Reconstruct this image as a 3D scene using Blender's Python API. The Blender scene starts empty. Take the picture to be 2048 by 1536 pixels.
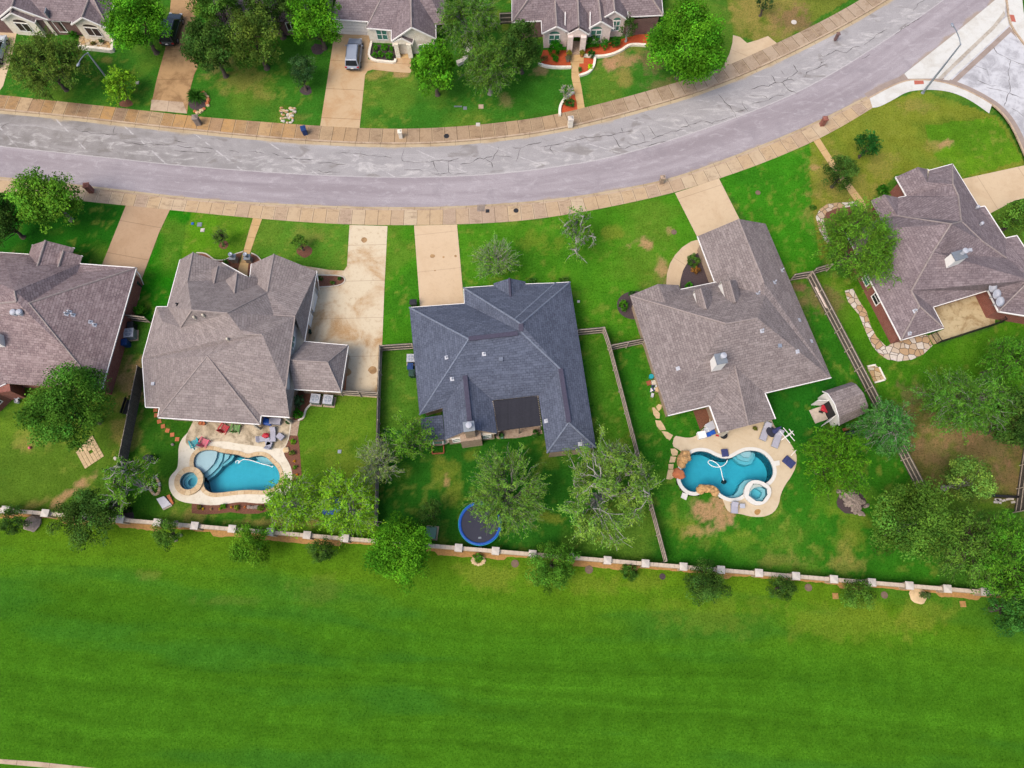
import bpy, math, random
import numpy as np
from mathutils import Vector, Matrix
from mathutils.geometry import tessellate_polygon

SC = bpy.context.scene
COL = SC.collection
R = math.radians
# ------------------------------------------------------------------ camera, sky, sun, exposure
FPX, TILT, CAMH = 1420.0, R(18.0), 72.0        # drone 72 m up, 18 degrees off straight down
cam = bpy.data.cameras.new('camera'); camo = bpy.data.objects.new('camera', cam); COL.objects.link(camo)
cam.sensor_width = 36.0; cam.lens = FPX / 2048 * 36.0; cam.clip_start = 1.0; cam.clip_end = 6000
camo.location = (0, 0, CAMH); camo.rotation_euler = (TILT, 0, 0)
SC.camera = camo
SUN_EL, SUN_AZ = 56.0, 232.0                    # azimuth clockwise from +Y (up the picture)
W = bpy.data.worlds.new('World'); SC.world = W; W.use_nodes = True
nt = W.node_tree; nt.nodes.clear()
sky = nt.nodes.new('ShaderNodeTexSky'); sky.sky_type = 'NISHITA'; sky.sun_disc = False
sky.sun_elevation = R(SUN_EL); sky.sun_rotation = R(SUN_AZ); sky.dust_density = 4.0; sky.air_density = 1.0; sky.ozone_density = 0.6
bg = nt.nodes.new('ShaderNodeBackground'); bg.inputs['Strength'].default_value = 0.15
wo = nt.nodes.new('ShaderNodeOutputWorld')
nt.links.new(sky.outputs[0], bg.inputs[0]); nt.links.new(bg.outputs[0], wo.inputs[0])
sl = bpy.data.lights.new('sun', 'SUN'); sl.energy = 1.25; sl.angle = R(30); sl.color = (1.0, 0.93, 0.84)
so = bpy.data.objects.new('sun', sl); COL.objects.link(so); so.location = (-40, -10, 90)
sd = Vector((math.sin(R(SUN_AZ)) * math.cos(R(SUN_EL)), math.cos(R(SUN_AZ)) * math.cos(R(SUN_EL)), math.sin(R(SUN_EL))))
so.rotation_euler = sd.to_track_quat('Z', 'Y').to_euler()
SC.view_settings.view_transform = 'Standard'; SC.view_settings.look = 'None'
SC.view_settings.gamma = 1.0; SC.view_settings.exposure = 0.96
SC.cycles.max_bounces = 6; SC.cycles.transparent_max_bounces = 12

# ------------------------------------------------------------------ helpers
KALB = 1.9
def lin(v):
    v = v / 255.0
    return v / 12.92 if v <= 0.04045 else ((v + 0.055) / 1.055) ** 2.4
def C(r, g, b, k=1.0):
    return (lin(r) / KALB * k, lin(g) / KALB * k, lin(b) / KALB * k, 1.0)
def P(px, py, z=0.0):
    x = (px - 1024) / FPX; y = (768 - py) / FPX
    d = Vector((x, y * math.cos(TILT) + math.sin(TILT), y * math.sin(TILT) - math.cos(TILT)))
    return Vector((0, 0, CAMH)) + d * ((z - CAMH) / d.z)
def PS(pts, z=0.0): return [P(a, b, z) for a, b in pts]
def mpp(px, py, z=0.0):                          # metres per photograph pixel there
    return (P(px + 1, py, z) - P(px, py, z)).length
def topix(X, Y, Z):
    ct, st = math.cos(TILT), math.sin(TILT)
    dz = Z - CAMH
    yc = Y * ct + dz * st; zc = -Y * st + dz * ct
    return 1024 + FPX * X / -zc, 768 - FPX * yc / -zc
RNG = np.random.default_rng(7)
random.seed(5)

def tri(loops):
    """triangulate outer loop (+ holes) of 2D/3D points -> verts, faces"""
    vs = [Vector(p) for l in loops for p in l]
    t = tessellate_polygon([[Vector((p[0], p[1], 0)) for p in l] for l in loops])
    fs = []
    for a, b, c in t:
        n = (vs[b].xy - vs[a].xy).cross(vs[c].xy - vs[a].xy)
        if abs(n) < 1e-9: continue
        fs.append((a, b, c) if n > 0 else (a, c, b))
    return vs, fs

class MB:
    def __init__(s, axis=0.0): s.v = []; s.f = []; s.mi = []; s.uvx = {}; s.axis = axis
    def add(s, vs, fs, mi=0, uvs=None):
        o = len(s.v); s.v += [Vector(p) for p in vs]
        for k, f in enumerate(fs):
            if uvs: s.uvx[len(s.f)] = uvs[k]
            s.f.append(tuple(i + o for i in f)); s.mi.append(mi)
        return s
    def poly(s, pts, mi=0):
        return s.add(pts, [tuple(range(len(pts)))], mi)
    def flat(s, loops, mi=0):                     # horizontal sheet with holes
        vs, fs = tri(loops); return s.add(vs, fs, mi)
    def skirt(s, loop, dz, mi=0, flip=False):
        n = len(loop); vs = [Vector(p) for p in loop] + [Vector(p) + Vector((0, 0, dz)) for p in loop]
        fs = [(i, (i + 1) % n, n + (i + 1) % n, n + i) for i in range(n)]
        if flip: fs = [f[::-1] for f in fs]
        return s.add(vs, fs, mi)
    def prism(s, loop, z0, z1, mi=0, top=True, bottom=False):
        a = area(loop); L = list(loop) if a > 0 else list(loop)[::-1]
        n = len(L); vs = [Vector((p[0], p[1], z0)) for p in L] + [Vector((p[0], p[1], z1)) for p in L]
        s.add(vs, [(i, (i + 1) % n, n + (i + 1) % n, n + i) for i in range(n)], mi)
        if top: s.flat([[Vector((p[0], p[1], z1)) for p in L]], mi)
        if bottom:
            vs, fs = tri([[Vector((p[0], p[1], z0)) for p in L]]); s.add(vs, [f[::-1] for f in fs], mi)
        return s
    def box(s, c, size, rz=0.0, mi=0, mat=None):
        hx, hy, hz = size[0] / 2, size[1] / 2, size[2] / 2
        vs = [Vector((x, y, z)) for z in (-hz, hz) for x, y in ((-hx, -hy), (hx, -hy), (hx, hy), (-hx, hy))]
        m = mat if mat is not None else Matrix.Rotation(rz, 3, 'Z')
        vs = [m @ v + Vector(c) for v in vs]
        return s.add(vs, [(0, 3, 2, 1), (4, 5, 6, 7), (0, 1, 5, 4), (1, 2, 6, 5), (2, 3, 7, 6), (3, 0, 4, 7)], mi)
    def bar(s, a, b, w, h, mi=0):                 # bar along a->b, w sideways, h upward
        a = Vector(a); b = Vector(b); d = b - a; L = d.length
        if L < 1e-5: return s
        y = d / L; x = y.cross(Vector((0, 0, 1)))
        if x.length < 1e-4: x = Vector((1, 0, 0))
        x.normalize(); z = x.cross(y)
        m = Matrix((x, y, z)).transposed()
        return s.box((a + b) / 2, (w, L, h), mat=m, mi=mi)
    def tube(s, path, radii, n=6, mi=0, cap=True):
        path = [Vector(p) for p in path]; k = len(path)
        if not hasattr(radii, '__len__'): radii = [radii] * k
        vs = []; up = Vector((0, 0, 1))
        for i, p in enumerate(path):
            d = (path[min(i + 1, k - 1)] - path[max(i - 1, 0)])
            d = d.normalized() if d.length > 1e-6 else Vector((0, 0, 1))
            ref = Vector((1, 0, 0)) if abs(d.z) > 0.9 else up
            x = d.cross(ref).normalized(); y = x.cross(d)
            for j in range(n):
                t = 2 * math.pi * j / n
                vs.append(p + (x * math.cos(t) + y * math.sin(t)) * radii[i])
        fs = [(i * n + j, i * n + (j + 1) % n, (i + 1) * n + (j + 1) % n, (i + 1) * n + j) for i in range(k - 1) for j in range(n)]
        if cap: fs += [tuple(range(n))[::-1], tuple((k - 1) * n + j for j in range(n))]
        return s.add(vs, fs, mi)
    def lathe(s, c, prof, n=16, mi=0, sx=1.0, sy=1.0, rz=0.0, cap=True):   # prof: (r, z)
        c = Vector(c); vs = []; k = len(prof); m = Matrix.Rotation(rz, 3, 'Z')
        for r, z in prof:
            for j in range(n):
                t = 2 * math.pi * j / n
                vs.append(c + m @ Vector((r * math.cos(t) * sx, r * math.sin(t) * sy, z)))
        fs = [(i * n + j, i * n + (j + 1) % n, (i + 1) * n + (j + 1) % n, (i + 1) * n + j) for i in range(k - 1) for j in range(n)]
        if cap and prof[-1][0] > 1e-4: fs.append(tuple((k - 1) * n + j for j in range(n)))
        if cap and prof[0][0] > 1e-4: fs.append(tuple(range(n))[::-1])
        return s.add(vs, fs, mi)
    def rock(s, c, size, seed=0, mi=0, n=9, m=6, jag=0.22, rz=0.0):
        rg = np.random.default_rng(seed); c = Vector(c); vs = []; mt = Matrix.Rotation(rz, 3, 'Z')
        for i in range(m):
            ph = -math.pi / 2 + math.pi * (i + 0.0) / (m - 1)
            for j in range(n):
                t = 2 * math.pi * (j + 0.5 * (i % 2)) / n; q = 1 + rg.uniform(-jag, jag)
                cp = max(math.cos(ph), 0.02) ** 0.6
                vs.append(c + mt @ Vector((cp * math.cos(t) * size[0] * q, cp * math.sin(t) * size[1] * q, math.sin(ph) * size[2] * (1 + rg.uniform(-jag, jag) * .5))))
        fs = [(i * n + j, i * n + (j + 1) % n, (i + 1) * n + (j + 1) % n, (i + 1) * n + j) for i in range(m - 1) for j in range(n)]
        fs += [tuple(range(n))[::-1], tuple((m - 1) * n + j for j in range(n))]
        return s.add(vs, fs, mi)
    def build(s, name, mats, parent=None, local=False, smooth=False, bevel=0.0):
        if not isinstance(mats, (list, tuple)): mats = [mats]
        off = Vector((0, 0, 0))
        if parent is not None and not local:
            p = parent
            while p is not None: off += p.location; p = p.parent
        me = bpy.data.meshes.new(name)
        me.from_pydata([tuple(v - off) for v in s.v], [], s.f)
        for m in mats: me.materials.append(m)
        me.polygons.foreach_set('material_index', s.mi)
        uvl = me.uv_layers.new(name='UVMap'); uv = []
        ca, sa = math.cos(s.axis), math.sin(s.axis)
        for k, f in enumerate(s.f):
            if k in s.uvx:
                uv += [c for q in s.uvx[k] for c in q]; continue
            n = Vector((0, 0, 0)); pts = [s.v[i] for i in f]
            for i in range(len(pts)):
                a, b = pts[i], pts[(i + 1) % len(pts)]; n += a.cross(b) if False else Vector(((a.y - b.y) * (a.z + b.z), (a.z - b.z) * (a.x + b.x), (a.x - b.x) * (a.y + b.y)))
            n = n.normalized() if n.length > 1e-12 else Vector((0, 0, 1))
            if abs(n.z) > 0.985: u, v = Vector((ca, sa, 0)), Vector((-sa, ca, 0))
            else:
                u = Vector((0, 0, 1)).cross(n).normalized(); v = n.cross(u)
            for p in pts: uv += [p.dot(u), p.dot(v)]
        uvl.data.foreach_set('uv', uv)
        if smooth: me.polygons.foreach_set('use_smooth', [True] * len(s.f))
        me.update()
        o = bpy.data.objects.new(name, me); COL.objects.link(o)
        if parent is not None: o.parent = parent
        if bevel:
            b = o.modifiers.new('bevel', 'BEVEL'); b.width = bevel; b.segments = 2; b.limit_method = 'ANGLE'
        return o

def area(l): return 0.5 * sum(l[i][0] * l[(i + 1) % len(l)][1] - l[(i + 1) % len(l)][0] * l[i][1] for i in range(len(l)))
def offset_loop(loop, d):                         # d > 0 grows a loop (mitred)
    L = [Vector((p[0], p[1])) for p in loop]
    sgn = 1 if area(L) > 0 else -1
    n = len(L); out = []
    for i in range(n):
        a, b, c = L[i - 1], L[i], L[(i + 1) % n]
        d1 = (b - a).normalized() if (b - a).length > 1e-6 else Vector((1, 0)); d2 = (c - b).normalized() if (c - b).length > 1e-6 else d1
        n1 = Vector((d1.y, -d1.x)) * sgn; n2 = Vector((d2.y, -d2.x)) * sgn
        m = n1 + n2
        if m.length < 0.2: m = n1
        m.normalize(); k = max(m.dot(n1), 0.35)
        out.append(b + m * (d / k))
    z = loop[0][2] if len(loop[0]) > 2 else 0.0
    return [Vector((p.x, p.y, z)) for p in out]
def smooth_loop(loop, it=2):                      # Chaikin
    L = [Vector(p) for p in loop]
    for _ in range(it):
        o = []
        for i in range(len(L)):
            a, b = L[i], L[(i + 1) % len(L)]; o += [a * .75 + b * .25, a * .25 + b * .75]
        L = o
    return L
def smooth_line(line, it=2):
    L = [Vector(p) for p in line]
    for _ in range(it):
        o = [L[0]]
        for a, b in zip(L, L[1:]): o += [a * .75 + b * .25, a * .25 + b * .75]
        L = o + [L[-1]]
    return L
def resample(line, n):
    L = [Vector(p) for p in line]; d = [0]
    for a, b in zip(L, L[1:]): d.append(d[-1] + (b - a).length)
    out = []; j = 0
    for i in range(n):
        t = d[-1] * i / (n - 1)
        while j < len(L) - 2 and d[j + 1] < t: j += 1
        q = (t - d[j]) / max(d[j + 1] - d[j], 1e-9); out.append(L[j].lerp(L[j + 1], min(max(q, 0), 1)))
    return out
def offset_line(line, d):                         # d > 0: to the left of travel
    out = []; n = len(line)
    for i in range(n):
        t = (Vector(line[min(i + 1, n - 1)]) - Vector(line[max(i - 1, 0)])); t.z = 0; t.normalize()
        out.append(Vector(line[i]) + Vector((-t.y, t.x, 0)) * d)
    return out
def loft(mb, la, lb, mi=0, v0=0.0, v1=1.0, flip=False):  # strip between two lines, u = metres along, v = v0..v1
    n = len(la); u = [0]
    for i in range(1, n): u.append(u[-1] + ((la[i] - la[i - 1]).length + (lb[i] - lb[i - 1]).length) / 2)
    vs = list(la) + list(lb); fs = []; uvs = []
    for i in range(n - 1):
        f = (i, i + 1, n + i + 1, n + i); q = ((u[i], v0), (u[i + 1], v0), (u[i + 1], v1), (u[i], v1))
        if flip: f = f[::-1]; q = q[::-1]
        fs.append(f); uvs.append(q)
    return mb.add(vs, fs, mi, uvs)

def tag(o, label=None, cat=None, group=None, kind=None):
    if label: o['label'] = label
    if cat: o['category'] = cat
    if group: o['group'] = group
    if kind: o['kind'] = kind
    return o
def thing(name, label, cat, loc=(0, 0, 0), rz=0.0, group=None):
    o = bpy.data.objects.new(name, None); COL.objects.link(o); o.empty_display_size = 0.3
    o.location = loc; o.rotation_euler = (0, 0, rz)
    return tag(o, label, cat, group)
def struct(o): o['kind'] = 'structure'; return o
def copy_tree(o, parent=None):
    c = o.copy(); COL.objects.link(c)
    if parent is not None: c.parent = parent
    for ch in list(o.children): copy_tree(ch, c)
    return c
def dup(o, loc, rz, label=None, scale=None):
    c = copy_tree(o); c.location = loc; c.rotation_euler = (0, 0, rz)
    if label: c['label'] = label
    if scale: c.scale = (scale,) * 3 if not hasattr(scale, '__len__') else scale
    return c

# ------------------------------------------------------------------ materials
class ND:
    def __init__(s, name):
        s.m = bpy.data.materials.new(name); s.m.use_nodes = True; s.t = s.m.node_tree; s.t.nodes.clear()
        s.out = s.n('ShaderNodeOutputMaterial'); s.b = s.n('ShaderNodeBsdfPrincipled')
        s.l(s.b.outputs[0], s.out.inputs[0])
    def n(s, k, **kw):
        x = s.t.nodes.new(k)
        for a, b in kw.items(): setattr(x, a, b)
        return x
    def l(s, a, b): s.t.links.new(a, b)
    def coord(s, w='Object'): return s.n('ShaderNodeTexCoord').outputs[w]
    def map(s, v, scale=(1, 1, 1), rot=(0, 0, 0), loc=(0, 0, 0)):
        x = s.n('ShaderNodeMapping'); s.l(v, x.inputs[0]); x.inputs['Scale'].default_value = scale
        x.inputs['Rotation'].default_value = rot; x.inputs['Location'].default_value = loc; return x.outputs[0]
    def noise(s, v, scale, detail=3.0, rough=0.6, dist=0.0):
        x = s.n('ShaderNodeTexNoise'); s.l(v, x.inputs['Vector']); x.inputs['Scale'].default_value = scale
        x.inputs['Detail'].default_value = detail; x.inputs['Roughness'].default_value = rough; x.inputs['Distortion'].default_value = dist
        return x.outputs['Fac']
    def ramp(s, f, a, b, va=0.0, vb=1.0):
        x = s.n('ShaderNodeMapRange'); x.interpolation_type = 'SMOOTHSTEP'; s.l(f, x.inputs[0])
        for i, q in zip((1, 2, 3, 4), (a, b, va, vb)): x.inputs[i].default_value = q
        return x.outputs[0]
    def mix(s, f, a, b, mode='MIX'):
        x = s.n('ShaderNodeMix', data_type='RGBA', blend_type=mode)
        for i, q in ((0, f), (6, a), (7, b)):
            if isinstance(q, (int, float)): x.inputs[i].default_value = q
            elif isinstance(q, (tuple, list)): x.inputs[i].default_value = tuple(q)
            else: s.l(q, x.inputs[i])
        return x.outputs[2]
    def math(s, op, a, b=0.0, c=0.0):
        x = s.n('ShaderNodeMath', operation=op)
        for i, q in enumerate((a, b, c)):
            if isinstance(q, (int, float)): x.inputs[i].default_value = q
            else: s.l(q, x.inputs[i])
        return x.outputs[0]
    def sep(s, v): x = s.n('ShaderNodeSeparateXYZ'); s.l(v, x.inputs[0]); return x.outputs
    def comb(s, x, y, z=0.0):
        c = s.n('ShaderNodeCombineXYZ')
        for i, q in enumerate((x, y, z)):
            if isinstance(q, (int, float)): c.inputs[i].default_value = q
            else: s.l(q, c.inputs[i])
        return c.outputs[0]
    def white(s, v): x = s.n('ShaderNodeTexWhiteNoise'); s.l(v, x.inputs['Vector']); return x.outputs['Value']
    def bump(s, h, strength=0.3, dist=0.02):
        x = s.n('ShaderNodeBump'); s.l(h, x.inputs['Height']); x.inputs['Strength'].default_value = strength; x.inputs['Distance'].default_value = dist
        s.l(x.outputs[0], s.b.inputs['Normal'])
    def done(s, col=None, rough=0.8, spec=0.3, metal=0.0):
        if col is not None:
            if isinstance(col, (tuple, list)): s.b.inputs['Base Color'].default_value = tuple(col)
            else: s.l(col, s.b.inputs['Base Color'])
        s.b.inputs['Roughness'].default_value = rough; s.b.inputs['Specular IOR Level'].default_value = spec
        s.b.inputs['Metallic'].default_value = metal
        return s.m
def dk(c, k): return (c[0] * k, c[1] * k, c[2] * k, 1.0)

def m_plain(name, c, rough=0.7, var=0.12, scale=4.0, spec=0.3, metal=0.0):
    d = ND(name); v = d.coord()
    f = d.noise(v, scale, 4); g = d.noise(v, scale * 7, 2)
    f = d.math('ADD', d.math('MULTIPLY', f, 0.65), d.math('MULTIPLY', g, 0.35))
    return d.done(d.mix(d.ramp(f, 0.3, 0.7), dk(c, 1 - var), dk(c, 1 + var)), rough, spec, metal)

def m_shingle(name, c, c2, dark, row=0.26, wid=0.42, streak=0.35):
    d = ND(name); uv = d.coord('UV')
    b = d.n('ShaderNodeTexBrick'); d.l(uv, b.inputs['Vector']); b.inputs['Scale'].default_value = 1.0
    b.inputs['Brick Width'].default_value = wid; b.inputs['Row Height'].default_value = row
    b.inputs['Mortar Size'].default_value = 0.022; b.inputs['Mortar Smooth'].default_value = 0.5; b.inputs['Bias'].default_value = 0.0
    b.inputs['Color1'].default_value = c; b.inputs['Color2'].default_value = c2; b.inputs['Mortar'].default_value = dark
    s = d.sep(uv)
    row_i = d.math('FLOOR', d.math('DIVIDE', s[1], row)); col_i = d.math('FLOOR', d.math('DIVIDE', s[0], 0.21))
    w = d.white(d.comb(col_i, row_i)); 
    w2 = d.white(d.comb(d.math('FLOOR', d.math('DIVIDE', s[0], 0.8)), row_i, 3.0))
    col = d.mix(d.math('MULTIPLY', w, 0.55), b.outputs[0], dk(c2, 0.62))
    col = d.mix(d.ramp(w2, 0.5, 1.0, 0, 0.35), col, dk(c, 1.25))
    o = d.coord()
    big = d.noise(o, 0.32, 4, 0.6)
    col = d.mix(d.ramp(big, 0.5, 0.72, 0.0, streak), col, dark)
    run = d.noise(d.map(uv, (1.3, 0.09, 1)), 1.0, 3)          # stains running down the slope
    col = d.mix(d.ramp(run, 0.55, 0.75, 0.0, streak * 0.8), col, dark)
    fine = d.noise(o, 9.0, 2)
    col = d.mix(d.ramp(fine, 0.3, 0.7, 0.0, 0.35), col, dk(c, 1.3), 'MIX')
    lap = d.math('FRACT', d.math('DIVIDE', s[1], row))
    d.bump(d.math('ADD', d.math('MULTIPLY', d.math('SUBTRACT', 1.0, lap), 0.7), d.math('MULTIPLY', w, 0.5)), 0.8, 0.03)
    return d.done(col, 0.9, 0.15)

def m_brick(name, c1, c2, mortar, bw=0.22, rh=0.08, var=0.25):
    d = ND(name); uv = d.coord('UV')
    b = d.n('ShaderNodeTexBrick'); d.l(uv, b.inputs['Vector']); b.inputs['Scale'].default_value = 1.0
    b.inputs['Brick Width'].default_value = bw; b.inputs['Row Height'].default_value = rh
    b.inputs['Mortar Size'].default_value = min(bw, rh) * 0.09; b.inputs['Mortar Smooth'].default_value = 0.3
    b.inputs['Color1'].default_value = c1; b.inputs['Color2'].default_value = c2; b.inputs['Mortar'].default_value = mortar
    f = d.noise(d.coord(), 1.6, 4); g = d.noise(d.coord(), 6.0, 2)
    col = d.mix(d.ramp(f, 0.35, 0.7, 0, 0.4), b.outputs[0], dk(c2, 1 - var)); col = d.mix(d.ramp(g, .4, .7, 0, .35), col, dk(c1, 1.3))
    d.bump(b.outputs['Fac'], -0.3, 0.02)
    return d.done(col, 0.85, 0.2)

def m_concrete(name, c, stain, sa=0.6, joint=0.0, jax=1, dark=0.5, sscale=0.35, speck=0.25, jw=0.03, joint2=0.0):
    d = ND(name); o = d.coord(); uv = d.sep(d.coord('UV'))
    n1 = d.noise(o, sscale, 5, 0.65, 0.6); n2 = d.noise(o, 2.2, 4, 0.7); n3 = d.noise(o, 14.0, 2)
    col = d.mix(d.ramp(n1, 0.42, 0.66, 0, sa), c, stain)
    col = d.mix(d.ramp(n2, 0.5, 0.75, 0, speck), col, dk(stain, 0.6))
    col = d.mix(d.ramp(n3, 0.35, 0.65, 0, 0.25), col, dk(c, 1.22))
    for jj, ax in ((joint, jax), (joint2, 1 - jax)):
        if jj:
            fr = d.math('FRACT', d.math('DIVIDE', uv[ax], jj))
            e = d.math('LESS_THAN', d.math('MINIMUM', fr, d.math('SUBTRACT', 1.0, fr)), jw / jj)
            col = d.mix(d.math('MULTIPLY', e, dark), col, dk(stain, 0.35))
    return d.done(col, 0.9, 0.2)

def m_flag(name, cols, mortar, scale=1.6, edge=0.06, rnd=1.0):
    d = ND(name); o = d.coord()
    w = d.n('ShaderNodeMix', data_type='VECTOR')
    v = d.n('ShaderNodeTexVoronoi'); v.inputs['Scale'].default_value = scale; v.inputs['Randomness'].default_value = rnd; d.l(o, v.inputs['Vector']); v.voronoi_dimensions = '2D'
    e = d.n('ShaderNodeTexVoronoi'); e.feature = 'DISTANCE_TO_EDGE'; e.inputs['Scale'].default_value = scale; e.inputs['Randomness'].default_value = rnd; d.l(o, e.inputs['Vector']); e.voronoi_dimensions = '2D'
    r = d.white(v.outputs['Color'])
    col = d.mix(d.ramp(r, 0.25, 0.4), cols[0], cols[1]); col = d.mix(d.ramp(r, 0.62, 0.75), col, cols[2])
    n = d.noise(o, 6.0, 4); col = d.mix(d.ramp(n, 0.4, 0.7, 0, 0.4), col, dk(cols[1], 0.6))
    col = d.mix(d.math('SUBTRACT', 1.0, d.ramp(e.outputs['Distance'], edge * 0.5, edge)), col, mortar)
    d.bump(d.ramp(e.outputs['Distance'], 0.0, edge * 1.5), 0.5, 0.03)
    return d.done(col, 0.85, 0.2)

def m_road(name):
    d = ND(name); o = d.coord(); uv = d.coord('UV'); s = d.sep(uv)
    edge = d.math('ADD', s[1], d.math('MULTIPLY', d.math('SUBTRACT', d.noise(o, 1.2, 3), 0.5), 0.012))
    old = d.ramp(edge, 0.465, 0.475)                       # v from lower kerb (0) to upper kerb (1)
    along = d.map(uv, (0.05, 5.0, 1)); st = d.noise(along, 1.0, 5, 0.65, 0.3); f1 = d.noise(o, 9.0, 3); f2 = d.noise(o, 0.35, 5, 0.65)
    tr = d.noise(d.map(uv, (0.03, 13.0, 1)), 1.0, 4, 0.6)
    c = d.mix(d.ramp(st, 0.35, 0.7), C(166, 154, 158), C(192, 182, 185)); pt = d.noise(d.map(o, (0.6, 1.3, 1)), 1.0, 5, 0.7, 0.8); c = d.mix(d.ramp(pt, 0.5, 0.68, 0, 0.55), c, C(208, 200, 202))
    c = d.mix(d.ramp(tr, 0.55, 0.75, 0, 0.45), c, C(204, 196, 198)); c = d.mix(d.ramp(tr, 0.45, 0.25, 0, 0.4), c, C(150, 138, 144))
    c = d.mix(d.ramp(f2, 0.5, 0.75, 0, 0.6), c, C(154, 144, 149))
    ur = d.ramp(s[0], 60, 112)                              # the paving is paler toward the corner
    g = d.mix(d.ramp(f2, 0.38, 0.66), C(146, 140, 135), C(172, 166, 162)); g = d.mix(d.math('MULTIPLY', ur, 0.6), g, C(196, 192, 192))
    w1 = d.noise(d.map(o, (0.45, 1.1, 1), rot=(0, 0, 0.12)), 0.9, 6, 0.7, 1.4)
    mid = d.math('SUBTRACT', 1.0, d.math('MULTIPLY', d.math('ABSOLUTE', d.math('SUBTRACT', s[1], 0.6)), 2.3))
    wm = d.math('MULTIPLY', d.ramp(w1, 0.48, 0.68), d.ramp(mid, 0.25, 0.8))
    g = d.mix(d.math('MULTIPLY', wm, 0.8), g, C(224, 219, 214))
    w2 = d.noise(d.map(uv, (0.07, 7.0, 1)), 1.0, 5, 0.7, 0.5)
    g = d.mix(d.ramp(w2, 0.5, 0.7, 0, 0.6), g, C(206, 201, 199))
    dkp = d.noise(d.map(o, (0.3, 0.5, 1)), 1.0, 3, 0.5, 0.8); g = d.mix(d.ramp(dkp, 0.6, 0.68, 0, 0.55), g, C(134, 126, 118))
    tan = d.math('ADD', s[1], d.math('MULTIPLY', d.math('SUBTRACT', d.noise(o, 0.3, 4), 0.5), 0.22))
    g = d.mix(d.ramp(tan, 0.93, 0.985, 0, 0.9), g, C(205, 184, 150))
    tj = d.math('FRACT', d.math('DIVIDE', s[0], 9.1)); tn = d.noise(o, 1.1, 3)
    tl = d.math('MULTIPLY', d.math('LESS_THAN', d.math('ABSOLUTE', d.math('SUBTRACT', d.math('ADD', tj, d.math('MULTIPLY', tn, 0.06)), 0.5)), 0.016), d.ramp(tn, 0.42, 0.6))
    g = d.mix(d.math('MULTIPLY', tl, 0.8), g, C(220, 215, 212))
    col = d.mix(old, c, g)
    seam = d.math('LESS_THAN', d.math('ABSOLUTE', d.math('SUBTRACT', edge, 0.468)), 0.007)
    col = d.mix(d.math('MULTIPLY', seam, 0.55), col, C(225, 220, 216))
    lt = d.ramp(tan, 0.045, 0.01, 0, 0.8); col = d.mix(lt, col, C(186, 164, 140))
    col = d.mix(d.ramp(f1, 0.35, 0.7, 0.0, 0.3), col, C(120, 113, 114)); col = d.mix(d.ramp(d.noise(o, 26.0, 1), .5, .7, 0, .25), col, C(215, 210, 210))
    d.bump(f1, 0.15, 0.02)
    return d.done(col, 0.9, 0.2)

def m_walk(name, pal, panel=1.5, stain=0.5, joint=0.9):
    d = ND(name); o = d.coord(); s = d.sep(d.coord('UV'))
    i = d.math('FLOOR', d.math('DIVIDE', s[0], panel)); r = d.white(d.comb(i, 1.0)); r2 = d.white(d.comb(i, 7.0))
    lo = d.noise(d.comb(d.math('MULTIPLY', s[0], 0.05), 0.0), 1.0, 2)
    k = d.math('ADD', d.math('MULTIPLY', r, 0.45), d.math('MULTIPLY', lo, 0.8))
    col = d.mix(d.ramp(k, 0.35, 0.55), pal[0], pal[1]); col = d.mix(d.ramp(k, 0.62, 0.82), col, pal[2])
    if len(pal) > 4:
        ox = d.sep(o)[0]; col = d.mix(d.ramp(ox, -34, -14, 0, 0.8), col, pal[4]); col = d.mix(d.math('MULTIPLY', d.ramp(ox, 4, 22, 0, 0.75), 1.0), col, pal[5])
        col = d.mix(d.ramp(r2, 0.3, 0.8, 0, 0.35), col, pal[3])
    n = d.noise(o, 1.1, 5, 0.7, 0.7); col = d.mix(d.ramp(n, 0.45, 0.68, 0, stain), col, pal[3])
    nd = d.noise(d.map(d.coord('UV'), (0.5, 1.6, 1)), 1.3, 4, 0.7, 1.0); col = d.mix(d.math('MULTIPLY', d.ramp(nd, 0.5, 0.66, 0, 1), d.ramp(r2, 0.35, 0.6, 0, stain * 1.2)), col, dk(pal[3], 0.62))
    col = d.mix(d.ramp(d.noise(o, 11.0, 2), 0.35, 0.7, 0, 0.25), col, dk(pal[0], 1.2))
    fr = d.math('FRACT', d.math('DIVIDE', s[0], panel)); ed = d.math('MINIMUM', fr, d.math('SUBTRACT', 1.0, fr))
    rim = d.math('MULTIPLY', d.ramp(ed, 0.05, 0.09, 1, 0), d.ramp(r2, 0.4, 0.6)); col = d.mix(d.math('MULTIPLY', rim, 0.5), col, dk(pal[0], 1.15))
    col = d.mix(d.math('MULTIPLY', d.math('LESS_THAN', ed, 0.022), joint), col, dk(pal[3], 0.45))
    return d.done(col, 0.9, 0.2)

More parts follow.
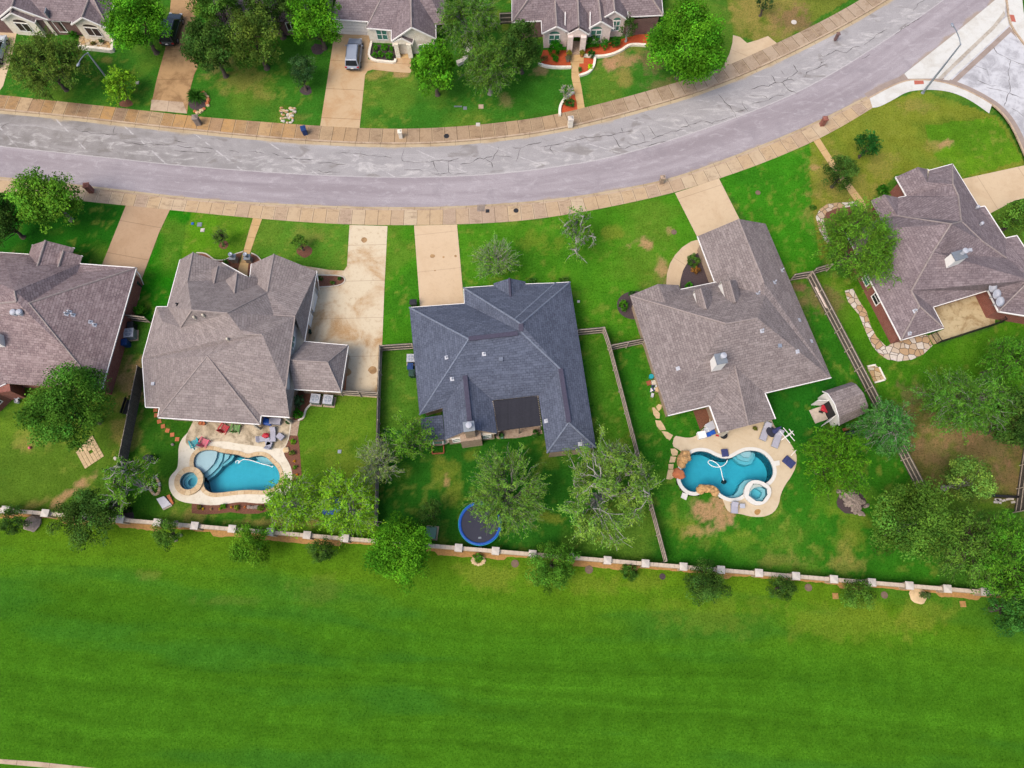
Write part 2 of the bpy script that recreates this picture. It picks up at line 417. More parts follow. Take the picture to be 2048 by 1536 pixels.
def m_attr(name, rough=0.8, transl=0.0, var=0.0):
    d = ND(name); a = d.n('ShaderNodeVertexColor'); a.layer_name = 'col'; col = a.outputs[0]
    if var:
        o = d.coord(); f = d.noise(o, 1.1, 5, 0.7); g = d.noise(o, 4.5, 4, 0.75); h = d.noise(o, 15.0, 3, 0.7); q = d.noise(o, 9.0, 2)
        col = d.mix(d.ramp(f, 0.35, 0.68, 0, 0.5), col, (0.72, 0.76, 0.62, 1), 'MULTIPLY')
        col = d.mix(d.ramp(g, 0.52, 0.34, 0, 0.75), col, (0.5, 0.62, 0.42, 1), 'MULTIPLY')
        col = d.mix(d.ramp(g, 0.52, 0.72, 0, 0.8), col, (1.55, 1.35, 1.3, 1), 'MULTIPLY')
        col = d.mix(d.ramp(h, 0.5, 0.75, 0, 0.8), col, (1.8, 1.5, 1.5, 1), 'MULTIPLY')
        col = d.mix(d.ramp(q, 0.48, 0.3, 0, 0.6), col, (0.5, 0.55, 0.4, 1), 'MULTIPLY')
        d.bump(d.math('ADD', g, h), 0.6, 0.06)
    m = d.done(col, rough, 0.02)
    if transl:
        t = d.n('ShaderNodeBsdfTranslucent'); d.l(col, t.inputs[0]); x = d.n('ShaderNodeMixShader'); x.inputs[0].default_value = transl
        d.l(d.b.outputs[0], x.inputs[1]); d.l(t.outputs[0], x.inputs[2]); d.l(x.outputs[0], d.out.inputs[0])
    return m

def m_water(name):
    d = ND(name); o = d.coord()
    tr = d.n('ShaderNodeBsdfTransparent'); tr.inputs[0].default_value = (1, 1, 1, 1)
    gl = d.n('ShaderNodeBsdfGlossy'); gl.inputs['Roughness'].default_value = 0.06; gl.inputs[0].default_value = (0.2, 0.22, 0.24, 1)
    lw = d.n('ShaderNodeFresnel'); lw.inputs[0].default_value = 1.33
    bp = d.n('ShaderNodeBump'); bp.inputs['Strength'].default_value = 0.25; bp.inputs['Distance'].default_value = 0.03
    d.l(d.noise(o, 3.5, 3), bp.inputs['Height']); d.l(bp.outputs[0], gl.inputs['Normal']); d.l(bp.outputs[0], lw.inputs['Normal'])
    x = d.n('ShaderNodeMixShader'); d.l(lw.outputs[0], x.inputs[0]); d.l(tr.outputs[0], x.inputs[1]); d.l(gl.outputs[0], x.inputs[2])
    d.l(x.outputs[0], d.out.inputs[0])
    va = d.n('ShaderNodeVolumeAbsorption'); va.inputs['Color'].default_value = (0.0, 0.86, 0.95, 1); va.inputs['Density'].default_value = 0.72
    d.l(va.outputs[0], d.out.inputs['Volume'])
    return d.m

M = {}
M['roof_brown'] = m_shingle('weathered_shingle', C(163, 151, 147), C(140, 127, 124), C(86, 73, 75))
M['roof_taupe'] = m_shingle('taupe_shingle', C(168, 156, 151), C(149, 136, 133), C(108, 94, 95), streak=0.22)
M['roof_red'] = m_shingle('reddish_shingle', C(174, 155, 153), C(140, 118, 119), C(84, 68, 72), streak=0.45)
M['roof_top'] = m_shingle('brown_shingle', C(158, 143, 144), C(132, 116, 118), C(84, 71, 76), streak=0.4)
M['roof_dark'] = m_shingle('slate_shingle', C(108, 115, 132), C(90, 96, 113), C(46, 50, 62), streak=0.2)
M['cap_brown'] = m_plain('ridge_cap_brown', C(170, 156, 150), 0.9, 0.2, 5)
M['cap_dark'] = m_plain('ridge_cap_slate', C(126, 134, 150), 0.9, 0.3, 5)
M['vent_brown'] = m_plain('ridge_vent', C(80, 76, 94), 0.85, 0.2, 5)
M['white'] = m_plain('white_paint', C(236, 232, 226, 1.35), 0.6, 0.05)
M['cream'] = m_plain('cream_paint', C(222, 212, 192), 0.7, 0.06)
M['galv'] = m_plain('grey_metal', C(165, 172, 178), 0.45, 0.08, metal=0.5)
M['steel'] = m_plain('pole_steel', C(168, 176, 188), 0.45, 0.08, metal=0.3)
M['dark'] = m_plain('dark_plastic', C(46, 46, 50), 0.5, 0.15)
M['black'] = m_plain('black_metal', C(38, 36, 38), 0.5, 0.15)
M['brick_red'] = m_brick('red_brick', C(168, 100, 84), C(140, 78, 68), C(186, 160, 146))
M['brick_tan'] = m_brick('tan_brick', C(196, 172, 146), C(170, 140, 118), C(200, 188, 172))
M['brick_brown'] = m_brick('brown_brick', C(142, 110, 104), C(118, 88, 84), C(160, 140, 132))
M['lime'] = m_brick('limestone', C(232, 224, 208, 1.4), C(214, 202, 182, 1.4), C(222, 214, 198, 1.4), 0.6, 0.3, 0.12)
M['pinkstone'] = m_brick('pale_pink_brick', C(226, 208, 198, 1.4), C(210, 188, 178, 1.4), C(226, 214, 206, 1.4), 0.22, 0.09, 0.1)
M['garage'] = m_brick('garage_panel', C(232, 228, 222, 1.35), C(228, 224, 218, 1.35), C(196, 190, 184, 1.3), 3.0, 0.5, 0.05)
M['screen'] = m_plain('window_screen', C(60, 44, 44), 0.4, 0.15, spec=0.5)
M['glass'] = m_plain('window_glass', C(84, 140, 124), 0.12, 0.2, 1.0, spec=0.8)
M['glassd'] = m_plain('dark_glass', C(34, 40, 46), 0.22, 0.2, 1.0, spec=0.3)
M['wood'] = m_plain('weathered_wood', C(138, 124, 112), 0.9, 0.25, 3)
M['wood_dark'] = m_brick('weathered_boards', C(128, 120, 112), C(106, 98, 92), C(56, 52, 48), 0.15, 4.0, 0.3)
M['wood_rail'] = m_plain('fence_rail_wood', C(206, 190, 172), 0.9, 0.2, 3)
M['wood_red'] = m_plain('cedar_wood', C(166, 92, 62), 0.85, 0.2, 3)
M['drive_tan'] = m_concrete('tan_concrete', C(226, 200, 164), C(200, 168, 130), 0.45, 5.2, 1, 0.45)
M['drive_G'] = m_concrete('peach_concrete', C(228, 200, 164), C(208, 176, 136), 0.3, 4.7, 1, 0.35)
M['drive_F'] = m_concrete('pale_concrete', C(232, 214, 182), C(190, 146, 92), 1.0, 4.5, 1, 0.4, 0.22, 0.4)
M['drive_E'] = m_concrete('dusty_concrete', C(198, 166, 132), C(176, 142, 108), 0.5, 4.2, 1, 0.5)
M['drive_C'] = m_concrete('rusty_concrete', C(214, 184, 144), C(190, 142, 92), 0.55, 4.3, 1, 0.6, 0.3)
M['drive_B'] = m_concrete('stained_concrete', C(196, 158, 112), C(136, 102, 68), 0.8, 4.6, 1, 0.5, 0.5)
M['path'] = m_concrete('tan_path', C(222, 186, 132), C(194, 152, 96), 0.5, 1.6, 1, 0.5, 0.6)
M['white_conc'] = m_concrete('new_concrete', C(232, 230, 222), C(208, 200, 186), 0.6, 0, 1, 0.5, 0.5, 0.25)
M['kerb'] = m_concrete('kerb_concrete', C(208, 184, 156), C(150, 120, 96), 0.6, 3.0, 0, 0.5, 0.5, 0.5)
M['gutter'] = m_concrete('gutter_concrete', C(206, 186, 152), C(176, 152, 118), 0.7, 3.0, 0, 0.5, 0.3, 0.3)
M['patio_I'] = m_concrete('stained_patio', C(214, 194, 152), C(150, 116, 72), 0.85, 0, 1, 0.5, 0.45, 0.6)
M['deck_F'] = m_concrete('pool_deck_cream', C(246, 236, 214), C(214, 194, 162), 0.45, 0, 1, 0.4, 0.5, 0.45)
M['deck_stain'] = m_concrete('mildewed_deck', C(226, 208, 178), C(150, 134, 108), 0.95, 0, 1, 0.4, 0.8, 0.7)
M['deck_H'] = m_concrete('pool_deck_sand', C(226, 206, 174), C(206, 182, 144), 0.5, 0, 1, 0.4, 0.5, 0.2)
M['road'] = m_road('asphalt_road')
M['street'] = m_concrete('bleached_asphalt', C(220, 219, 221), C(150, 147, 150), 0.7, 0, 1, 0.5, 0.45, 0.35)
M['street_edge'] = m_concrete('brown_asphalt', C(176, 158, 146), C(150, 132, 120), 0.6, 0, 1, 0.5, 0.5, 0.3)
M['crack'] = m_plain('crack_tar', C(88, 82, 82), 0.9, 0.3)
M['walk_up'] = m_walk('stained_walk', (C(212, 186, 148), C(198, 152, 92), C(166, 136, 112), C(142, 114, 88), C(184, 158, 128), C(190, 170, 148)))
M['walk_lo'] = m_walk('tan_walk', (C(216, 194, 162), C(208, 178, 138), C(190, 164, 140), C(160, 132, 108)), stain=0.4, joint=0.7)
M['mulch_red'] = m_plain('red_mulch', C(206, 92, 50), 0.95, 0.3, 9)
M['mulch'] = m_plain('brown_mulch', C(128, 84, 64), 0.95, 0.35, 9)
M['mulch_dark'] = m_plain('dark_mulch', C(84, 70, 72), 0.95, 0.35, 9)
M['soil'] = m_plain('tan_soil', C(186, 142, 84), 0.95, 0.25, 5)
M['flag_white'] = m_flag('white_flagstone', (C(238, 226, 212), C(224, 204, 180), C(206, 170, 128)), C(96, 84, 74), 1.5)
M['flag_tan'] = m_flag('tan_flagstone', (C(226, 200, 160), C(208, 172, 120), C(226, 212, 186)), C(120, 96, 70), 1.9)
M['coping_tan'] = m_brick('coping_stone', C(230, 206, 166), C(214, 178, 132), C(196, 166, 128), 0.7, 2.0, 0.12)
M['coping_white'] = m_plain('white_coping', C(240, 236, 226), 0.7, 0.05)
M['plaster'] = m_plain('pool_plaster', (0.35, 0.42, 0.45, 1), 0.7, 0.06, 2)
M['water'] = m_water('pool_water')
M['stone_wall'] = m_brick('wall_stone', C(214, 192, 166), C(192, 168, 142), C(176, 154, 132), 0.8, 0.4, 0.2)
M['stone_cap'] = m_plain('cap_stone', C(222, 212, 200), 0.8, 0.1, 3)
M['bark'] = m_plain('bark', C(96, 84, 74), 0.95, 0.25, 6)
M['bark_pale'] = m_plain('pale_bark', C(182, 178, 168), 0.9, 0.2, 6)
M['bark_mid'] = m_plain('grey_bark', C(140, 138, 124), 0.9, 0.2, 6)
M['leaf'] = m_attr('leaf', 0.65, 0.3)
M['grass'] = m_attr('grass', 0.9, 0.0, 1.0)
M['rock_or'] = m_plain('orange_boulder', C(206, 162, 108), 0.9, 0.4, 3)
M['rock_gr'] = m_plain('grey_rock', C(158, 142, 130), 0.9, 0.3, 3)
M['rock_tan'] = m_plain('tan_slab', C(226, 196, 150), 0.9, 0.18, 3)
M['terra'] = m_plain('terracotta', C(208, 124, 80), 0.85, 0.15, 4)
M['tactile'] = m_plain('tactile_red', C(200, 112, 92), 0.8, 0.12, 8)
M['tramp_mat'] = m_plain('trampoline_mat', C(52, 53, 70), 0.7, 0.08)
M['blue'] = m_plain('blue_vinyl', C(30, 96, 196), 0.5, 0.12)
M['navy'] = m_plain('navy_fabric', C(62, 70, 120), 0.8, 0.15)
M['binblue'] = m_plain('blue_bin', C(28, 66, 124), 0.5, 0.1)
M['bingreen'] = m_plain('green_bin', C(40, 74, 62), 0.5, 0.1)
M['utilgreen'] = m_plain('utility_green', C(104, 146, 128), 0.6, 0.08)
M['cushion'] = m_plain('grey_cushion', C(186, 184, 196), 0.85, 0.08)
M['red'] = m_plain('red_plastic', C(206, 44, 62), 0.5, 0.1)
M['green_pl'] = m_plain('green_plastic', C(112, 166, 86), 0.5, 0.1)
M['turq'] = m_plain('turquoise_plastic', C(38, 178, 190), 0.5, 0.1)
M['pink'] = m_plain('pink_plastic', C(234, 110, 132), 0.5, 0.1)
M['tyre'] = m_plain('tyre_rubber', C(34, 34, 36), 0.85, 0.1)
M['rim'] = m_plain('wheel_rim', C(176, 178, 184), 0.35, 0.05, metal=0.8)
M['car_grey'] = m_plain('car_paint_grey', C(168, 176, 190), 0.3, 0.03, spec=0.5, metal=0.1)
M['car_white'] = m_plain('car_paint_white', C(226, 232, 236), 0.28, 0.02, spec=0.6)
M['car_black'] = m_plain('car_paint_black', C(36, 38, 42), 0.22, 0.05, spec=0.7)
M['lamp_red'] = m_plain('tail_light_red', C(190, 40, 44), 0.25, 0.05, spec=0.6)
M['lamp_clear'] = m_plain('clear_lens', C(226, 230, 234), 0.15, 0.03, spec=0.7)
M['shadecloth'] = m_brick('corrugated_panel', C(58, 58, 66), C(50, 50, 58), C(30, 30, 36), 0.12, 30.0, 0.1)
M['lead'] = m_plain('vent_lead', C(200, 202, 210), 0.5, 0.1)
M['canvas'] = m_plain('white_tarp', C(222, 220, 224), 0.8, 0.1)
# ------------------------------------------------------------------ numpy noise for ground colouring
def vnoise(x, y, seed=0):
    xi = np.floor(x).astype(np.int64); yi = np.floor(y).astype(np.int64); xf = x - xi; yf = y - yi
    def h(a, b):
        n = (a * 374761393 + b * 668265263 + seed * 1442695041) & 0xffffffff
        n = ((n ^ (n >> 13)) * 1274126177) & 0xffffffff
        return ((n ^ (n >> 16)) & 0xffff) / 65535.0
    u = xf * xf * (3 - 2 * xf); v = yf * yf * (3 - 2 * yf)
    return (h(xi, yi) * (1 - u) + h(xi + 1, yi) * u) * (1 - v) + (h(xi, yi + 1) * (1 - u) + h(xi + 1, yi + 1) * u) * v
def fbm(x, y, seed=0, o=4):
    s = 0; a = 0.5; t = 0
    for i in range(o):
        s = s + a * vnoise(x * 2 ** i, y * 2 ** i, seed + i * 17); t += a; a *= 0.55
    return s / t
def inpoly(px, py, poly):
    r = np.zeros(px.shape, bool); n = len(poly)
    for i in range(n):
        x1, y1 = poly[i]; x2, y2 = poly[(i + 1) % n]
        if y1 == y2: continue
        c = ((y1 > py) != (y2 > py)) & (px < (x2 - x1) * (py - y1) / (y2 - y1) + x1); r ^= c
    return r
def sstep(a, b, x): t = np.clip((x - a) / (b - a), 0, 1); return t * t * (3 - 2 * t)

# ------------------------------------------------------------------ road lines (photograph pixels at kerb face)
UP = [(-900, 130), (-500, 168), (-200, 200), (0, 220), (130, 232), (250, 246), (380, 260), (500, 272), (620, 282), (750, 288), (870, 287), (1000, 276), (1100, 262), (1200, 240), (1300, 213), (1400, 183), (1500, 144), (1600, 97), (1700, 45), (1783, -5), (1900, -85), (2050, -200)]
UPS = [(-900, 98), (-500, 136), (-200, 168), (0, 190), (130, 204), (250, 217), (380, 232), (500, 242), (620, 251), (750, 258), (870, 257), (1000, 246), (1100, 232), (1200, 208), (1300, 181), (1400, 151), (1450, 134), (1540, 93), (1640, 45), (1735, -8), (1850, -90), (1990, -200)]
LO = [(-900, 270), (-500, 312), (-200, 340), (0, 357), (100, 367), (190, 377), (300, 390), (400, 401), (500, 408), (600, 413), (700, 417), (800, 418), (900, 417), (1000, 411), (1100, 403), (1200, 389), (1290, 372), (1350, 358), (1430, 330), (1500, 303), (1570, 275), (1640, 244), (1690, 219), (1737, 195)]
LOS = [(-900, 295), (-500, 336), (-200, 366), (0, 385), (100, 394), (180, 404), (260, 412), (340, 420), (500, 436), (640, 447), (770, 451), (920, 449), (1000, 445), (1060, 440), (1130, 430), (1200, 418), (1290, 399), (1350, 385), (1440, 357), (1530, 325), (1620, 287), (1690, 250), (1745, 216)]
ARC = [(1737, 195), (1775, 174), (1806, 161), (1831, 157.5), (1873, 160), (1911, 170), (1946, 185), (1975, 201), (1998, 216), (2024, 247), (2048, 300), (2080, 380), (2110, 480), (2150, 620), (2200, 800)]
ARC_IN = [(1745, 216), (1759, 214), (1786, 200), (1811, 185), (1836, 180), (1878, 180), (1911, 187), (1943, 202), (1978, 227)]
MAIN_LO = LO + [(1809, 147), (1900, 75), (1990, 0), (2100, -95), (2300, -270)]
SIDE = [(1737, 195), (1809, 147), (1900, 75), (1990, 0), (2003, -12), (2013, 2), (2016, 37), (2026, 60), (2048, 88), (2120, 190), (2250, 420), (2340, 640), (2400, 900), (2200, 800), (2150, 620), (2110, 480), (2080, 380), (2048, 300), (2024, 247), (1998, 216), (1975, 201), (1946, 185), (1911, 170), (1873, 160), (1831, 157.5), (1806, 161), (1775, 174)]
RZ = -0.12
upw = resample(smooth_line(PS(UP)), 220); upsw = resample(smooth_line(PS(UPS)), 220)
low = resample(smooth_line(PS(LO)), 200); losw = resample(smooth_line(PS(LOS)), 200)
arcw = resample(smooth_line(PS(ARC)), 90); mlow = resample(smooth_line(PS(MAIN_LO)), 220)

# ------------------------------------------------------------------ pools (photograph pixels)
def crop(pts, ox, oy, s): return [(ox + a / s, oy + b / s) for a, b in pts]
POOL_F = crop([(630, 560), (632, 510), (645, 475), (680, 442), (740, 426), (810, 430), (860, 450), (940, 460), (1010, 468), (1060, 490), (1100, 497), (1150, 480), (1205, 474), (1255, 490), (1290, 530), (1340, 575), (1368, 640), (1362, 700), (1315, 750), (1240, 776), (1150, 768), (1040, 770), (950, 780), (860, 792), (800, 795), (755, 782), (722, 750), (715, 700), (700, 650), (660, 600)], 240, 800, 4.267)
SPA_F = (240 + 597 / 4.267, 800 + 693 / 4.267)
DECK_F = crop([(635, 160), (590, 270), (530, 330), (500, 400), (500, 500), (495, 570), (480, 600), (430, 650), (416, 700), (425, 770), (470, 840), (540, 875), (640, 886), (740, 897), (820, 899), (920, 885), (1040, 868), (1150, 882), (1250, 885), (1340, 865), (1410, 820), (1450, 760), (1472, 690), (1470, 600), (1440, 530), (1400, 470), (1400, 420), (1430, 370), (1450, 300), (1470, 170), (1470, 60), (1100, 40), (700, 60)], 240, 800, 4.267)
POOL_H = crop([(485, 650), (500, 590), (540, 530), (590, 497), (650, 488), (710, 500), (765, 532), (830, 552), (890, 545), (940, 515), (990, 490), (1050, 483), (1120, 495), (1180, 540), (1215, 600), (1226, 660), (1208, 710), (1165, 750), (1110, 745), (1050, 760), (1012, 800), (985, 835), (955, 855), (915, 868), (870, 866), (820, 845), (775, 805), (735, 782), (700, 775), (650, 788), (620, 814), (580, 820), (530, 800), (495, 760), (478, 710)], 1240, 780, 4)
SPA_H = crop([(1058, 752), (1110, 757), (1168, 792), (1172, 842), (1132, 897), (1080, 892), (1022, 850), (1030, 800)], 1240, 780, 4)
SPA_H_OUT = crop([(1052, 724), (1120, 728), (1197, 775), (1204, 842), (1160, 908), (1098, 930), (1038, 912), (988, 862), (983, 810), (1008, 752)], 1240, 780, 4)
DECK_H = crop([(435, 365), (480, 375), (540, 385), (600, 375), (640, 330), (690, 290), (720, 255), (700, 150), (1000, 120), (1200, 150), (1215, 270), (1290, 350), (1350, 410), (1395, 480), (1415, 540), (1405, 620), (1370, 690), (1320, 760), (1285, 830), (1268, 920), (1230, 980), (1170, 1010), (1100, 1018), (1030, 1010), (960, 990), (890, 990), (850, 955), (830, 900), (815, 862), (770, 825), (730, 800), (700, 792), (650, 805), (620, 832), (580, 838), (520, 816), (480, 770), (462, 710), (470, 640), (488, 580), (518, 522), (470, 475), (415, 450)], 1240, 780, 4)
poolF = smooth_loop(PS(POOL_F), 2); poolH = smooth_loop(PS(POOL_H), 2)
spaFc = P(*SPA_F); spaF = [spaFc + Vector((math.cos(t), math.sin(t), 0)) * 0.90 for t in np.linspace(0, 2 * math.pi, 33)[:-1]]
spaH = PS(SPA_H); spaHo = PS(SPA_H_OUT)

# ------------------------------------------------------------------ the ground: one sheet to the horizon, grass colour as a vertex attribute
def axis_lines(a, b, step, far):
    m = np.arange(a, b + 1e-6, step); k = [1, 3, 8, 20, 60, 180, 500, far]
    return np.concatenate([[a - q for q in k[::-1]], m, [b + q for q in k]])
xs = axis_lines(-72, 72, 0.28, 1500); ys = axis_lines(-16, 84, 0.28, 1500)
X, Y = np.meshgrid(xs, ys); GX, GY = X.ravel(), Y.ravel()
PX, PY = topix(GX, np.clip(GY, -60, 140), np.zeros_like(GX))
J = (fbm(GX * 0.7, GY * 0.7, 3) - 0.5)
jx = PX + J * 10; jy = PY + (fbm(GX * 0.7, GY * 0.7, 9) - 0.5) * 10
def ca(r, g, b): return np.array(C(r, g, b)[:3])
col = np.tile(ca(56, 128, 22), (len(GX), 1))
REG = [
 ([(-800, -400), (2900, -400), (2900, 1260), (1900, 1180), (10, 1019), (-800, 950)], (66, 126, 34)),
 ([(-900, 150), (0, 195), (500, 245), (850, 258), (1200, 212), (1450, 135), (1740, -8), (2000, -300), (-900, -300)], (62, 130, 34)),
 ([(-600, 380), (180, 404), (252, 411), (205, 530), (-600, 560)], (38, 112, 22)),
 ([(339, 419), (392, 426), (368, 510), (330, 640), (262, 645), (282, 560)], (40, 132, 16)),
 ([(384, 424), (504, 435), (480, 520), (360, 512)], (88, 154, 26)),
 ([(522, 438), (700, 450), (694, 538), (620, 535), (505, 510)], (84, 146, 38)),
 ([(772, 451), (830, 451), (845, 612), (826, 696), (762, 700)], (70, 146, 26)),
 ([(912, 450), (1060, 440), (1200, 418), (1352, 385), (1400, 475), (1260, 590), (1290, 690), (1155, 668), (1140, 565), (930, 575)], (76, 148, 28)),
 ([(1438, 357), (1620, 287), (1660, 350), (1690, 480), (1625, 545), (1577, 557)], (62, 146, 26)),
 ([(1618, 288), (1745, 215), (1836, 180), (2000, 235), (2060, 330), (1925, 357), (1860, 342), (1790, 352), (1740, 400), (1700, 470), (1640, 520), (1625, 420)], (124, 148, 44)),
 ([(1850, 250), (1990, 235), (2048, 320), (1925, 355), (1870, 320)], (98, 156, 30)),
 ([(1440, -60), (1800, -60), (1540, 95), (1470, 70)], (112, 136, 46)),
 ([(-500, 800), (205, 770), (290, 745), (240, 935), (233, 1040), (-500, 985)], (86, 130, 34)),
 ([(290, 745), (600, 760), (600, 1060), (233, 1040), (240, 935)], (58, 118, 26)),
 ([(600, 780), (760, 792), (756, 1080), (590, 1065)], (90, 142, 32)),
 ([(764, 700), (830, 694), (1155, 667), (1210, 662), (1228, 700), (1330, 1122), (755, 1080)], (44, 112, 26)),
 ([(764, 700), (830, 700), (846, 860), (760, 860)], (78, 138, 36)),
 ([(1160, 667), (1210, 664), (1290, 960), (1190, 880)], (74, 140, 30)),
 ([(1222, 700), (1290, 688), (1420, 870), (1580, 820), (1660, 760), (1600, 560), (1620, 560), (1752, 822), (1850, 980), (1880, 1175), (1330, 1124)], (54, 130, 26)),
 ([(1480, 790), (1665, 757), (1700, 860), (1620, 900), (1555, 870)], (38, 116, 26)),
 ([(1625, 550), (1720, 560), (1880, 690), (2100, 620), (2100, 800), (1880, 760), (1770, 830)], (76, 142, 24)),
 ([(1790, 840), (1880, 760), (2100, 800), (2100, 1030), (1850, 985)], (100, 112, 50)),
]
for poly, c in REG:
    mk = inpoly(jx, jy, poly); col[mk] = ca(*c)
def blob(cx, cy, rx, ry, c, s=1.0, rough=1.1, rot=0.0, sc=0.9, seed=1):
    dx, dy = PX - cx, PY - cy; ct, st = math.cos(R(rot)), math.sin(R(rot))
    u = (dx * ct + dy * st) / rx; v = (-dx * st + dy * ct) / ry
    near = (u * u + v * v) < 6
    d = np.sqrt(u[near] ** 2 + v[near] ** 2); n = fbm(GX[near] * sc, GY[near] * sc, seed, 5) * .62 + fbm(GX[near] * 2.6, GY[near] * 2.6, seed + 5, 3) * .38
    k = sstep(-0.15, 0.55, 1 - d + (n - 0.5) * 2.6 * rough) * s * .9
    col[near] = col[near] * (1 - k[:, None]) + ca(*c) * k[:, None]
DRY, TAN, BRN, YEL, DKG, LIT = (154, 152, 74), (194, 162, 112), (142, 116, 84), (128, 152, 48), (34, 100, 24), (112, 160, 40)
field = ~inpoly(PX, PY, [(-3000, -3000), (6000, -3000), (6000, 1500), (1900, 1178), (10, 1019), (-3000, 800)])
# mown bands of the playing field, slanting slightly
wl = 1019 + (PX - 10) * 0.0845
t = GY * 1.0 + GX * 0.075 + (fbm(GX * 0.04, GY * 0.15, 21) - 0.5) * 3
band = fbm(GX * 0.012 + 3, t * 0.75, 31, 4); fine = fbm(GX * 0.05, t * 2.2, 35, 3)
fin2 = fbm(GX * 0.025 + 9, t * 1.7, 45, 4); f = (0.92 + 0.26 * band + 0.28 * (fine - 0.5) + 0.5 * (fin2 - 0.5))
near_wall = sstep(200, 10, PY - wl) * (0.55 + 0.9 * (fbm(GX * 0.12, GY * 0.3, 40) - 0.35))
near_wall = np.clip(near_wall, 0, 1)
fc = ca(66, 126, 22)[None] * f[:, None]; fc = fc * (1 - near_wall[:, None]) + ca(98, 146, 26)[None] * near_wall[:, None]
blu = sstep(0.55, 0.75, fbm(GX * 0.05, t * 0.35, 52)) * 0.5
fc = fc * (1 - blu[:, None]) + ca(54, 122, 34)[None] * blu[:, None]
col[field] = fc[field]
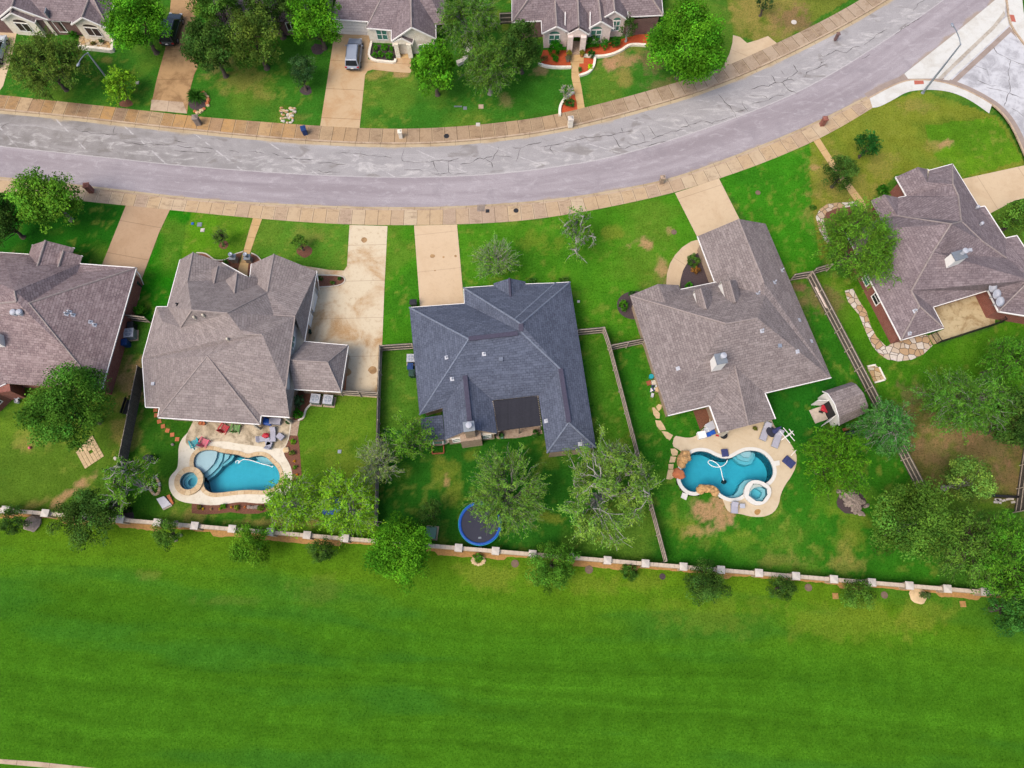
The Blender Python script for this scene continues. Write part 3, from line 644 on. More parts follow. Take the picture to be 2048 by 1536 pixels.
# lawn tone variation
v1 = fbm(GX * 0.18, GY * 0.18, 61, 5); v2 = fbm(GX * 0.9, GY * 0.9, 71, 4)
lawn = ~field
k = sstep(0.52, 0.72, v1) * 0.55; col[lawn] = (col * (1 - k[:, None]) + ca(106, 148, 44)[None] * k[:, None])[lawn]
k = sstep(0.46, 0.3, v1) * 0.3; col[lawn] = (col * (1 - k[:, None]) + ca(40, 112, 24)[None] * k[:, None])[lawn]
col *= (0.8 + 0.4 * v2)[:, None]
v3 = fbm(GX * 1.7, GY * 1.7, 83, 4); k = sstep(0.56, 0.74, v3) * sstep(.35, .6, fbm(GX * .25, GY * .25, 87)) * .5; col[lawn] = (col * (1 - k[:, None]) + ca(140, 160, 60)[None] * k[:, None])[lawn]
for b in [(1418, 1030, 44, 32, TAN, .85, 1.3), (1440, 1000, 24, 16, TAN, .8), (1385, 1062, 24, 14, TAN, .9), (1375, 1058, 34, 26, YEL, .6),
          (1288, 488, 22, 16, TAN, .8), (1326, 540, 12, 30, TAN, .7), (1225, 465, 30, 16, YEL, .7), (1075, 480, 50, 22, YEL, .5), (1340, 462, 10, 8, TAN, .6),
          (892, 950, 36, 30, YEL, .7), (892, 960, 9, 14, TAN, .7), (945, 910, 18, 12, YEL, .6), (905, 995, 22, 20, YEL, .5), (1095, 1035, 26, 14, YEL, .7), (1100, 925, 20, 12, YEL, .4),
          (262, 770, 24, 46, TAN, .9), (250, 860, 34, 40, DRY, .75), (248, 770, 34, 60, DRY, .6), (50, 885, 34, 20, DRY, .8), (140, 985, 60, 10, TAN, .8, 1, -38), (80, 1005, 40, 9, DRY, .7, 1, -20), (20, 860, 60, 40, LIT, .5),
          (1246, 118, 36, 22, TAN, .75), (1250, 150, 22, 22, DRY, .75), (1215, 130, 22, 12, TAN, .8), (1300, 120, 30, 34, BRN, .6), (1320, 175, 40, 20, BRN, .5), (1275, 95, 25, 20, DRY, .5),
          (1080, 140, 20, 10, TAN, .6), (1010, 200, 18, 14, TAN, .35), (752, 148, 26, 9, DRY, .8), (800, 146, 26, 9, TAN, .7), (1540, 15, 70, 40, DRY, .7), (1590, 45, 50, 30, BRN, .7), (1500, 40, 40, 40, DRY, .6), (1560, 70, 60, 20, DRY, .5),
          (1720, 240, 90, 34, YEL, .5), (1870, 290, 24, 12, DRY, .8), (1890, 288, 14, 8, TAN, .7), (1650, 350, 40, 60, DRY, .55), (1700, 400, 60, 60, DRY, .5), (1760, 330, 40, 30, DRY, .5), (1830, 210, 40, 16, DRY, .6),
          (1630, 335, 14, 6, TAN, .6), (1640, 430, 30, 40, DRY, .4), (1860, 900, 56, 46, BRN, .5), (1960, 900, 70, 50, BRN, .45), (1905, 860, 60, 40, TAN, .35), (2020, 960, 40, 40, BRN, .5), (1980, 1010, 40, 10, LIT, .6), (1820, 800, 30, 40, BRN, .5), (1930, 1080, 60, 40, BRN, .4),
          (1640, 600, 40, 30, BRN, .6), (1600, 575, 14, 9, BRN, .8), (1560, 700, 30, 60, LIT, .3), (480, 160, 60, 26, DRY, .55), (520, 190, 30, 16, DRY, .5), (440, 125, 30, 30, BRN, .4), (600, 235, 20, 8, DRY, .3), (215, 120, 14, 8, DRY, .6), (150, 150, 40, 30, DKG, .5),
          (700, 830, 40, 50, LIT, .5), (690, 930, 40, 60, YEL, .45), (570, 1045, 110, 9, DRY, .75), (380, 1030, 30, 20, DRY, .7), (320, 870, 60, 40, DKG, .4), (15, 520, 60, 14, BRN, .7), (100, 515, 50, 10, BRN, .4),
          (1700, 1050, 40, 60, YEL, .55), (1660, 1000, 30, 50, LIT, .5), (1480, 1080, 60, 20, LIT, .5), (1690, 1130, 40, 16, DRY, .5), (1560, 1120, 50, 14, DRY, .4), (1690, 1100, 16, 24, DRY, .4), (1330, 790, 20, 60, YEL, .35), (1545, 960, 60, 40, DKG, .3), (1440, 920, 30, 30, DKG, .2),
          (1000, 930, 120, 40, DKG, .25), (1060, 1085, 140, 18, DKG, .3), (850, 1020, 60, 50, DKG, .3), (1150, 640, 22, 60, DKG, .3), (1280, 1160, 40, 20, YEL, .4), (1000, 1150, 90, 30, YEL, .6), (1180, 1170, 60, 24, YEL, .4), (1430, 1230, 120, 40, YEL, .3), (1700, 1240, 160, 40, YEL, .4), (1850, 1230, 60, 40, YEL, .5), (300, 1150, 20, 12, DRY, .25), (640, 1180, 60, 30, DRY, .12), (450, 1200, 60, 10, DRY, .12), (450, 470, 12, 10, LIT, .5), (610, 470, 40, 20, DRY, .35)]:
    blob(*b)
Z = np.zeros(len(GX))
roadpoly = [topix(p.x, p.y, 0) for p in offset_line(upw, 0.9)] + [topix(p.x, p.y, 0) for p in offset_line(mlow, -0.9)][::-1]
sidepoly = SIDE
def px_off(loop, d): return [topix(p.x, p.y, 0) for p in offset_loop(PS(loop), d)]
onroad = inpoly(PX, PY, roadpoly) | inpoly(PX, PY, px_off(sidepoly, 0.45))
Z[onroad] = -0.45
nx, ny = len(xs), len(ys)
hole = inpoly(PX, PY, [topix(p.x, p.y, 0) for p in offset_loop(poolF, 0.2)]) | inpoly(PX, PY, [topix(p.x, p.y, 0) for p in offset_loop(poolH, 0.2)])
hole |= inpoly(PX, PY, [topix(p.x, p.y, 0) for p in offset_loop(spaF, 0.3)]) | inpoly(PX, PY, [topix(p.x, p.y, 0) for p in offset_loop(spaH, 0.2)])
ii, jj = np.meshgrid(np.arange(nx - 1), np.arange(ny - 1)); a = (jj * nx + ii).ravel()
quads = np.stack([a, a + 1, a + nx + 1, a + nx], 1)
quads = quads[~(hole[quads].any(1))]
me = bpy.data.meshes.new('ground')
me.vertices.add(len(GX)); me.vertices.foreach_set('co', np.stack([GX, GY, Z], 1).astype(np.float32).ravel())
me.loops.add(quads.size); me.loops.foreach_set('vertex_index', quads.ravel().astype(np.int32))
me.polygons.add(len(quads)); me.polygons.foreach_set('loop_start', (np.arange(len(quads)) * 4).astype(np.int32))
me.update(calc_edges=True)
at = me.color_attributes.new('col', 'FLOAT_COLOR', 'POINT')
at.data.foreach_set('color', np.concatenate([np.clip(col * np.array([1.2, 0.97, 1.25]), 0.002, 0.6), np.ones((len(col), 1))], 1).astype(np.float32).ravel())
me.materials.append(M['grass'])
g = bpy.data.objects.new('ground', me); COL.objects.link(g); struct(g)

# ------------------------------------------------------------------ roads, kerbs, pavements
def zed(line, z): return [Vector((p.x, p.y, z)) for p in line]
up_r = resample(upw, 260); lo_r = resample(mlow, 260)
mb = MB()
n = 260
mid = lambda t: [lo_r[i].lerp(up_r[i], t) for i in range(n)]
loft(mb, zed(lo_r, RZ), zed(up_r, RZ)); struct(mb.build('road', M['road']))
mb = MB(); sp = PS(SIDE, RZ - 0.004); mb.flat([sp]); struct(mb.build('side_street', M['street']))
# brown worn margin of the side street and the white concrete valley gutter across its mouth
mb = MB(); ed = arcw; loft(mb, zed(ed, RZ + 0.002), zed(offset_line(ed, 0.75), RZ + 0.002)); struct(mb.build('side_street_gutter', M['street_edge']))
tri1 = PS([(1740, 194), (1808, 147), (1816, 157), (1806, 160.5), (1775, 173)], RZ + 0.006); struct(MB().flat([tri1]).build('asphalt_corner', M['street_edge']))
ap = PS([(1809, 147), (1900, 75), (1990, 0), (2006, -14), (2011, 2), (2010, 28), (1948, 94), (1884, 157), (1850, 157), (1816, 157.5)], RZ + 0.008); struct(MB().flat([ap]).build('concrete_apron', M['white_conc']))
ap2 = PS([(1886, 159), (1950, 96), (2013, 33), (2018, 50), (1898, 161)], RZ + 0.012); struct(MB().flat([ap2]).build('valley_gutter', M['white_conc']))
ap3 = PS([(1902, 162), (2019, 53), (2027, 63), (2034, 76), (2022, 64), (1912, 166)], RZ + 0.014); struct(MB().flat([ap3]).build('asphalt_strip', M['street_edge']))
mb = MB(); l1 = smooth_line(PS([(1800, 143), (1900, 140), (1960, 92), (2008, 42)], RZ + .016))
mb = MB(); loft(mb, resample(PS([(1876, 156), (1930, 104), (1985, 52), (2008, 22)], RZ + 0.018), 30), resample(PS([(1884, 158), (1938, 106), (1990, 57), (2011, 30)], RZ + 0.018), 30)); struct(mb.build('gutter_stain', m_concrete('silt_stain', C(206, 196, 180), C(172, 158, 140), 0.9, 0, 1, .5, .7, .8)))
def kerb(line, side, name, mat=M['kerb'], w=0.2):
    mb = MB(); out = offset_line(line, side * w)
    f = side > 0
    loft(mb, zed(line, 0.035), zed(out, 0.035), v0=0, v1=0.2, flip=not f); loft(mb, zed(offset_line(line, side * .01), RZ - .05), zed(line, 0.035), v0=-0.2, v1=0, flip=not f)
    loft(mb, zed(out, 0.035), zed(out, -0.1), flip=not f)
    return struct(mb.build(name, mat))
kerb(upw, 1, 'kerb'); kerb(low, -1, 'kerb'); kerb(arcw, -1, 'kerb')
def gutter(line, side, w, name):
    mb = MB(); loft(mb, zed(line, RZ + 0.006), zed(offset_line(line, side * w), RZ + 0.003), flip=side < 0); return struct(mb.build(name, M['gutter']))
gutter(upw, -1, 0.42, 'gutter'); gutter(low, 1, 0.32, 'gutter')
def walk(inner, outer, name, mat, z=0.028):
    mb = MB(); a = resample(inner, 240); dn = resample(outer, 1600); dn = [Vector((q.x, q.y, 0)) for q in dn]; arr = np.array([(q.x, q.y) for q in dn]); b = []
    for q in a: b.append(dn[int(((arr - np.array((q.x, q.y))) ** 2).sum(1).argmin())])
    mb = mb; loft(mb, zed(a, z), zed(b, z), v0=0, v1=2)
    if mb.v and (a[1] - a[0]).cross(b[0] - a[0]).z < 0: mb.f = [f[::-1] for f in mb.f]; mb.uvx = {k: q[::-1] for k, q in mb.uvx.items()}
    loft(mb, zed(b, z), zed(b, -0.1))
    return struct(mb.build(name, mat))
walk(offset_line(upw, 0.2), upsw, 'pavement', M['walk_up']); walk(offset_line(low, -0.2), losw, 'pavement', M['walk_lo'])
ai = smooth_line(PS(ARC_IN)); ao = [p for p in offset_line(arcw, -0.2) if topix(p.x, p.y, 0)[0] < 1990 and topix(p.x, p.y, 0)[0] > 1738]
mb = MB(); mb.flat([zed(ao + ai[::-1], 0.03)]); struct(mb.build('corner_pavement', M['white_conc']))
ko = [(2003, -40), (2013, 2), (2016, 37), (2026, 60), (2048, 88), (2120, 190), (2250, 420)]; ki = [(2036, -40), (2045, 0), (2047, 32), (2060, 48), (2082, 74), (2150, 165), (2280, 400)]
kl = resample(smooth_line(PS(ko)), 60); kerb(kl, 1, 'kerb')
walk(offset_line(kl, 0.2), resample(smooth_line(PS(ki)), 60), 'corner_pavement', M['white_conc'])
for pts in ([(1828, 161), (1847, 161), (1848, 168), (1829, 169)], [(2019, 29), (2028, 30), (2032, 44), (2023, 43)]):
    struct(MB().flat([PS(pts, 0.036)]).build('tactile_paving', M['tactile']))
# cracks in the old half of the road (ribbons lying on it)
CR = [(0, 0, [[(590, 1018), (625, 1045), (715, 1060), (725, 1075), (800, 1068), (980, 1075)], [(905, 1075), (918, 1010)], [(990, 1135), (1085, 1152), (1190, 1155), (1270, 1150), (1360, 1165)], [(1415, 1165), (1550, 1183)], [(1610, 1178), (1715, 1192)], [(1390, 1205), (1560, 1215), (1690, 1225)], [(1825, 1203), (1915, 1215)], [(0, 1025), (40, 990), (90, 985)], [(1375, 1122), (1500, 1140)], [(1990, 1213), (2060, 1220)]]),
 (512, 0, [[(0, 1218), (60, 1225)], [(125, 1225), (185, 1245)], [(210, 1262), (350, 1275), (480, 1275)], [(490, 1300), (720, 1315)], [(490, 1355), (540, 1380), (675, 1375)], [(640, 1222), (750, 1225), (850, 1235), (1085, 1258)], [(1190, 1190), (1170, 1235), (1168, 1290), (1260, 1297), (1380, 1295), (1440, 1282), (1540, 1287), (1630, 1262)], [(1420, 1288), (1430, 1345), (1460, 1390)], [(1540, 1287), (1537, 1380), (1560, 1393)], [(1180, 1357), (1320, 1360), (1335, 1375)], [(1400, 1397), (1500, 1390), (1537, 1380)], [(1590, 1393), (1700, 1380)], [(1635, 1320), (1735, 1297), (1760, 1270), (1840, 1265), (1910, 1245), (2048, 1255)], [(1940, 1170), (1910, 1245), (1880, 1285)], [(1835, 1268), (1875, 1290), (1898, 1350)]]),
 (1024, 0, [[(10, 1180), (70, 1190), (110, 1165), (240, 1135)], [(70, 1190), (40, 1260), (35, 1285)], [(225, 1172), (310, 1165), (480, 1130), (580, 1105), (800, 1080), (890, 1055), (960, 1050)], [(310, 1165), (305, 1195), (345, 1243)], [(255, 1180), (265, 1198), (305, 1197)], [(870, 1020), (890, 1055)], [(805, 1085), (835, 1120), (850, 1172), (880, 1173)], [(850, 1192), (905, 1190), (960, 1160), (1060, 1145), (1130, 1125)], [(1025, 1043), (1055, 1090), (1068, 1142)], [(1090, 1005), (1150, 1090)], [(1110, 1112), (1180, 1090), (1270, 1055), (1370, 1035)], [(1065, 1172), (1235, 1130)], [(1350, 1018), (1410, 1005), (1540, 962), (1590, 985), (1780, 930)], [(1380, 950), (1425, 1025)], [(1650, 755), (1740, 850), (1785, 905), (1805, 950)], [(1785, 900), (1890, 865)], [(1840, 810), (1850, 850), (1885, 893)], [(1895, 760), (1960, 773), (2015, 760), (2048, 790)], [(1920, 825), (2048, 805)], [(1915, 715), (2000, 680), (2048, 690)]]),
 (1536, 0, [[(0, 695), (65, 665), (115, 655), (240, 575), (205, 515)], [(30, 600), (65, 665)], [(115, 655), (150, 705), (238, 752)], [(0, 797), (80, 760), (130, 763)], [(125, 650), (185, 628), (215, 655)], [(300, 615), (300, 585), (410, 540), (475, 508)], [(415, 435), (440, 460), (550, 400), (620, 425), (690, 372), (740, 375)], [(770, 358), (830, 315), (880, 270), (955, 235)], [(750, 472), (825, 432)], [(1020, 275), (1110, 205), (1180, 165), (1235, 135)], [(1155, 85), (1190, 50), (1195, 30), (1260, 0)], [(400, 540), (430, 500), (475, 475)], [(105, 568), (135, 600)],
   [(1790, 345), (1830, 420), (1940, 480), (1920, 590), (1940, 720), (1890, 850)], [(1640, 520), (1750, 560), (1770, 610)], [(1930, 745), (2048, 790)], [(1940, 480), (2048, 520)], [(1750, 700), (1850, 720), (1930, 745)], [(1670, 640), (1780, 690), (1830, 680)], [(1940, 860), (2048, 930)]])]
mb = MB(); rg = np.random.default_rng(4)
for ox, oy, ls in CR:
    for l in ls:
        w = PS([(ox + a / 4, oy + b / 4) for a, b in l], RZ + 0.011); L = sum((q - p).length for p, q in zip(w, w[1:]))
        r = resample(w, max(4, int(L / 0.35)))
        r = [p + Vector((rg.normal() * 0.05, rg.normal() * 0.05, 0)) for p in r]
        wd = np.clip(0.026 + 0.015 * rg.normal(size=len(r)), 0.012, 0.06); wd[0] = wd[-1] = 0.01
        A = [p + (q - p) * wd[i] / 0.2 for i, (p, q) in enumerate(zip(r, offset_line(r, 0.2)))]; B = [p + (q - p) * wd[i] / 0.2 for i, (p, q) in enumerate(zip(r, offset_line(r, -0.2)))]
        loft(mb, B, A)
struct(mb.build('road_cracks', M['crack']))

# ------------------------------------------------------------------ driveways, paths, beds
def sheet(name, pts, mat, z=0.02, axis=None, sm=0, skirt=True):
    w = PS(pts, z); w = smooth_loop(w, sm) if sm else w
    ax = 0.0
    if axis: d = P(*axis[1]) - P(*axis[0]); ax = math.atan2(d.y, d.x) - math.pi / 2
    mb = MB(ax); mb.flat([w])
    if skirt: mb.skirt(w, -0.12, flip=area(w) > 0)
    return struct(mb.build(name, mat))
def ribbon(name, line, wpx, h, mat, z0=-0.05, thing_=None, sm=2, cat='edging'):
    """low stone edging along a line"""
    l = resample(smooth_line(PS(line), sm), max(6, len(line) * 5)); w = wpx
    a = offset_line(l, w / 2); b = offset_line(l, -w / 2); mb = MB()
    loft(mb, zed(b, h), zed(a, h), v0=0, v1=w); loft(mb, zed(a, h), zed(a, z0), v0=0, v1=h); loft(mb, zed(b, z0), zed(b, h), v0=0, v1=h)
    mb.bar(a[0] + Vector((0, 0, h / 2)), b[0] + Vector((0, 0, h / 2)), .04, h); mb.bar(a[-1] + Vector((0, 0, h / 2)), b[-1] + Vector((0, 0, h / 2)), .04, h)
    o = mb.build(name, mat)
    if thing_: tag(o, thing_, cat)
    else: struct(o)
    return o
sheet('driveway', [(-80, 55), (34, 62), (24, 110), (6, 172), (-12, 196), (-80, 190)], M['drive_tan'], axis=((0, 190), (30, 60)))
sheet('driveway', [(300, 221), (313, 160), (331, 95), (340, 20), (345, -40), (400, -40), (392, 20), (385, 70), (377, 105), (391, 122), (396, 132), (388, 150), (381, 175), (374, 226)], M['drive_B'], axis=((337, 224), (360, 60)))
sheet('driveway_apron', [(303, 199), (366, 204), (374, 227), (301, 220)], M['kerb'], 0.026)
sheet('driveway', [(640, 254), (650, 190), (666, 85), (681, 64), (746, 66), (744, 84), (736, 118), (762, 126), (790, 127), (793, 112), (822, 113), (822, 146), (780, 143), (745, 139), (735, 142), (730, 150), (719, 258)], M['drive_C'], axis=((680, 255), (705, 100)))
sheet('driveway', [(1441, 152), (1450, 125), (1459, 107), (1465, 85), (1466, 70), (1480, 74), (1494, 86), (1515, 80), (1536, 72), (1562, 93), (1550, 103), (1500, 124)], M['drive_tan'], axis=((1470, 140), (1500, 80)))
sheet('driveway', [(252, 410), (340, 419), (318, 465), (284, 556), (278, 600), (180, 600), (205, 527)], M['drive_E'], axis=((296, 415), (245, 540)))
sheet('driveway', [(699, 450), (775, 452), (769, 570), (764, 700), (758, 796), (680, 790), (697, 690), (615, 690), (620, 600), (632, 572), (640, 552), (598, 540), (604, 531), (660, 540), (688, 541), (694, 532)], M['drive_F'], axis=((737, 451), (728, 690)))
sheet('driveway', [(828, 451), (914, 449), (930, 630), (842, 640)], M['drive_G'], axis=((870, 450), (886, 612)))
sheet('driveway', [(1350, 386), (1438, 357), (1480, 440), (1500, 470), (1410, 500), (1395, 475)], M['drive_tan'], axis=((1394, 372), (1440, 460)))
sheet('driveway', [(1905, 362), (2048, 331), (2150, 305), (2150, 372), (2029, 401), (1982, 426), (1960, 440)], M['drive_tan'], axis=((2100, 340), (1940, 390)))
sheet('path', [(506, 436), (524, 438), (512, 470), (498, 512), (494, 560), (470, 560), (486, 505), (497, 465)], M['path'], axis=((515, 437), (484, 550)))
sheet('path', [(1140, 109), (1168, 109), (1167, 127), (1158.5, 127), (1158, 150), (1163, 175), (1171, 226), (1157, 229), (1149, 185), (1143, 155), (1143, 127), (1131, 125)], M['path'], axis=((1153, 109), (1160, 226)))
sheet('path', [(1627, 282), (1639, 276), (1672, 328), (1728, 402), (1735, 420), (1722, 424), (1712, 405), (1660, 332)], M['path'], axis=((1632, 280), (1720, 404)))
sheet('path', [(1400, 478), (1382, 483), (1365, 494), (1350, 510), (1340, 527), (1334, 548), (1332, 575), (1358, 580), (1361, 560), (1366, 541), (1375, 525), (1388, 511), (1406, 497)], M['drive_tan'], z=0.024, axis=((1330, 580), (1400, 490)))
sheet('mulch_bed', [(1406, 497), (1388, 511), (1375, 525), (1366, 541), (1361, 560), (1360, 590), (1450, 580), (1440, 540)], M['mulch_dark'], 0.012)
sheet('mulch_bed', crop([(330, 570), (240, 570), (180, 595), (140, 640), (135, 700), (160, 750), (210, 785), (290, 800), (300, 650)], 1200, 440, 4), M['mulch_dark'], 0.015, sm=1)
# red beds in front of the pale gabled house
D4 = lambda pts: crop(pts, 1010, 0, 6.4)
sheet('mulch_bed', D4([(440, 835), (450, 760), (490, 640), (790, 640), (838, 780), (842, 860), (640, 862), (500, 848)]), M['mulch_red'], 0.02)
sheet('mulch_bed', D4([(1020, 640), (1100, 600), (1350, 540), (1560, 480), (1700, 440), (1840, 440), (1835, 585), (1620, 592), (1500, 650), (1350, 722), (1150, 742), (1010, 722)]), M['mulch_red'], 0.02)
sheet('mulch_bed', D4([(950, 800), (1008, 765), (1010, 740), (1150, 745), (1140, 850), (1080, 940), (955, 985)]), M['mulch_red'], 0.016)
sheet('mulch_bed', D4([(700, 1490), (705, 1360), (765, 1270), (880, 1190), (915, 1280), (932, 1440)]), M['mulch_red'], 0.02)
for nm, l in (('low white stone edging round red bed left of the porch path', [(432, 828), (500, 855), (600, 872), (720, 876), (845, 872)]), ('long curving white stone edging round red bed right of the porch', [(1010, 720), (1150, 738), (1280, 730), (1400, 700), (1500, 650), (1570, 595), (1640, 580), (1800, 590)]), ('short white stone edging round lime plant beside porch path', [(1150, 745), (1140, 850), (1080, 940), (950, 980)]), ('white stone edging round small red bed by pavement', [(700, 1490), (698, 1380), (760, 1270), (880, 1192)])):
    ribbon('stone_edging', D4(l), 0.3, 0.3, M['lime'], thing_=nm)
# dark bed with clipped shrubs by the stone porch
C4 = lambda pts: crop(pts, 640, 0, 6.4)
sheet('mulch_bed', C4([(655, 570), (965, 575), (970, 805), (700, 780), (640, 740), (635, 690)]), M['mulch_dark'], 0.02)
ribbon('stone_edging', C4([(665, 540), (640, 640), (625, 730), (690, 785), (830, 800), (965, 812), (968, 770)]), 0.28, 0.28, M['lime'], thing_='white stone edging round dark bed beside the parked grey car', sm=1)
ribbon('stone_edging', C4([(1885, 570), (1895, 680), (1860, 780), (1760, 830)]), 0.55, 0.45, M['lime'], thing_='curved stacked stone planter wall between the front trees', sm=1)
sheet('mulch_bed', crop([(1230, 740), (1250, 560), (1800, 640), (1790, 690), (1770, 800), (1300, 760)], 0, 0, 7.877), M['flag_tan'], 0.02)
ribbon('stone_edging', crop([(1260, 770), (1500, 790), (1790, 825), (1805, 660)], 0, 0, 7.877), 0.35, 0.5, M['lime'], thing_='low pale stone planter wall below the white gable', sm=0)
# rings of mulch, beds of the taupe house
def ring(px, py, r, mat, z=0.015, sy=0.85, seed=0, name='mulch_bed'):
    rg = np.random.default_rng(seed + int(px)); pts = [(px + math.cos(t) * r * (1 + rg.uniform(-.12, .12)), py + math.sin(t) * r * sy * (1 + rg.uniform(-.12, .12))) for t in np.linspace(0, 2 * math.pi, 17)[:-1]]
    return sheet(name, pts, mat, z, skirt=False)
for a in ((612, 181, 12, M['mulch_dark']), (447, 489, 10, M['mulch']), (609, 502, 15, M['mulch']), (635, 98, 13, M['mulch_dark'])): ring(*a[:3], a[3])
F3 = lambda pts: crop(pts, 240, 470, 4.042)
sheet('mulch_bed', F3([(620, 145), (680, 145), (720, 170), (760, 205), (860, 205), (920, 160), (990, 140), (970, 200), (950, 320), (840, 280)]), M['mulch'], 0.016)
sheet('mulch_bed', F3([(1060, 150), (1110, 170), (1140, 205), (1060, 330), (1015, 330), (1040, 230)]), M['mulch'], 0.016)
sheet('mulch_bed', F3([(1590, 330), (1800, 330), (1825, 370), (1780, 410), (1620, 420), (1580, 400)]), M['mulch'], 0.03)
for nm, l in (('curved cream edging of the bed left of the front path', [(620, 145), (690, 148), (730, 175), (770, 208), (860, 205), (915, 160), (998, 136)]), ('curved cream edging of the bed right of the front path', [(1062, 148), (1110, 168), (1140, 205)]), ('cream kerb round small bed on the wide pale driveway', [(1592, 325), (1800, 328), (1828, 370), (1780, 412), (1610, 424)])):
    ribbon('bed_edging', F3(l), 0.12, 0.1, M['cream'], thing_=nm)
sheet('mulch_bed', F3([(1400, 1260), (1570, 1260), (1560, 1360), (1500, 1420), (1480, 1500), (1380, 1500)]), M['mulch'], 0.016)
ribbon('bed_edging', F3([(1565, 1350), (1500, 1410), (1490, 1480), (1440, 1500)]), 0.18, 0.12, M['lime'], thing_='curved stone edging of the corner bed by the two air conditioners')
PF = lambda pts: crop(pts, 240, 800, 4.267)
sheet('mulch_bed', PF([(612, 882), (740, 893), (820, 895), (920, 880), (1040, 862), (1150, 876), (1280, 875), (1320, 880), (1250, 950), (1180, 970), (1060, 972), (940, 957), (820, 972), (720, 977), (612, 966)]), M['mulch'], 0.018)
sheet('mulch_bed', PF([(1398, 425), (1425, 370), (1448, 302), (1518, 305), (1532, 400), (1550, 640), (1500, 690), (1462, 700), (1462, 600), (1436, 530), (1398, 470)]), M['mulch'], 0.018)
struct(MB().flat([PS(PF([(1460, 170), (1535, 172), (1512, 305), (1448, 300)]), 0.022)]).build('brick_path', M['brick_tan']))
sheet('mulch_bed', crop([(950, 100), (1010, 110), (1060, 160), (1080, 240), (940, 230)], 0, 980, 4), M['mulch_dark'], 0.015, sm=1)
struct(MB().flat([PS(crop([(1110, 330), (1180, 310), (1370, 300), (1390, 330), (1455, 320), (1460, 350), (1250, 385), (1100, 390), (1080, 370)], 720, 780, 4), 0.02)]).build('brick_patio', M['brick_tan']))
struct(MB().flat([PS([(986, 800), (1075, 792), (1082, 860), (994, 866)], 0.014)]).build('patio', M['brick_tan']))
sheet('mulch_bed', crop([(585, 165), (700, 145), (740, 240), (640, 320)], 1240, 780, 4), M['mulch'], 0.016)
# flagstone beds of the brick house on the corner
I6 = lambda pts: crop(pts, 1600, 540, 4.571); I5 = lambda pts: crop(pts, 1600, 250, 4.571)
sheet('flagstone_bed', I6([(410, 190), (440, 290), (540, 410), (600, 560), (660, 690), (720, 765), (800, 818), (900, 835), (1020, 820), (1130, 770), (1212, 690), (1160, 590), (900, 640), (790, 700), (700, 610), (650, 520), (610, 380), (540, 280), (485, 170)]), M['flag_white'], 0.02)
sheet('flagstone_bed', I5([(530, 690), (440, 708), (350, 708), (250, 722), (180, 770), (145, 840), (170, 940), (220, 1050), (262, 1092), (302, 1080), (245, 980), (215, 860), (240, 800), (330, 762), (420, 752), (525, 738)]), M['flag_white'], 0.02)
sheet('mulch_bed', I5([(525, 738), (420, 752), (330, 762), (240, 800), (215, 860), (245, 980), (320, 1100), (600, 1300), (700, 900)]), M['mulch'], 0.012)
sheet('flagstone_square', I6([(615, 883), (690, 868), (720, 890), (778, 1000), (680, 1030), (640, 950)]), M['flag_tan'], 0.025)
ribbon('brick_border', I6([(615, 883), (690, 868)]), 0.18, 0.08, M['lime'], thing_='white brick border strip along upper side of flagstone square', sm=0)
ribbon('brick_border', I6([(722, 890), (778, 1002)]), 0.18, 0.08, M['lime'], thing_='white brick border strip along right side of flagstone square', sm=0)
ribbon('brick_border', I6([(775, 1004), (682, 1030)]), 0.18, 0.08, M['lime'], thing_='white brick border strip along lower side of flagstone square', sm=0)
sheet('patio', I6([(1215, 340), (1720, 180), (1790, 400), (1780, 500), (1220, 680), (1170, 600), (1320, 540)]), M['patio_I'], 0.04)
for x, y, r in ((865, 512, 5), (887, 514, 2.5), (911, 512, 3), (870, 541, 2), (728, 480, 6), (745, 740, 9), (690, 745, 12)):
    rg = np.random.default_rng(int(x)); struct(MB().flat([smooth_loop(PS([(x + math.cos(a) * r * rg.uniform(.8, 1.2), y + math.sin(a) * r * .85 * rg.uniform(.8, 1.2)) for a in np.linspace(0, 6.28, 9)[:-1]], 0.0245), 1)]).build('driveway_stain', M['drive_B']))
# mulch strip at the foot of the stone wall
a = []; b = []
for x in np.arange(-60, 2200, 6):
    y = 1019 + (x - 10) * 0.0838; a.append((x, y + 2)); b.append((x, y + 11 + 4 * vnoise(np.array([x * .05]), np.array([0.3]), 5)[0] + 3 * vnoise(np.array([x * .21]), np.array([1.3]), 6)[0] + (3 if vnoise(np.array([x * .02]), np.array([2.]), 8)[0] > .5 else -4)))
mb = MB(); loft(mb, PS(b, 0.012), PS(a, 0.012)); struct(mb.build('mulch_strip', M['soil']))
struct(MB().flat([PS([(-60, 1514), (70, 1523), (180, 1535), (300, 1549), (300, 1554), (-60, 1522)], 0.012)]).build('field_line', M['kerb']))

# ------------------------------------------------------------------ pools
def arc_line(pts): return smooth_line(PS(PF(pts)), 2)
def pool(name, label, loop, deck, deckmat, copmat, copw, spa_loops, ledges, depth=1.55):
    t = thing(name, label, 'pool', sum(loop, Vector()) / len(loop))
    mb = MB(); bl = loop if area(loop) > 0 else loop[::-1]
    mb.flat([zed(bl, -depth)]); mb.skirt(zed(bl, -depth), depth + 0.05, flip=True); mb.build('basin', M['plaster'], t)
    for nm, lp, z in ledges:
        mb = MB(); mb.prism(lp, -depth + 0.02, z); mb.build(nm, M['plaster'], t)
    out = offset_loop(bl, copw); mb = MB()
    n = len(bl)
    loft(mb, zed(bl + bl[:1], 0.1), zed(out + out[:1], 0.1), v0=0, v1=copw, flip=True)
    mb.skirt(zed(bl, -0.12), 0.22, flip=True); mb.skirt(zed(out, -0.05), 0.15)
    mb.build('coping', copmat, t)
    return t
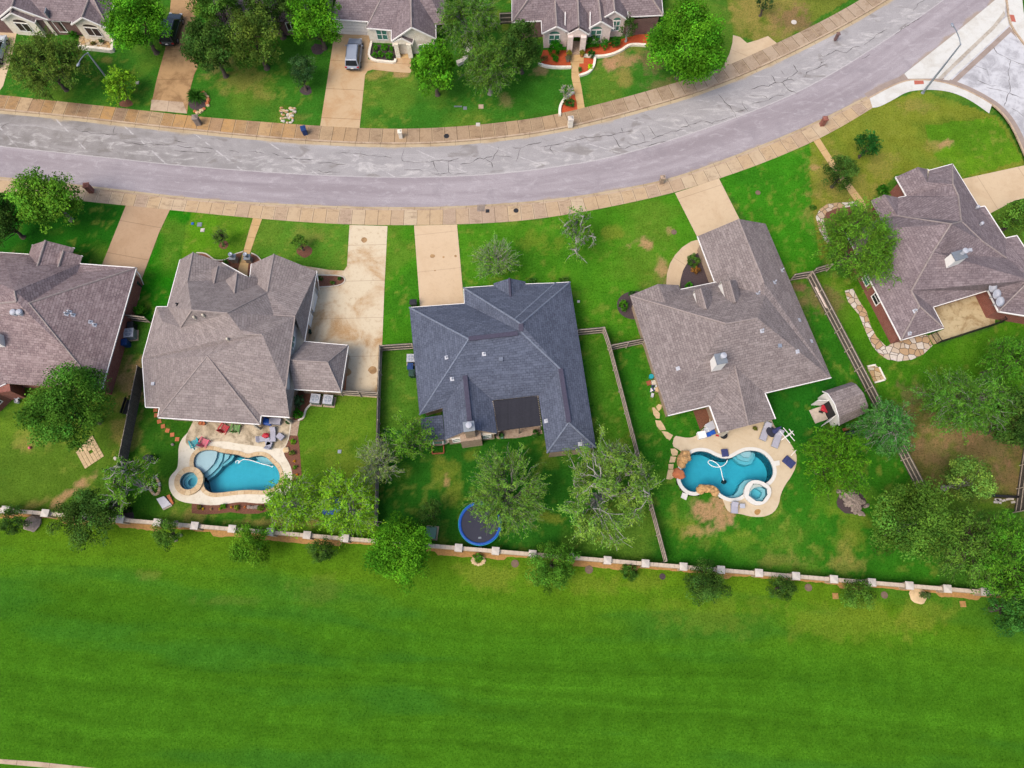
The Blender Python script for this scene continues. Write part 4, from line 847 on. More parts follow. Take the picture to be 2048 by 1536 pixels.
ledge1 = PS(PF([(640, 590), (622, 545), (625, 505), (640, 470), (676, 436), (740, 420), (815, 424), (822, 445), (815, 490), (792, 540), (745, 590), (704, 620)]))
st1 = PS(PF([(815, 424), (866, 448), (855, 505), (820, 565), (772, 615), (716, 655), (700, 640), (704, 620), (745, 590), (792, 540), (815, 490), (822, 445)]))
st2 = PS(PF([(866, 448), (880, 452), (872, 510), (836, 575), (786, 628), (722, 672), (716, 655), (772, 615), (820, 565), (855, 505)]))
st3 = PS(PF([(880, 446), (925, 452), (905, 492), (858, 530), (872, 510)])); st4 = PS(PF([(925, 452), (955, 456), (930, 500), (890, 532), (842, 556), (858, 530), (905, 492)]))
seat = PS(PF([(1140, 478), (1205, 468), (1262, 486), (1300, 535), (1240, 540), (1180, 520)]))
for q in (ledge1, st1, st2, st3, st4, seat):
    pass
pf = pool('swimming_pool', 'free form swimming pool with grey tanning ledge and cream flagstone coping', poolF, None, None, M['coping_tan'], 0.42, None,
     [('ledge', ledge1, -0.22), ('step', st1, -0.5), ('step', st2, -0.8), ('step', st3, -0.5), ('step', st4, -0.8), ('seat', seat, -0.55)])
# raised round spa
mb = MB(); mb.lathe((spaFc.x, spaFc.y, 0), [(0.42, -0.55), (0.90, -0.55), (0.90, 0.28)], 32, 0, cap=False); mb.f = [f[::-1] for f in mb.f]
mb.lathe((spaFc.x, spaFc.y, 0), [(0.5, -0.55), (0.5, -0.85), (0.01, -0.85)], 24, 0, cap=False); mb.lathe((spaFc.x, spaFc.y, 0), [(0.74, -0.55), (0.74, -0.3), (0.9, -0.3)], 32, 0, cap=False)
mb.build('spa_basin', M['plaster'], pf)
mb = MB(); mb.lathe((spaFc.x, spaFc.y, 0), [(1.46, -0.1), (1.46, 0.30), (0.90, 0.30), (0.90, 0.1)], 40)
n_ = 40
mb.uvx = {k: [(j * 0.23, 0.1), ((j + 1) * 0.23, 0.1), ((j + 1) * 0.23, 0.6), (j * 0.23, 0.6)] for k in range(120) for j in [k % 40]}
mb.f = mb.f[:120]; mb.mi = mb.mi[:120]; mb.build('spa_wall', M['coping_tan'], pf)
def water(loop, z, depth, label=None):
    l = offset_loop(loop if area(loop) > 0 else loop[::-1], -0.015); mb = MB(); mb.prism(l, -depth + 0.02, z, bottom=True); o = struct(mb.build('water', M['water'])); return o
water(poolF, -0.07, 1.56); water(spaF, 0.2, 0.9)
fo = smooth_loop(PS(DECK_F), 2); fin = offset_loop(poolF if area(poolF) > 0 else poolF[::-1], 0.36)
def deck(name, outer, inner, mat, z=0.06, extra=None):
    mb = MB(); o = zed(outer, z); i = zed(inner, z); mb.flat([o, i] + ([zed(extra, z)] if extra else [])); mb.skirt(o, -0.15, flip=area(o) > 0); return struct(mb.build(name, mat))
spa_hole = [spaFc + Vector((math.cos(t), math.sin(t), 0)) * 1.30 for t in np.linspace(0, 2 * math.pi, 25)[:-1]]
# one hole: pool outline merged with the spa circle
from mathutils.geometry import delaunay_2d_cdt
def sheet_minus(outer, holes, z, mb):
    """triangulate outer minus (overlapping) holes"""
    vs = []; es = []
    for l in [outer] + holes:
        b = len(vs); vs += [Vector((p[0], p[1])) for p in l]; es += [(b + i, b + (i + 1) % len(l)) for i in range(len(l))]
    r = delaunay_2d_cdt(vs, es, [], 1, 1e-5)
    V, F = r[0], r[2]
    c = np.array([[sum(V[i][0] for i in f) / len(f), sum(V[i][1] for i in f) / len(f)] for f in F])
    ok = inpoly(c[:, 0], c[:, 1], [(p[0], p[1]) for p in outer])
    for h in holes: ok &= ~inpoly(c[:, 0], c[:, 1], [(p[0], p[1]) for p in h])
    fs = []
    for k, f in enumerate(F):
        if ok[k]:
            a, b, d = (Vector(V[f[0]]), Vector(V[f[1]]), Vector(V[f[2]])); fs.append(tuple(f) if (b - a).cross(d - a) > 0 else tuple(f)[::-1])
    mb.add([Vector((p[0], p[1], z)) for p in V], fs)
mb = MB(); sheet_minus(fo, [fin, spa_hole], 0.06, mb); mb.skirt(zed(fo, 0.06), -0.15, flip=area(fo) > 0); struct(mb.build('pool_deck', M['deck_F']))
struct(MB().flat([smooth_loop(PS(PF([(640, 150), (560, 310), (560, 380), (620, 400), (740, 360), (900, 350), (1000, 372), (1180, 395), (1290, 410), (1395, 415), (1425, 360), (1440, 290), (1455, 150), (1000, 110)]), 0.064), 1)]).build('pool_deck', M['deck_stain']))

lh1 = PS(crop([(925, 528), (960, 490), (1010, 470), (1060, 465), (1110, 475), (1100, 530), (1075, 575), (1030, 588), (975, 572)], 1240, 780, 4))
lh2 = PS(crop([(945, 515), (970, 492), (1010, 475), (1060, 470), (1090, 478), (1078, 525), (1045, 560), (1000, 555), (962, 540)], 1240, 780, 4))
lh3 = PS(crop([(970, 505), (1000, 478), (1050, 475), (1062, 505), (1040, 535), (1000, 530)], 1240, 780, 4))
lb = PS(crop([(1120, 722), (1060, 705), (1010, 715), (975, 750), (955, 800), (925, 835), (870, 845), (810, 830), (800, 850), (870, 875), (930, 872), (1000, 840), (1030, 790)], 1240, 780, 4))
ph = pool('swimming_pool', 'kidney shaped blue swimming pool with white coping and orange boulders', poolH, None, None, M['coping_white'], 0.36, None,
     [('step', lh1, -1.0), ('step', lh2, -0.7), ('step', lh3, -0.4), ('seat', lb, -0.6)], 1.75)
mb = MB(); L = spaH if area(spaH) > 0 else spaH[::-1]
mb.flat([zed(L, -0.85)]); mb.skirt(zed(L, -0.85), 1.1, flip=True)
inn = offset_loop(L, -0.34); sm_ = smooth_loop(inn, 1)
sheet_minus([Vector((p.x, p.y)) for p in L], [[Vector((p.x, p.y)) for p in sm_]], -0.3, mb); mb.skirt(zed(sm_, -0.85), 0.55, flip=True)
mb.build('spa_basin', M['plaster'], ph)
mb = MB(); so_ = smooth_loop(spaHo, 1); si_ = smooth_loop(L, 1)
sheet_minus([Vector((p.x, p.y)) for p in so_], [[Vector((p.x, p.y)) for p in L]], 0.32, mb); so_ = so_ if area(so_) > 0 else so_[::-1]
mb.skirt(zed(so_, -0.1), 0.42); mb.skirt(zed(L, 0.1), 0.22, flip=True); mb.build('spa_wall', M['coping_white'], ph)
water(poolH, -0.07, 1.76); water(spaH, 0.22, 0.9)
ho = smooth_loop(PS(DECK_H), 1); hin = offset_loop(poolH if area(poolH) > 0 else poolH[::-1], 0.3)
mb = MB(); sheet_minus(ho, [hin, smooth_loop(offset_loop(so_, -0.1), 0)], 0.06, mb); mb.skirt(zed(ho, 0.06), -0.15, flip=area(ho) > 0); struct(mb.build('pool_deck', M['deck_H']))
# ------------------------------------------------------------------ houses
def line_dist(p, a, b):
    d = (b - a); d = Vector((d.x, d.y)); q = Vector((p.x - a.x, p.y - a.y)); return abs(d.x * q.y - d.y * q.x) / max(d.length, 1e-6)
def roof_verts(V, e, slope):
    W = {}
    for k, s in V.items():
        if len(s) == 2: W[k] = P(s[0], s[1], e)
        elif not isinstance(s[2], str): W[k] = P(s[0], s[1], s[2])
    for k, s in V.items():
        if len(s) > 2 and isinstance(s[2], str):
            a, b = (W[q] for q in s[2].split('-')); sl = s[3] if len(s) > 3 else slope
            base = (a.z + b.z) / 2; best = None
            for z in np.arange(base, base + 9, 0.04):
                p = P(s[0], s[1], z); v = abs(z - base - sl * line_dist(p, a, b))
                if best is None or v < best[0]: best = (v, z)
            W[k] = P(s[0], s[1], best[1])
    return W
def house(name, label, V, faces, outline, roofmat, wallmat, e=2.6, slope=0.6, caps=(), capmat=None, capw=0.13, vents=(), gutters=None, gutmat=None, walls=True, inset=0.45, gables=(), rakes=(), gw=0.11):
    Wv = roof_verts(V, e, slope); c = sum((Wv[k] for k in outline), Vector()) / len(outline); c.z = 0
    t = thing(name, label, 'house', c)
    mb = MB()
    for f in faces:
        pts = [Wv[k] for k in f]; vs, fs = tri([pts]); mb.add(pts, fs)
    rf = mb.build('roof', roofmat, t)
    mb = MB(); ol = [Wv[k] for k in outline]
    sof = [Vector((p.x, p.y, e - 0.14)) for p in offset_loop(ol, -0.03)]; vs, fs = tri([sof]); mb.add(vs, [f[::-1] for f in fs]); mb.build('soffit', M['cream'], t)
    mb = MB(); n = len(outline); skip = set(gutters or ())
    for i in range(n):
        if (outline[i], outline[(i + 1) % n]) in skip: continue
        a, b = ol[i], ol[(i + 1) % n]; dz = Vector((0, 0, -0.06)); MB().bar(a + dz, b + dz, gw, 0.14).build('gutter', gutmat or M['white'], rf)
    for a, b in caps: MB().tube([Wv[a] + Vector((0, 0, .0)), Wv[b] + Vector((0, 0, .0))], capw, 6).build('ridge_cap', capmat or M['cap_brown'], rf)
    for a, b in vents:
        mb = MB(); mb.bar(Wv[a] + Vector((0, 0, 0.08)), Wv[b] + Vector((0, 0, 0.08)), 0.46, 0.12); mb.build('ridge_vent', M['vent_brown'], rf)
    if walls:
        wl = offset_loop([Vector((p.x, p.y, 0)) for p in ol], -inset); mb = MB(); mb.prism(wl, -0.1, e - 0.13, top=False); mb.build('wall', wallmat, t)
    for l, a, r in gables:
        cc = (Wv[l] + Wv[r]) / 2; d = Vector((c.x - cc.x, c.y - cc.y, 0)); u = (Wv[r] - Wv[l]); u.z = 0; u.normalize(); nrm = Vector((-u.y, u.x, 0))
        if nrm.dot(d) < 0: nrm = -nrm
        sh = nrm * 0.35 + Vector((0, 0, -0.1)); pts = [Wv[l] + sh + Vector((0, 0, -.05)), Wv[r] + sh + Vector((0, 0, -.05)), Wv[a] + sh]
        MB().add(pts, [(0, 1, 2)]).build('gable_wall', wallmat, t)
    return t, rf, Wv
def wall_edge(outline, W, k1, k2, inset=0.45):
    wl = offset_loop([Vector((W[k].x, W[k].y, 0)) for k in outline], -inset); return wl[outline.index(k1)], wl[outline.index(k2)]
G_OUT = ['a', 'b', 'tl', 'f1', 'f2', 's1', 'tr', 'br', 'bl2', 'i2', 'i1', 'mr', 'ml', 'lv', 'bl']
I_OUT = ['a', 'ar', 'b', 'c', 'd', 'd2', 'e1', 'e2', 'f', 'f2', 'g', 'h', 'i', 'j', 'k', 'l', 'm', 'n', 'nr', 'o']
def roof_plane_z(W, keys, x, y):
    a, b, c = (W[k] for k in keys); n = (b - a).cross(c - a); return a.z - (n.x * (x - a.x) + n.y * (y - a.y)) / n.z
def hit(rf, px, py):
    """where the photograph ray meets this roof"""
    o = Vector((0, 0, CAMH)); d = (P(px, py, 0) - o).normalized()
    off = Vector((0, 0, 0)); p = rf
    while p is not None: off += p.location; p = p.parent
    ok, loc, nrm, _ = rf.ray_cast(o - off, d)
    return (loc + off, nrm) if ok else (P(px, py, 4.0), Vector((0, 0, 1)))
def pipe(rf, px, py, h=0.45, r=0.07, mat=None, flash=True):
    p, n = hit(rf, px, py); mb = MB(); mb.tube([p - Vector((0, 0, .1)), p + Vector((0, 0, h))], r, 8)
    if flash:
        x = Vector((0, 0, 1)).cross(n); x = x.normalized() if x.length > .01 else Vector((1, 0, 0)); y = n.cross(x); q = p + n * 0.015
        mb.add([q - x * .2 - y * .2, q + x * .2 - y * .2, q + x * .2 + y * .2, q - x * .2 + y * .2], [(0, 1, 2, 3)])
    mb.build('vent_pipe', mat or M['lead'], rf)
def turbine(rf, px, py, r=0.2, mat=None):
    p, n = hit(rf, px, py); mb = MB(); mb.lathe(p, [(r * .7, -.15), (r * .7, .2), (r, .25), (r * 1.05, .4), (r * .8, .52), (0.01, .58)], 12); mb.build('roof_vent', mat or M['lead'], rf)
def boxvent(rf, px, py, s=0.35, mat=None):
    p, n = hit(rf, px, py); MB().box(p + Vector((0, 0, .08)), (s, s, .22)).build('box_vent', mat or M['dark'], rf)
def wallwin(t, A, B, t0, t1, z0, z1, glass=None, frame=None, cols=2, rows=1, arch=False, out=0.02, name='window', world=False):
    """window on the wall that runs over ground points A->B (pixels); proud side faces away from A->B's left"""
    a = Vector(A) if world else P(*A); b = Vector(B) if world else P(*B); u = (b - a); L = u.length; u = u / L; nrm = Vector((u.y, -u.x, 0))
    q = lambda s, z, o: a + u * s + Vector((0, 0, z)) + nrm * o
    s0, s1 = t0 * L, t1 * L; fw = 0.09
    mb = MB(); z = z1
    for (x0, y0, x1, y1) in [(s0, z0, s1, z0 + fw), (s0, z1 - fw, s1, z1), (s0, z0 + fw, s0 + fw, z1 - fw), (s1 - fw, z0 + fw, s1, z1 - fw)] + [(s0 + (s1 - s0) * k / cols - fw / 2, z0 + fw, s0 + (s1 - s0) * k / cols + fw / 2, z1 - fw) for k in range(1, cols)] + [(s0 + fw, z0 + (z1 - z0) * k / rows - .02, s1 - fw, z0 + (z1 - z0) * k / rows + .02) for k in range(1, rows)]:
        p0, p1 = q(x0, (y0 + y1) / 2, out + .03), q(x1, (y0 + y1) / 2, out + .03); mb.bar(p0, p1, 0.07, y1 - y0)
    f = mb.build(name, frame or M['white'], t)
    pts = [q(s0 + .02, z0 + .02, out + .02), q(s1 - .02, z0 + .02, out + .02), q(s1 - .02, z1 - .02, out + .02), q(s0 + .02, z1 - .02, out + .02)]
    mb = MB(); mb.poly(pts)
    if arch:
        mid = (s0 + s1) / 2; hw = (s1 - s0) / 2 - .05; zz = z1 + .1
        fan = [q(mid + hw * math.cos(x), zz + .38 * math.sin(x), out + .02) for x in np.linspace(0, math.pi, 11)]; mb.poly(fan)
    mb.build('pane', glass or M['screen'], f)
    return f
def front_gable(t, rf_mat, wallmat, L, R_, e, slope, back, over=0.3, wall_base=None, trim=True, z_wall=True, inset=0.3):
    """small gabled roof facing the camera; L, R_ eave feet (world), runs 'back' metres to the rear"""
    u = (R_ - L); w = u.length; u = u / w; nb = Vector((-u.y, u.x, 0)); nb = nb if nb.y > 0 else -nb
    ap = (L + R_) / 2 + Vector((0, 0, slope * w / 2)); mb = MB()
    mb.poly([L, ap, ap + nb * back, L + nb * back][::-1]); mb.poly([R_, R_ + nb * back, ap + nb * back, ap][::-1])
    rf = mb.build('gable_roof', rf_mat, t)
    mb = MB(); mb.tube([ap + Vector((0, 0, .02)), ap + nb * back + Vector((0, 0, .02))], 0.12, 6); mb.build('ridge_cap', M['cap_brown'], rf)
    if trim:
        mb = MB(); dz = Vector((0, 0, -.05)); mb.bar(L + dz, ap + dz, .1, .16); mb.bar(ap + dz, R_ + dz, .1, .16); mb.bar(L + dz, L + nb * min(back, 4) + dz, .1, .13); mb.bar(R_ + dz, R_ + nb * min(back, 4) + dz, .1, .13); mb.build('rake_trim', M['white'], rf)
    if z_wall:
        a = L + nb * over + u * inset; b = R_ + nb * over - u * inset; zz = e - slope * 0 ; mb = MB()
        top = ap + nb * over - Vector((0, 0, .12)); sl = slope * inset
        mb.poly([Vector((a.x, a.y, -.1)), Vector((b.x, b.y, -.1)), Vector((b.x, b.y, L.z + sl - .12)), top, Vector((a.x, a.y, L.z + sl - .12))])
        for p in (a, b):
            q = p + nb * (back * .8); mb.poly([Vector((p.x, p.y, -.1)), Vector((q.x, q.y, -.1)), Vector((q.x, q.y, L.z)), Vector((p.x, p.y, L.z + sl - .13))])
        mb.build('gable_wall', wallmat, t)
        return rf, a, b
    return rf, None, None

# --- dark roofed house in the middle
G = dict(a=(818.8, 615), b=(929, 607), tl=(927.5, 575.5), f1=(987, 571.5), f2=(1051, 568), s1=(1111, 566), tr=(1140, 564), br=(1192, 895), bl2=(1093.8, 906), i2=(1077, 791), i1=(986, 800.5), mr=(994, 867), ml=(890, 880), lv=(885, 816), bl=(839, 830),
         R1=(937.5, 678, 'a-b'), R2=(1036, 667, 'a-b'), J=(1042, 663, 'a-b', 0.6), P2=(1042, 648, 'tl-tr'), K1=(1029, 639, 'tl-tr'), RW1=(1121, 738, 'tr-br'), RW2=(1137.5, 845, 'tr-br'),
         MW1=(930, 752, 'mr-i1'), MW2=(941, 858, 'mr-i1'), bay=(1018.8, 556, 4.3), bayb=(1023, 592, 4.3))
gh, grf, GW = house('slate_roofed_house', 'house with dark slate grey shingle roof in the middle of the row', G,
    [('a', 'b', 'J', 'R2', 'R1'), ('tl', 'b', 'J', 'P2', 'K1'), ('tl', 'f1', 'f2', 's1', 'K1'), ('s1', 'tr', 'P2', 'K1'), ('tr', 'br', 'RW2', 'RW1', 'J', 'P2'), ('R1', 'bl', 'lv', 'MW1', 'i1', 'i2', 'RW1', 'J', 'R2'), ('a', 'R1', 'bl'),
     ('RW1', 'RW2', 'bl2', 'i2'), ('RW2', 'bl2', 'br'), ('MW1', 'MW2', 'ml', 'lv'), ('MW1', 'i1', 'mr', 'MW2')],
    ['a', 'b', 'tl', 'f1', 'f2', 's1', 'tr', 'br', 'bl2', 'i2', 'i1', 'mr', 'ml', 'lv', 'bl'], M['roof_dark'], M['brick_tan'], e=2.6, slope=0.55,
    caps=(('a', 'R1'), ('R1', 'bl'), ('tl', 'K1'), ('K1', 'P2'), ('tr', 'P2'), ('J', 'RW1'), ('bl2', 'RW2'), ('br', 'RW2'), ('s1', 'K1')), capmat=M['cap_dark'], capw=0.1,
    vents=(('R1', 'R2'), ('RW1', 'RW2'), ('MW1', 'MW2'), ('J', 'P2')), gutters=(('a', 'bl'), ('tr', 'br'), ('i2', 'i1'), ('i1', 'mr'), ('mr', 'ml'), ('ml', 'lv'), ('lv', 'bl'), ('bl', 'a'), ('br', 'bl2'), ('bl2', 'i2'), ('f1', 'f2')), gw=0.09)
front_gable(gh, M['roof_dark'], M['brick_tan'], GW['f2'] + Vector((0, .3, .0)), GW['f1'] + Vector((0, .3, .0)), 2.6, 0.55, -3.2, trim=False, z_wall=False)
for o in [c for c in gh.children if c.name.startswith('gable_roof')]:
    for c in o.children: c.data.materials[0] = M['vent_brown']
# rear gable wall with windows and the brick chimney breast
ga, gb = P(893, 891, 0), P(991, 877, 0)
mb = MB(); mb.box(P(944, 888, 0) + Vector((0, .15, 1.35)), (2.1, 0.9, 2.9), rz=0.14); ch = mb.build('chimney_breast', M['brick_tan'], gh)
mb = MB(); pc = P(944, 888, 0) + Vector((0, 0.4, 0)); mb.box(pc + Vector((0, 0, 3.9)), (0.95, 0.85, 3.4), rz=0.14); chs = mb.build('chimney', M['brick_tan'], grf)
mb = MB(); mb.box(pc + Vector((0, 0, 5.66)), (1.1, 1.0, .12), rz=.14); mb.build('chimney_cover', M['galv'], chs)
mb = MB(); mb.lathe(pc + Vector((0, 0, 5.7)), [(.2, 0), (.2, .4), (.3, .42), (.3, .55), (.05, .62)], 14); mb.build('chimney_cap', M['lead'], chs)
wa = P(893, 893, 0); wb = P(991, 880, 0)
def flush_wall(t, W, k1, k2, d, mat, ap=None):
    a, b = W[k1].copy(), W[k2].copy(); u = (b - a); u.z = 0; u.normalize(); n = Vector((u.y, -u.x, 0)); a, b = a - n * d + u * .3, b - n * d - u * .3
    pts = [Vector((a.x, a.y, -.1)), Vector((b.x, b.y, -.1)), b + Vector((0, 0, -.12))] + ([W[ap] - n * d + Vector((0, 0, -.15))] if ap else []) + [a + Vector((0, 0, -.12))]
    MB().poly(pts).build('rear_wall', mat, t); return Vector((a.x, a.y, 0)), Vector((b.x, b.y, 0))
gl_ = flush_wall(gh, GW, 'ml', 'mr', .1, M['brick_tan'], 'MW2'); flush_wall(gh, GW, 'bl2', 'br', .08, M['brick_tan'])
wallwin(gh, gl_[0], gl_[1], 0.08, 0.27, .9, 2.3, M['glass'], cols=1, rows=2, world=True); wallwin(gh, gl_[0], gl_[1], 0.75, 0.94, .9, 2.3, M['glass'], cols=1, rows=2, world=True)
mb = MB(); an = [P(841, 836, 2.3), P(884.5, 830, 2.3), P(890, 879, 2.1), P(845, 881, 2.1)]; mb.poly(an); mb.build('lean_to_roof', M['roof_dark'], gh)
mb = MB(); mb.prism(offset_loop([Vector((p.x, p.y, 0)) for p in an], -.25), -.1, 2.05, top=False); mb.build('lean_to_wall', M['brick_tan'], gh)
mb = MB(); cv = [P(986.5, 802, 2.75), P(1074, 792, 2.75), P(1081.5, 851, 2.45), P(996, 862, 2.45)]; mb.poly(cv); mb.skirt(cv, -.08)
pc_ = mb.build('patio_cover', M['shadecloth'], gh)
mb = MB()
for k in range(18):
    p = cv[0].lerp(cv[3], k / 17); q = cv[1].lerp(cv[2], k / 17); d = (q - p).normalized()
    mb.bar(p - d * .12 - Vector((0, 0, .12)), p + d * .25 - Vector((0, 0, .12)), .05, .1); mb.bar(q - d * .25 - Vector((0, 0, .12)), q + d * .12 - Vector((0, 0, .12)), .05, .1)
mb.build('rafter', M['wood_rail'], gh)
for p in (cv[2], cv[3], cv[2].lerp(cv[3], .5)):
    MB().box((p.x, p.y + .1, 1.15), (.12, .12, 2.5)).build('patio_post', M['wood'], gh)
for a in ((893, 715), (968, 708)): pipe(grf, *a)
pipe(grf, 904, 758); boxvent(grf, 1002, 719, .4, M['cap_dark']); pipe(grf, 1092, 842, .3, .05); pipe(grf, 1160, 888, .3, .05)

# --- taupe two storey house with the pool
Fv = dict(g1=(386, 504.6, 'wl-wl2'), wl=(360, 519.5), wl2=(334.8, 613.5), gr=(444.8, 525.7), k1=(374.8, 562.8, 'wl-wl2'), fm=(499.5, 556), rl=(502.7, 528), ra=(548, 508, 'rl-fm'), rr=(633.4, 542.5), ra2=(534.4, 585, 'rl-fm'), r2=(608.6, 683),
          TL=(313, 613.5), L2=(284.5, 718.6), bl=(291, 814), bl2=(319, 815), c1=(315.5, 835, 2.6), c2=(519.6, 848.5, 2.6), c3=(522, 831), br=(579, 835), brw=(588.8, 779),
          M1=(383.5, 620, 'bl-br', .5), M2=(455, 626, 'bl-br', .5), hv=(361, 655, 'wl2-wl'), tlr=(325, 643, 'TL-L2'), apx=(414.4, 712, 'bl-br', .5))
Fv['U1'] = (487.4, 668, 'bl-br', .5); Fv['U2'] = (524.5, 669, 'bl-br', .5); Fv['ue1'] = (547, 630, 4.8); Fv['ue2'] = (590, 633, 4.8); Fv['ue3'] = (571.5, 779, 4.3); Fv['uv'] = (481, 660, 'bl-br', .5); Fv['b5'] = (573, 833, 2.62)
fh, frf, FW = house('taupe_roofed_house', 'large house with taupe shingle roof, pyramid porch hip and swimming pool behind', Fv,
    [('wl', 'g1', 'k1', 'M1', 'hv', 'wl2'), ('g1', 'gr', 'k1'), ('k1', 'gr', 'fm', 'ra2', 'M2', 'M1'), ('rl', 'ra', 'ra2', 'fm'), ('ra', 'rr', 'r2', 'ue2', 'ue1', 'uv', 'M2', 'ra2'),
     ('TL', 'wl2', 'hv', 'tlr'), ('TL', 'tlr', 'L2'), ('L2', 'tlr', 'hv', 'M1', 'M2', 'uv', 'U1', 'U2', 'ue3', 'b5', 'c3', 'apx', 'bl2', 'bl'), ('apx', 'c1', 'c2'), ('apx', 'bl2', 'c1'), ('apx', 'c2', 'c3'), ('ue1', 'ue2', 'U2', 'U1', 'uv'), ('ue2', 'ue3', 'U2'), ('b5', 'ue3', 'brw', 'br')],
    ['wl', 'gr', 'fm', 'rl', 'rr', 'r2', 'brw', 'br', 'c3', 'c2', 'c1', 'bl2', 'bl', 'L2', 'TL', 'wl2'], M['roof_taupe'], M['brick_tan'], e=2.6, slope=0.62,
    caps=(('M1', 'M2'), ('M1', 'hv'), ('ra', 'ra2'), ('apx', 'c1'), ('apx', 'c2'), ('U1', 'U2'), ('g1', 'k1'), ('M2', 'ra2')), capw=0.08, gutters=(('r2', 'brw'), ('brw', 'br')))
for ks in (('wl', 'g1', 'gr'), ('rl', 'ra', 'rr')):
    l, a, r = (FW[k] for k in ks); sh = Vector((0.0, -0.3, -0.12)); MB().add([l + sh, a + sh, r + sh], [(0, 1, 2)]).build('gable_wall', M['brick_tan'], fh)
# upper storey wall with its window, dormer gables, side wing
u1, u2 = FW['ue2'] + Vector((-.35, -.3, -.1)), FW['ue3'] + Vector((-.25, .2, -.1))
mb = MB(); mb.poly([Vector((u1.x, u1.y, 2.4)), Vector((u2.x, u2.y, 2.4)), u2, u1][::-1]); mb.build('upper_wall', M['white'], fh)
mb = MB(); mb.bar(FW['ue1'], FW['ue2'], .1, .14); mb.bar(FW['ue2'], FW['ue3'], .1, .14); mb.build('upper_gutter', M['cap_brown'], frf)
wallwin(fh, Vector((u2.x + .03, u2.y, 0)), Vector((u1.x + .03, u1.y, 0)), .62, .82, 3.1, 4.3, M['glass'], out=.03, world=True)
for ap, bk, hw in (((435.4, 531.9), (428, 567.7), 1.5), ((473.8, 546.7), (468.8, 587.5), 1.7)):
    bz, _ = hit(frf, *bk); A = P(ap[0], ap[1], bz.z); d = (bz - A); Lb = d.length; d.normalize(); u = Vector((d.y, -d.x, 0)); mb = MB(); s = 0.85
    Lf, Rf = A - u * hw - Vector((0, 0, hw * s)), A + u * hw - Vector((0, 0, hw * s)); mb.poly([Lf, A, A + d * (Lb + .4), Lf + d * (Lb + .4)]); mb.poly([A, Rf, Rf + d * (Lb + .4), A + d * (Lb + .4)])
    dr = mb.build('dormer_roof', M['roof_taupe'], frf); MB().add([Lf + d * .2, Rf + d * .2, A + d * .2 - Vector((0, 0, .08))], [(0, 1, 2)]).build('dormer_wall', M['white'], frf)
    MB().tube([A, bz], .08, 6).build('ridge_cap', M['cap_brown'], dr)
S = [P(608.6, 683, 2.5), P(696.5, 690.7, 2.5), P(681.6, 784, 2.5), P(589, 778.5, 2.5)]
sa, sb = P(655, 724, 4.2), P(577, 720, 4.2)
mb = MB()
for f in ((S[0], S[1], sa, sb), (S[1], S[2], sa), (S[2], S[3], sb, sa)): mb.poly(list(f)[::-1])
wr = mb.build('wing_roof', M['roof_taupe'], fh)
mb = MB(); [mb.bar(a + Vector((0, 0, -.06)), b + Vector((0, 0, -.06)), .11, .14) for a, b in zip(S[:3], S[1:])]; mb.build('gutter', M['white'], wr)
mb = MB(); mb.prism(offset_loop([Vector((p.x, p.y, 0)) for p in S], -.35), -.1, 2.4, top=False); mb.build('wing_wall', M['brick_tan'], fh)
[MB().tube([a, b], .07, 6).build('ridge_cap', M['cap_brown'], wr) for a, b in ((sa, S[1]), (sa, S[2]), (sa, sb))]
# side wall in front of the wide driveway: white garage doors
gA, gB = P(636.5, 583, 0), P(614, 683, 0)
mb = MB(); mb.poly([gA, gB, gB + Vector((0, 0, 2.45)), gA + Vector((0, 0, 2.45))][::-1]); mb.poly([gA, gB, gB + Vector((0, 0, 2.45)), gA + Vector((0, 0, 2.45))]); mb.build('garage_wall', M['garage'], fh)
for t0, t1 in ((.10, .42), (.5, .82)):
    a, b = gA.lerp(gB, t0) + Vector((.04, 0, 0)), gA.lerp(gB, t1) + Vector((.04, 0, 0)); MB().box(((a + b) / 2) + Vector((0, 0, 1.1)), (.06, (b - a).length, 2.15), rz=math.atan2((b - a).y, (b - a).x) + math.pi / 2).build('garage_door', M['garage'], fh)
for q, b in (((633, 563.5), (638.5, 581.5)),):
    MB().tube([P(633.5, 545, 2.5), P(636, 562, 2.2) , P(638.5, 580, .1)], .05, 6).build('downspout', M['white'], fh)
mb = MB(); [mb.box((P(x, y, 0).x, P(x, y, 0).y, 1.2), (.22, .22, 2.5)) for x, y in ((520, 858), (583, 846))]; mb.build('porch_post', M['cream'], fh)
for a in ((391, 637), (409, 633), (457, 680.5)): turbine(frf, *a, .13, M['cream'])
boxvent(frf, 307, 768, .32, M['lead']); pipe(frf, 355, 609, .35, .09, M['dark'])
mb = MB(); ba = PS([(688, 718), (695, 718), (690, 782), (683, 782)], 0.25); mb.flat([ba]); mb.skirt(ba, -.3, flip=area(ba) > 0); mb.build('brick_step', M['terra'], fh)

